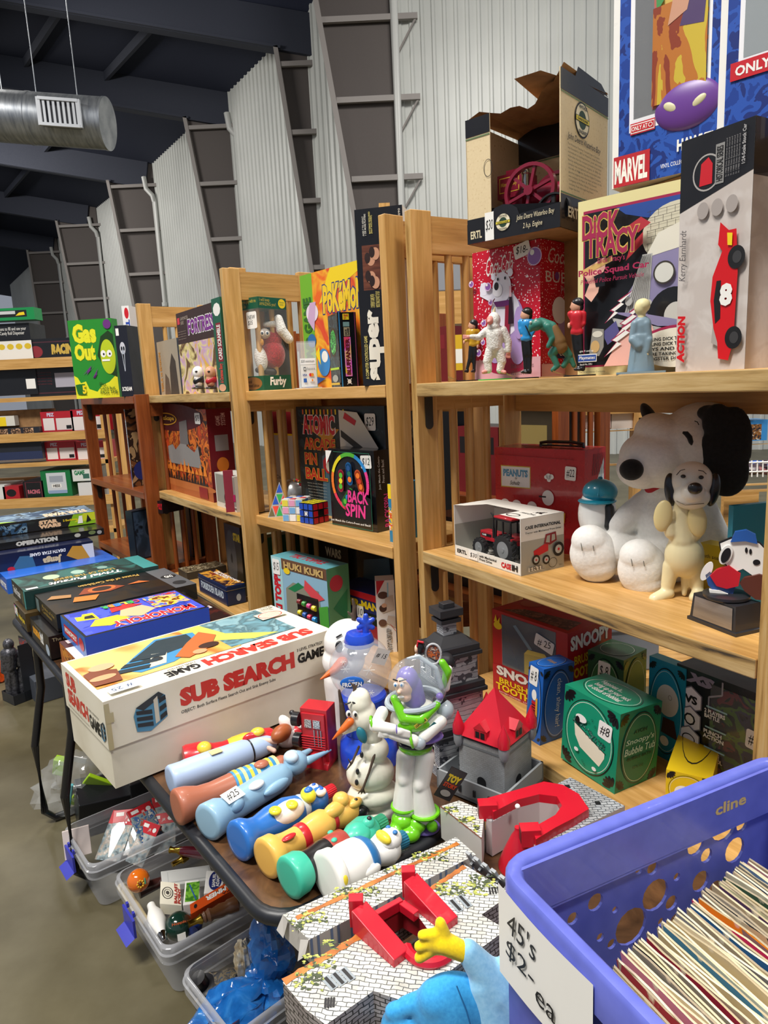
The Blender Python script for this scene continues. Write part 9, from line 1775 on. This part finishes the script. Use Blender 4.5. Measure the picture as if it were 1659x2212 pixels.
for lab, x0, y0, x1, y1, c, art in (('white lorry toy box at the left edge of the low far shelf', -40, 1048, 9, 1092, 'd8dcd8', None), ('red checked race car box on the low far shelf', 11, 1050, 40, 1092, 'a8202a', lambda f: (f.e(.5, .65, .3, .2, BLK), f.t('RACE', .2, .05, .9, .3, YEL, .05))), ('black narrow race car box with pink lettering on the low far shelf', 55, 1038, 92, 1086, '191416', lambda f: (f.r(.1, .05, .9, .95, M('6a2a34')), f.r(.14, .07, .86, .93, BLK), f.t('RACING', .2, .4, .8, .6, M('c86a7a'), .04))), ('green box end picturing a white lorry on the low far shelf', 94, 1014, 150, 1074, '14703c', lambda f: (f.r(.18, .16, .84, .9, M('c8ccd0')), f.r(.28, .55, .74, .78, M('9aa0aa')), f.r(.34, .34, .66, .48, WHT), f.t('HESS', .38, .36, .62, .46, BLK, .04), f.r(.2, .12, .84, .24, M('8aa0c0')))), ('white card game box on the low far shelf', 158, 1012, 200, 1040, 'd8dcd4', lambda f: (f.t('GAME', .1, .5, .6, .9, GRN, .05), f.r(.5, .2, .8, .6, M('3a6a5a')))), ('plain white box under the white card game', 172, 1041, 216, 1078, 'd6d6d4', None)):
 far('toy_box', lab, x0, y0, x1, y1, M(c, .4), art, dy=.03, dep=.25)
far('toy_box', 'orange and black toy box glimpsed behind the stand posts', 244, 868, 262, 930, M('d8481f', .4), lambda f: f.r(0, 0, 1, .4, BLK), dy=.2)
# ---------------- stalls seen through the right-hand bookcase ----------------
YR = 3.4
def rail(o, x0, y0, x1, y1, Y, m=W_RAIL, t=.03, nm='rail'): a, c = atY(x0, y1, Y), atY(x1, y0, Y); mb = MB(); mb.box((a.x, Y, 0 if nm == 'post' else a.z), (c.x, Y+t, c.z), m); return mb.build(nm, o, smooth=0)
o = thing('display_shelf', 'light oak display shelf with three pale pink boxes, seen through the bookcase', 'shelving')
for a in ((1195, 832, 1215, 1010), (1368, 832, 1412, 1010)): rail(o, *a, YR, W_POST, .06, 'post')
for a in ((1195, 828, 1400, 842), (1200, 885, 1375, 900), (1200, 928, 1375, 938)): rail(o, *a, YR-.01)
rail(o, 1195, 1000, 1375, 1012, YR)
for i, (x0, x1) in enumerate(((1214, 1266), (1267, 1320), (1321, 1368))):
 far('pale_box', ('pale pink box, left of three on the display shelf', 'pale pink box in the middle of the display shelf', 'off-white box, right of three on the display shelf')[i], x0, 843, x1, 927, M(('e6cfc8', 'e8d0cc', 'd8cfc6')[i], .5), lambda f: (f.r(.2, .5, .9, .95, M('dcd8cc')), [f.r(.3, .55+.06*k, .8, .57+.06*k, M('a8a498')) for k in range(6)]), dy=.02, dep=.15, Y=YR, grp='pale boxes on the display shelf')
o = thing('toy_stall_shelf', 'oak shelf of the brick toy stall behind the plush dog', 'shelving')
for a in ((1380, 884, 1760, 906), (1560, 954, 1760, 964), (1560, 1040, 1760, 1052)): rail(o, *a, YR-.2)
rail(o, 1376, 832, 1392, 1100, YR-.2, W_POST, .06, 'post'); rail(o, 1380, 1052, 1760, 1075, YR-.2); rail(o, 1560, 1060, 1640, 1180, YR-.1)
for i, (x0, y0, x1, y1) in enumerate(((1418, 866, 1500, 886), (1500, 864, 1560, 886), (1566, 862, 1645, 886))):
 far('brick_toy_box', ('blue brick toy tray box left of the dog head', 'blue brick toy tray box just above the dog head', 'blue brick toy tray box right of the dog head')[i], x0, y0, x1, y1, M('3a9ad8', .35), lambda f: (f.r(.06, .5, .16, .9, RED), f.t('3 in 1', .75, .5, .95, .9, GRN, .05), f.r(.3, 0, .8, .45, BLK)), dy=-.25, dep=.1, Y=YR, grp='blue brick toy boxes behind the plush dog')
far('brick_toy_box', 'taller blue brick toy box with figures, below the rail right of dog', 1592, 906, 1659, 954, M('3a8ac8', .35), lambda f: f.r(.1, .05, .8, .8, pic(('2a2a30', '8a5a2a', 'c8c0b0'), 60, 2)), dy=-.2, dep=.1, Y=YR)
for i, (x, y, m) in enumerate(((1450, 848, M('d0d2d0', .3)), (1485, 850, M('3a3c40', .3)), (1530, 845, M('6a7078', .4)), (1600, 850, M('1f3f8a', .3)), (1630, 846, M('2a2c30', .4)))):
 P = atY(x, y+16, YR-.15); mb = MB(); s = (.05, .05, .07, .07, .05)[i]; mb.box((-s, -.03, 0), (s, .03, .05), m); mb.box((-s*.6, -.025, .05), (s*.5, .025, .075), m); 
 for q in (-.6, .6): mb.cyl((s*q, -.034, .01), (s*q, .034, .01), .014, BLKC)
 tag(mb.build('brick_vehicle', None, P, bevel=.004), ('white brick-built truck on the stall shelf', 'black brick-built car beside the white truck', 'grey brick-built block vehicle above the dog', 'blue brick-built racing car at the right', 'dark brick-built vehicle at the right edge')[i], 'toy')
o = thing('wire_basket', 'white wire basket of the brick toy stall at the right', 'basket'); mb = MB()
for y in (1000, 1020): mb.tube([atY(1600, y, 2.9), atY(1660, y-2, 2.9), atY(1720, y-4, 2.9)], .004, WHT, 6)
for x in range(1600, 1721, 12): mb.tube([atY(x, 995, 2.9), atY(x, 1030, 2.9)], .003, WHT, 6)
mb.build('wire_grid', o)
crumple('blue_cloth', 'crumpled blue and dark cloth in the basket at the right', (1660, 1010), 1.02, .1, .06, .03, pic(('1f4fa8', '3a2a34', '7a4a4a'), 12, 3), 3, 'cloth').location = atY(1640, 1010, 3.0)
# grey tote, food plate, bag and bench on the far side
P = atY(1340, 1395, 2.2); mb = MB(); mb.box((-.16, 0, -.18), (.16, .25, 0), M('7c8188', .5)); mb.box((-.17, -.01, -.03), (.17, .26, 0), M('8b9098', .5)); bt = thing('back_table', 'low oak table carrying the grey tote behind the bookcase', 'table', (P.x, 2.2, 0)); m2 = MB(); m2.box((-.3, 0, P.z-.15), (.75, .5, P.z-.12), W_RAIL); m2.build('tabletop', bt, smooth=0)
for x, y in ((-.28, .02), (.7, .02), (-.28, .44), (.7, .44)): m2 = MB(); m2.box((x, y, 0), (x+.04, y+.04, P.z-.15), W_POST); m2.build('leg', bt, smooth=0)
tag(mb.build('plastic_tote', None, P+Vector((0, .05, .06)), .1, smooth=0, bevel=.006), 'grey plastic tote behind the lowest shelf boxes', 'tote')
tp_ = P+Vector((-.10, .12, .062)); mb = MB(); mb.lathe([(.05, 0), (.10, .008), (.11, .014), (.112, .014), (.10, .006)], WHT, 30, Matrix.Diagonal((1.3, 1, 1, 1))); tag(mb.build('foam_plate', None, tp_), 'white foam plate of food standing on the grey tote', 'plate')
for i, (x, c, nm, lab) in enumerate(((-.06, 'e8b0a0', 'bacon', 'pink strips of food on the foam plate'), (-.0, 'c8782a', 'fritter', 'orange fried fritter on the foam plate'), (.035, 'b86a22', 'fritter', 'second fried fritter, right on the foam plate'), (.07, 'efe6d0', 'dip_cup', 'small cup of pale dip on the plate'))):
 mb = MB(); mb.ell((x, -.0, .018), (.035, .03, .012), M(c, .5)); tag(mb.build(nm, None, tp_), lab, 'food')
o = thing('brown_bag', 'folded brown paper bag with a black number behind the teal box', 'bag', Vector((P.x+.45, 2.3, P.z-.12))); mb = MB(); mb.box((-.13, 0, 0), (.1, .12, .16), CARD); f = Face(mb, (-.0, -.001, .08), (.08, 0, 0), (0, 0, .05)); f.t('385', .1, .1, .8, .8, BLK, 0, .2); mb.build('paper_body', o, bevel=.006, smooth=0)
P = atY(990, 1330, 2.6); o = thing('bench', 'red-brown wooden bench seen between the slats', 'bench', (P.x, 2.6, 0)); zb = atY(990, 1285, 2.6).z
mb = MB(); mb.box((-.35, 0, zb-.03), (.5, .35, zb), W_RAIL); mb.build('seat', o, smooth=0); mb = MB(); mb.box((-.35, -.005, zb-.13), (.5, .02, zb-.03), W_RED); mb.build('apron', o, smooth=0)
for x in (-.32, .44): mb = MB(); mb.box((x, .0, 0), (x+.05, .05, zb-.03), W_REDZ); mb.build('leg', o, smooth=0)
crumple('blanket', 'dark grey folded blanket on the red-brown bench', (990, 1250), 1, .22, .14, .06, M('4a4c52', .9), 14, 'blanket', amp=.08).location = Vector((P.x+.02, 2.78, zb+.05))
def a7(b_): f = b_.F(); f.r(0, 0, 1, 1, pic(('3a3a34', '5a564a', '22221e', '7a6a4a'), 20, 3)); f.e(.5, .75, .1, .05, M('8a9a2a')); f.e(.5, .66, .1, .08, M('c89a78')); f.r(0, .85, 1, 1, BLK)
A = U_M.at(905, .30, ZM); b = Box(U_R.A+U_R.u*-.02+U_R.n*.20+Vector((-.12, .1, ZM-.02)), Vector((1, -.1, 0)).normalized(), .1, .05, .36); 
back(U_R, 950, .30, ZM-.30+.30, .14, .05, .34, M('17181a', .35), 'story_game_box', 'tall dark fantasy game box seen through the slats left of the tractor', art=a7)
P = atY(1000, 615, 2.7); o = thing('storage_rack', 'oak rack behind the top of the right bookcase holding a grey bin', 'shelving', (P.x, 2.7, 0))
for x in (-.3, .3): mb = MB(); mb.box((x, 0, 0), (x+.04, .3, P.z+.3), W_POST); mb.build('post', o, smooth=0)
mb = MB(); mb.box((-.26, 0, P.z-.14), (.3, .3, P.z-.02), W_RAIL); mb.build('rail', o, smooth=0)
mb = MB(); mb.box((-.22, 0, -.02), (.2, .25, .2), M('8b8f95', .5)); tag(mb.build('storage_box', None, P, smooth=0, bevel=.005), 'grey storage box on the rack, seen through the top slats', 'box')
# a second row of stands standing back to back with the oak ones
for (A_, lab) in ((U_L.A+U_L.n*.62, 'red-brown stand back to back with the left oak bookcase'), (U_M.A+U_M.n*.62, 'red-brown stand back to back with the middle oak bookcase')):
 u_ = Unit(A_, A_+U_M.u*.66); bookcase(u_, lab, depth=.25, zt=1.70, wp=W_REDZ, wr=W_RED, ws=W_RED, name='wooden_stand')
 for z, hs in ((ZM, (.30, .22, .27)), (ZB, (.2, .28, .24)), (ZT, (.18, .0, .22))):
  for i, h_ in enumerate(hs):
   if h_: b_ = Box(u_.A+u_.u*(.2+.21*i)+u_.n*.05+Vector((0, 0, z)), u_.u, .19, .14, h_); b_.shell(M(('23262c', '6a1c22', '3a3328')[(i+int(z*3)) % 3], .4)); f = b_.F(); f.r(.1, .6, .9, .85, M(('7a1f28', '1c1c20', '8a7a4a')[i], .4)); b_.done('stock_box', 'dark boxed toy on the back-to-back stand, glimpsed between slats', 'box', 'stock boxes on the back-to-back stands')
far('cereal_box', 'yellow and white box glimpsed behind the yellow-shirt figure', 984, 722, 1012, 800, M('d8b02a', .4), lambda f: f.r(0, .2, 1, .6, WHT), dy=0, dep=.05, Y=2.2)
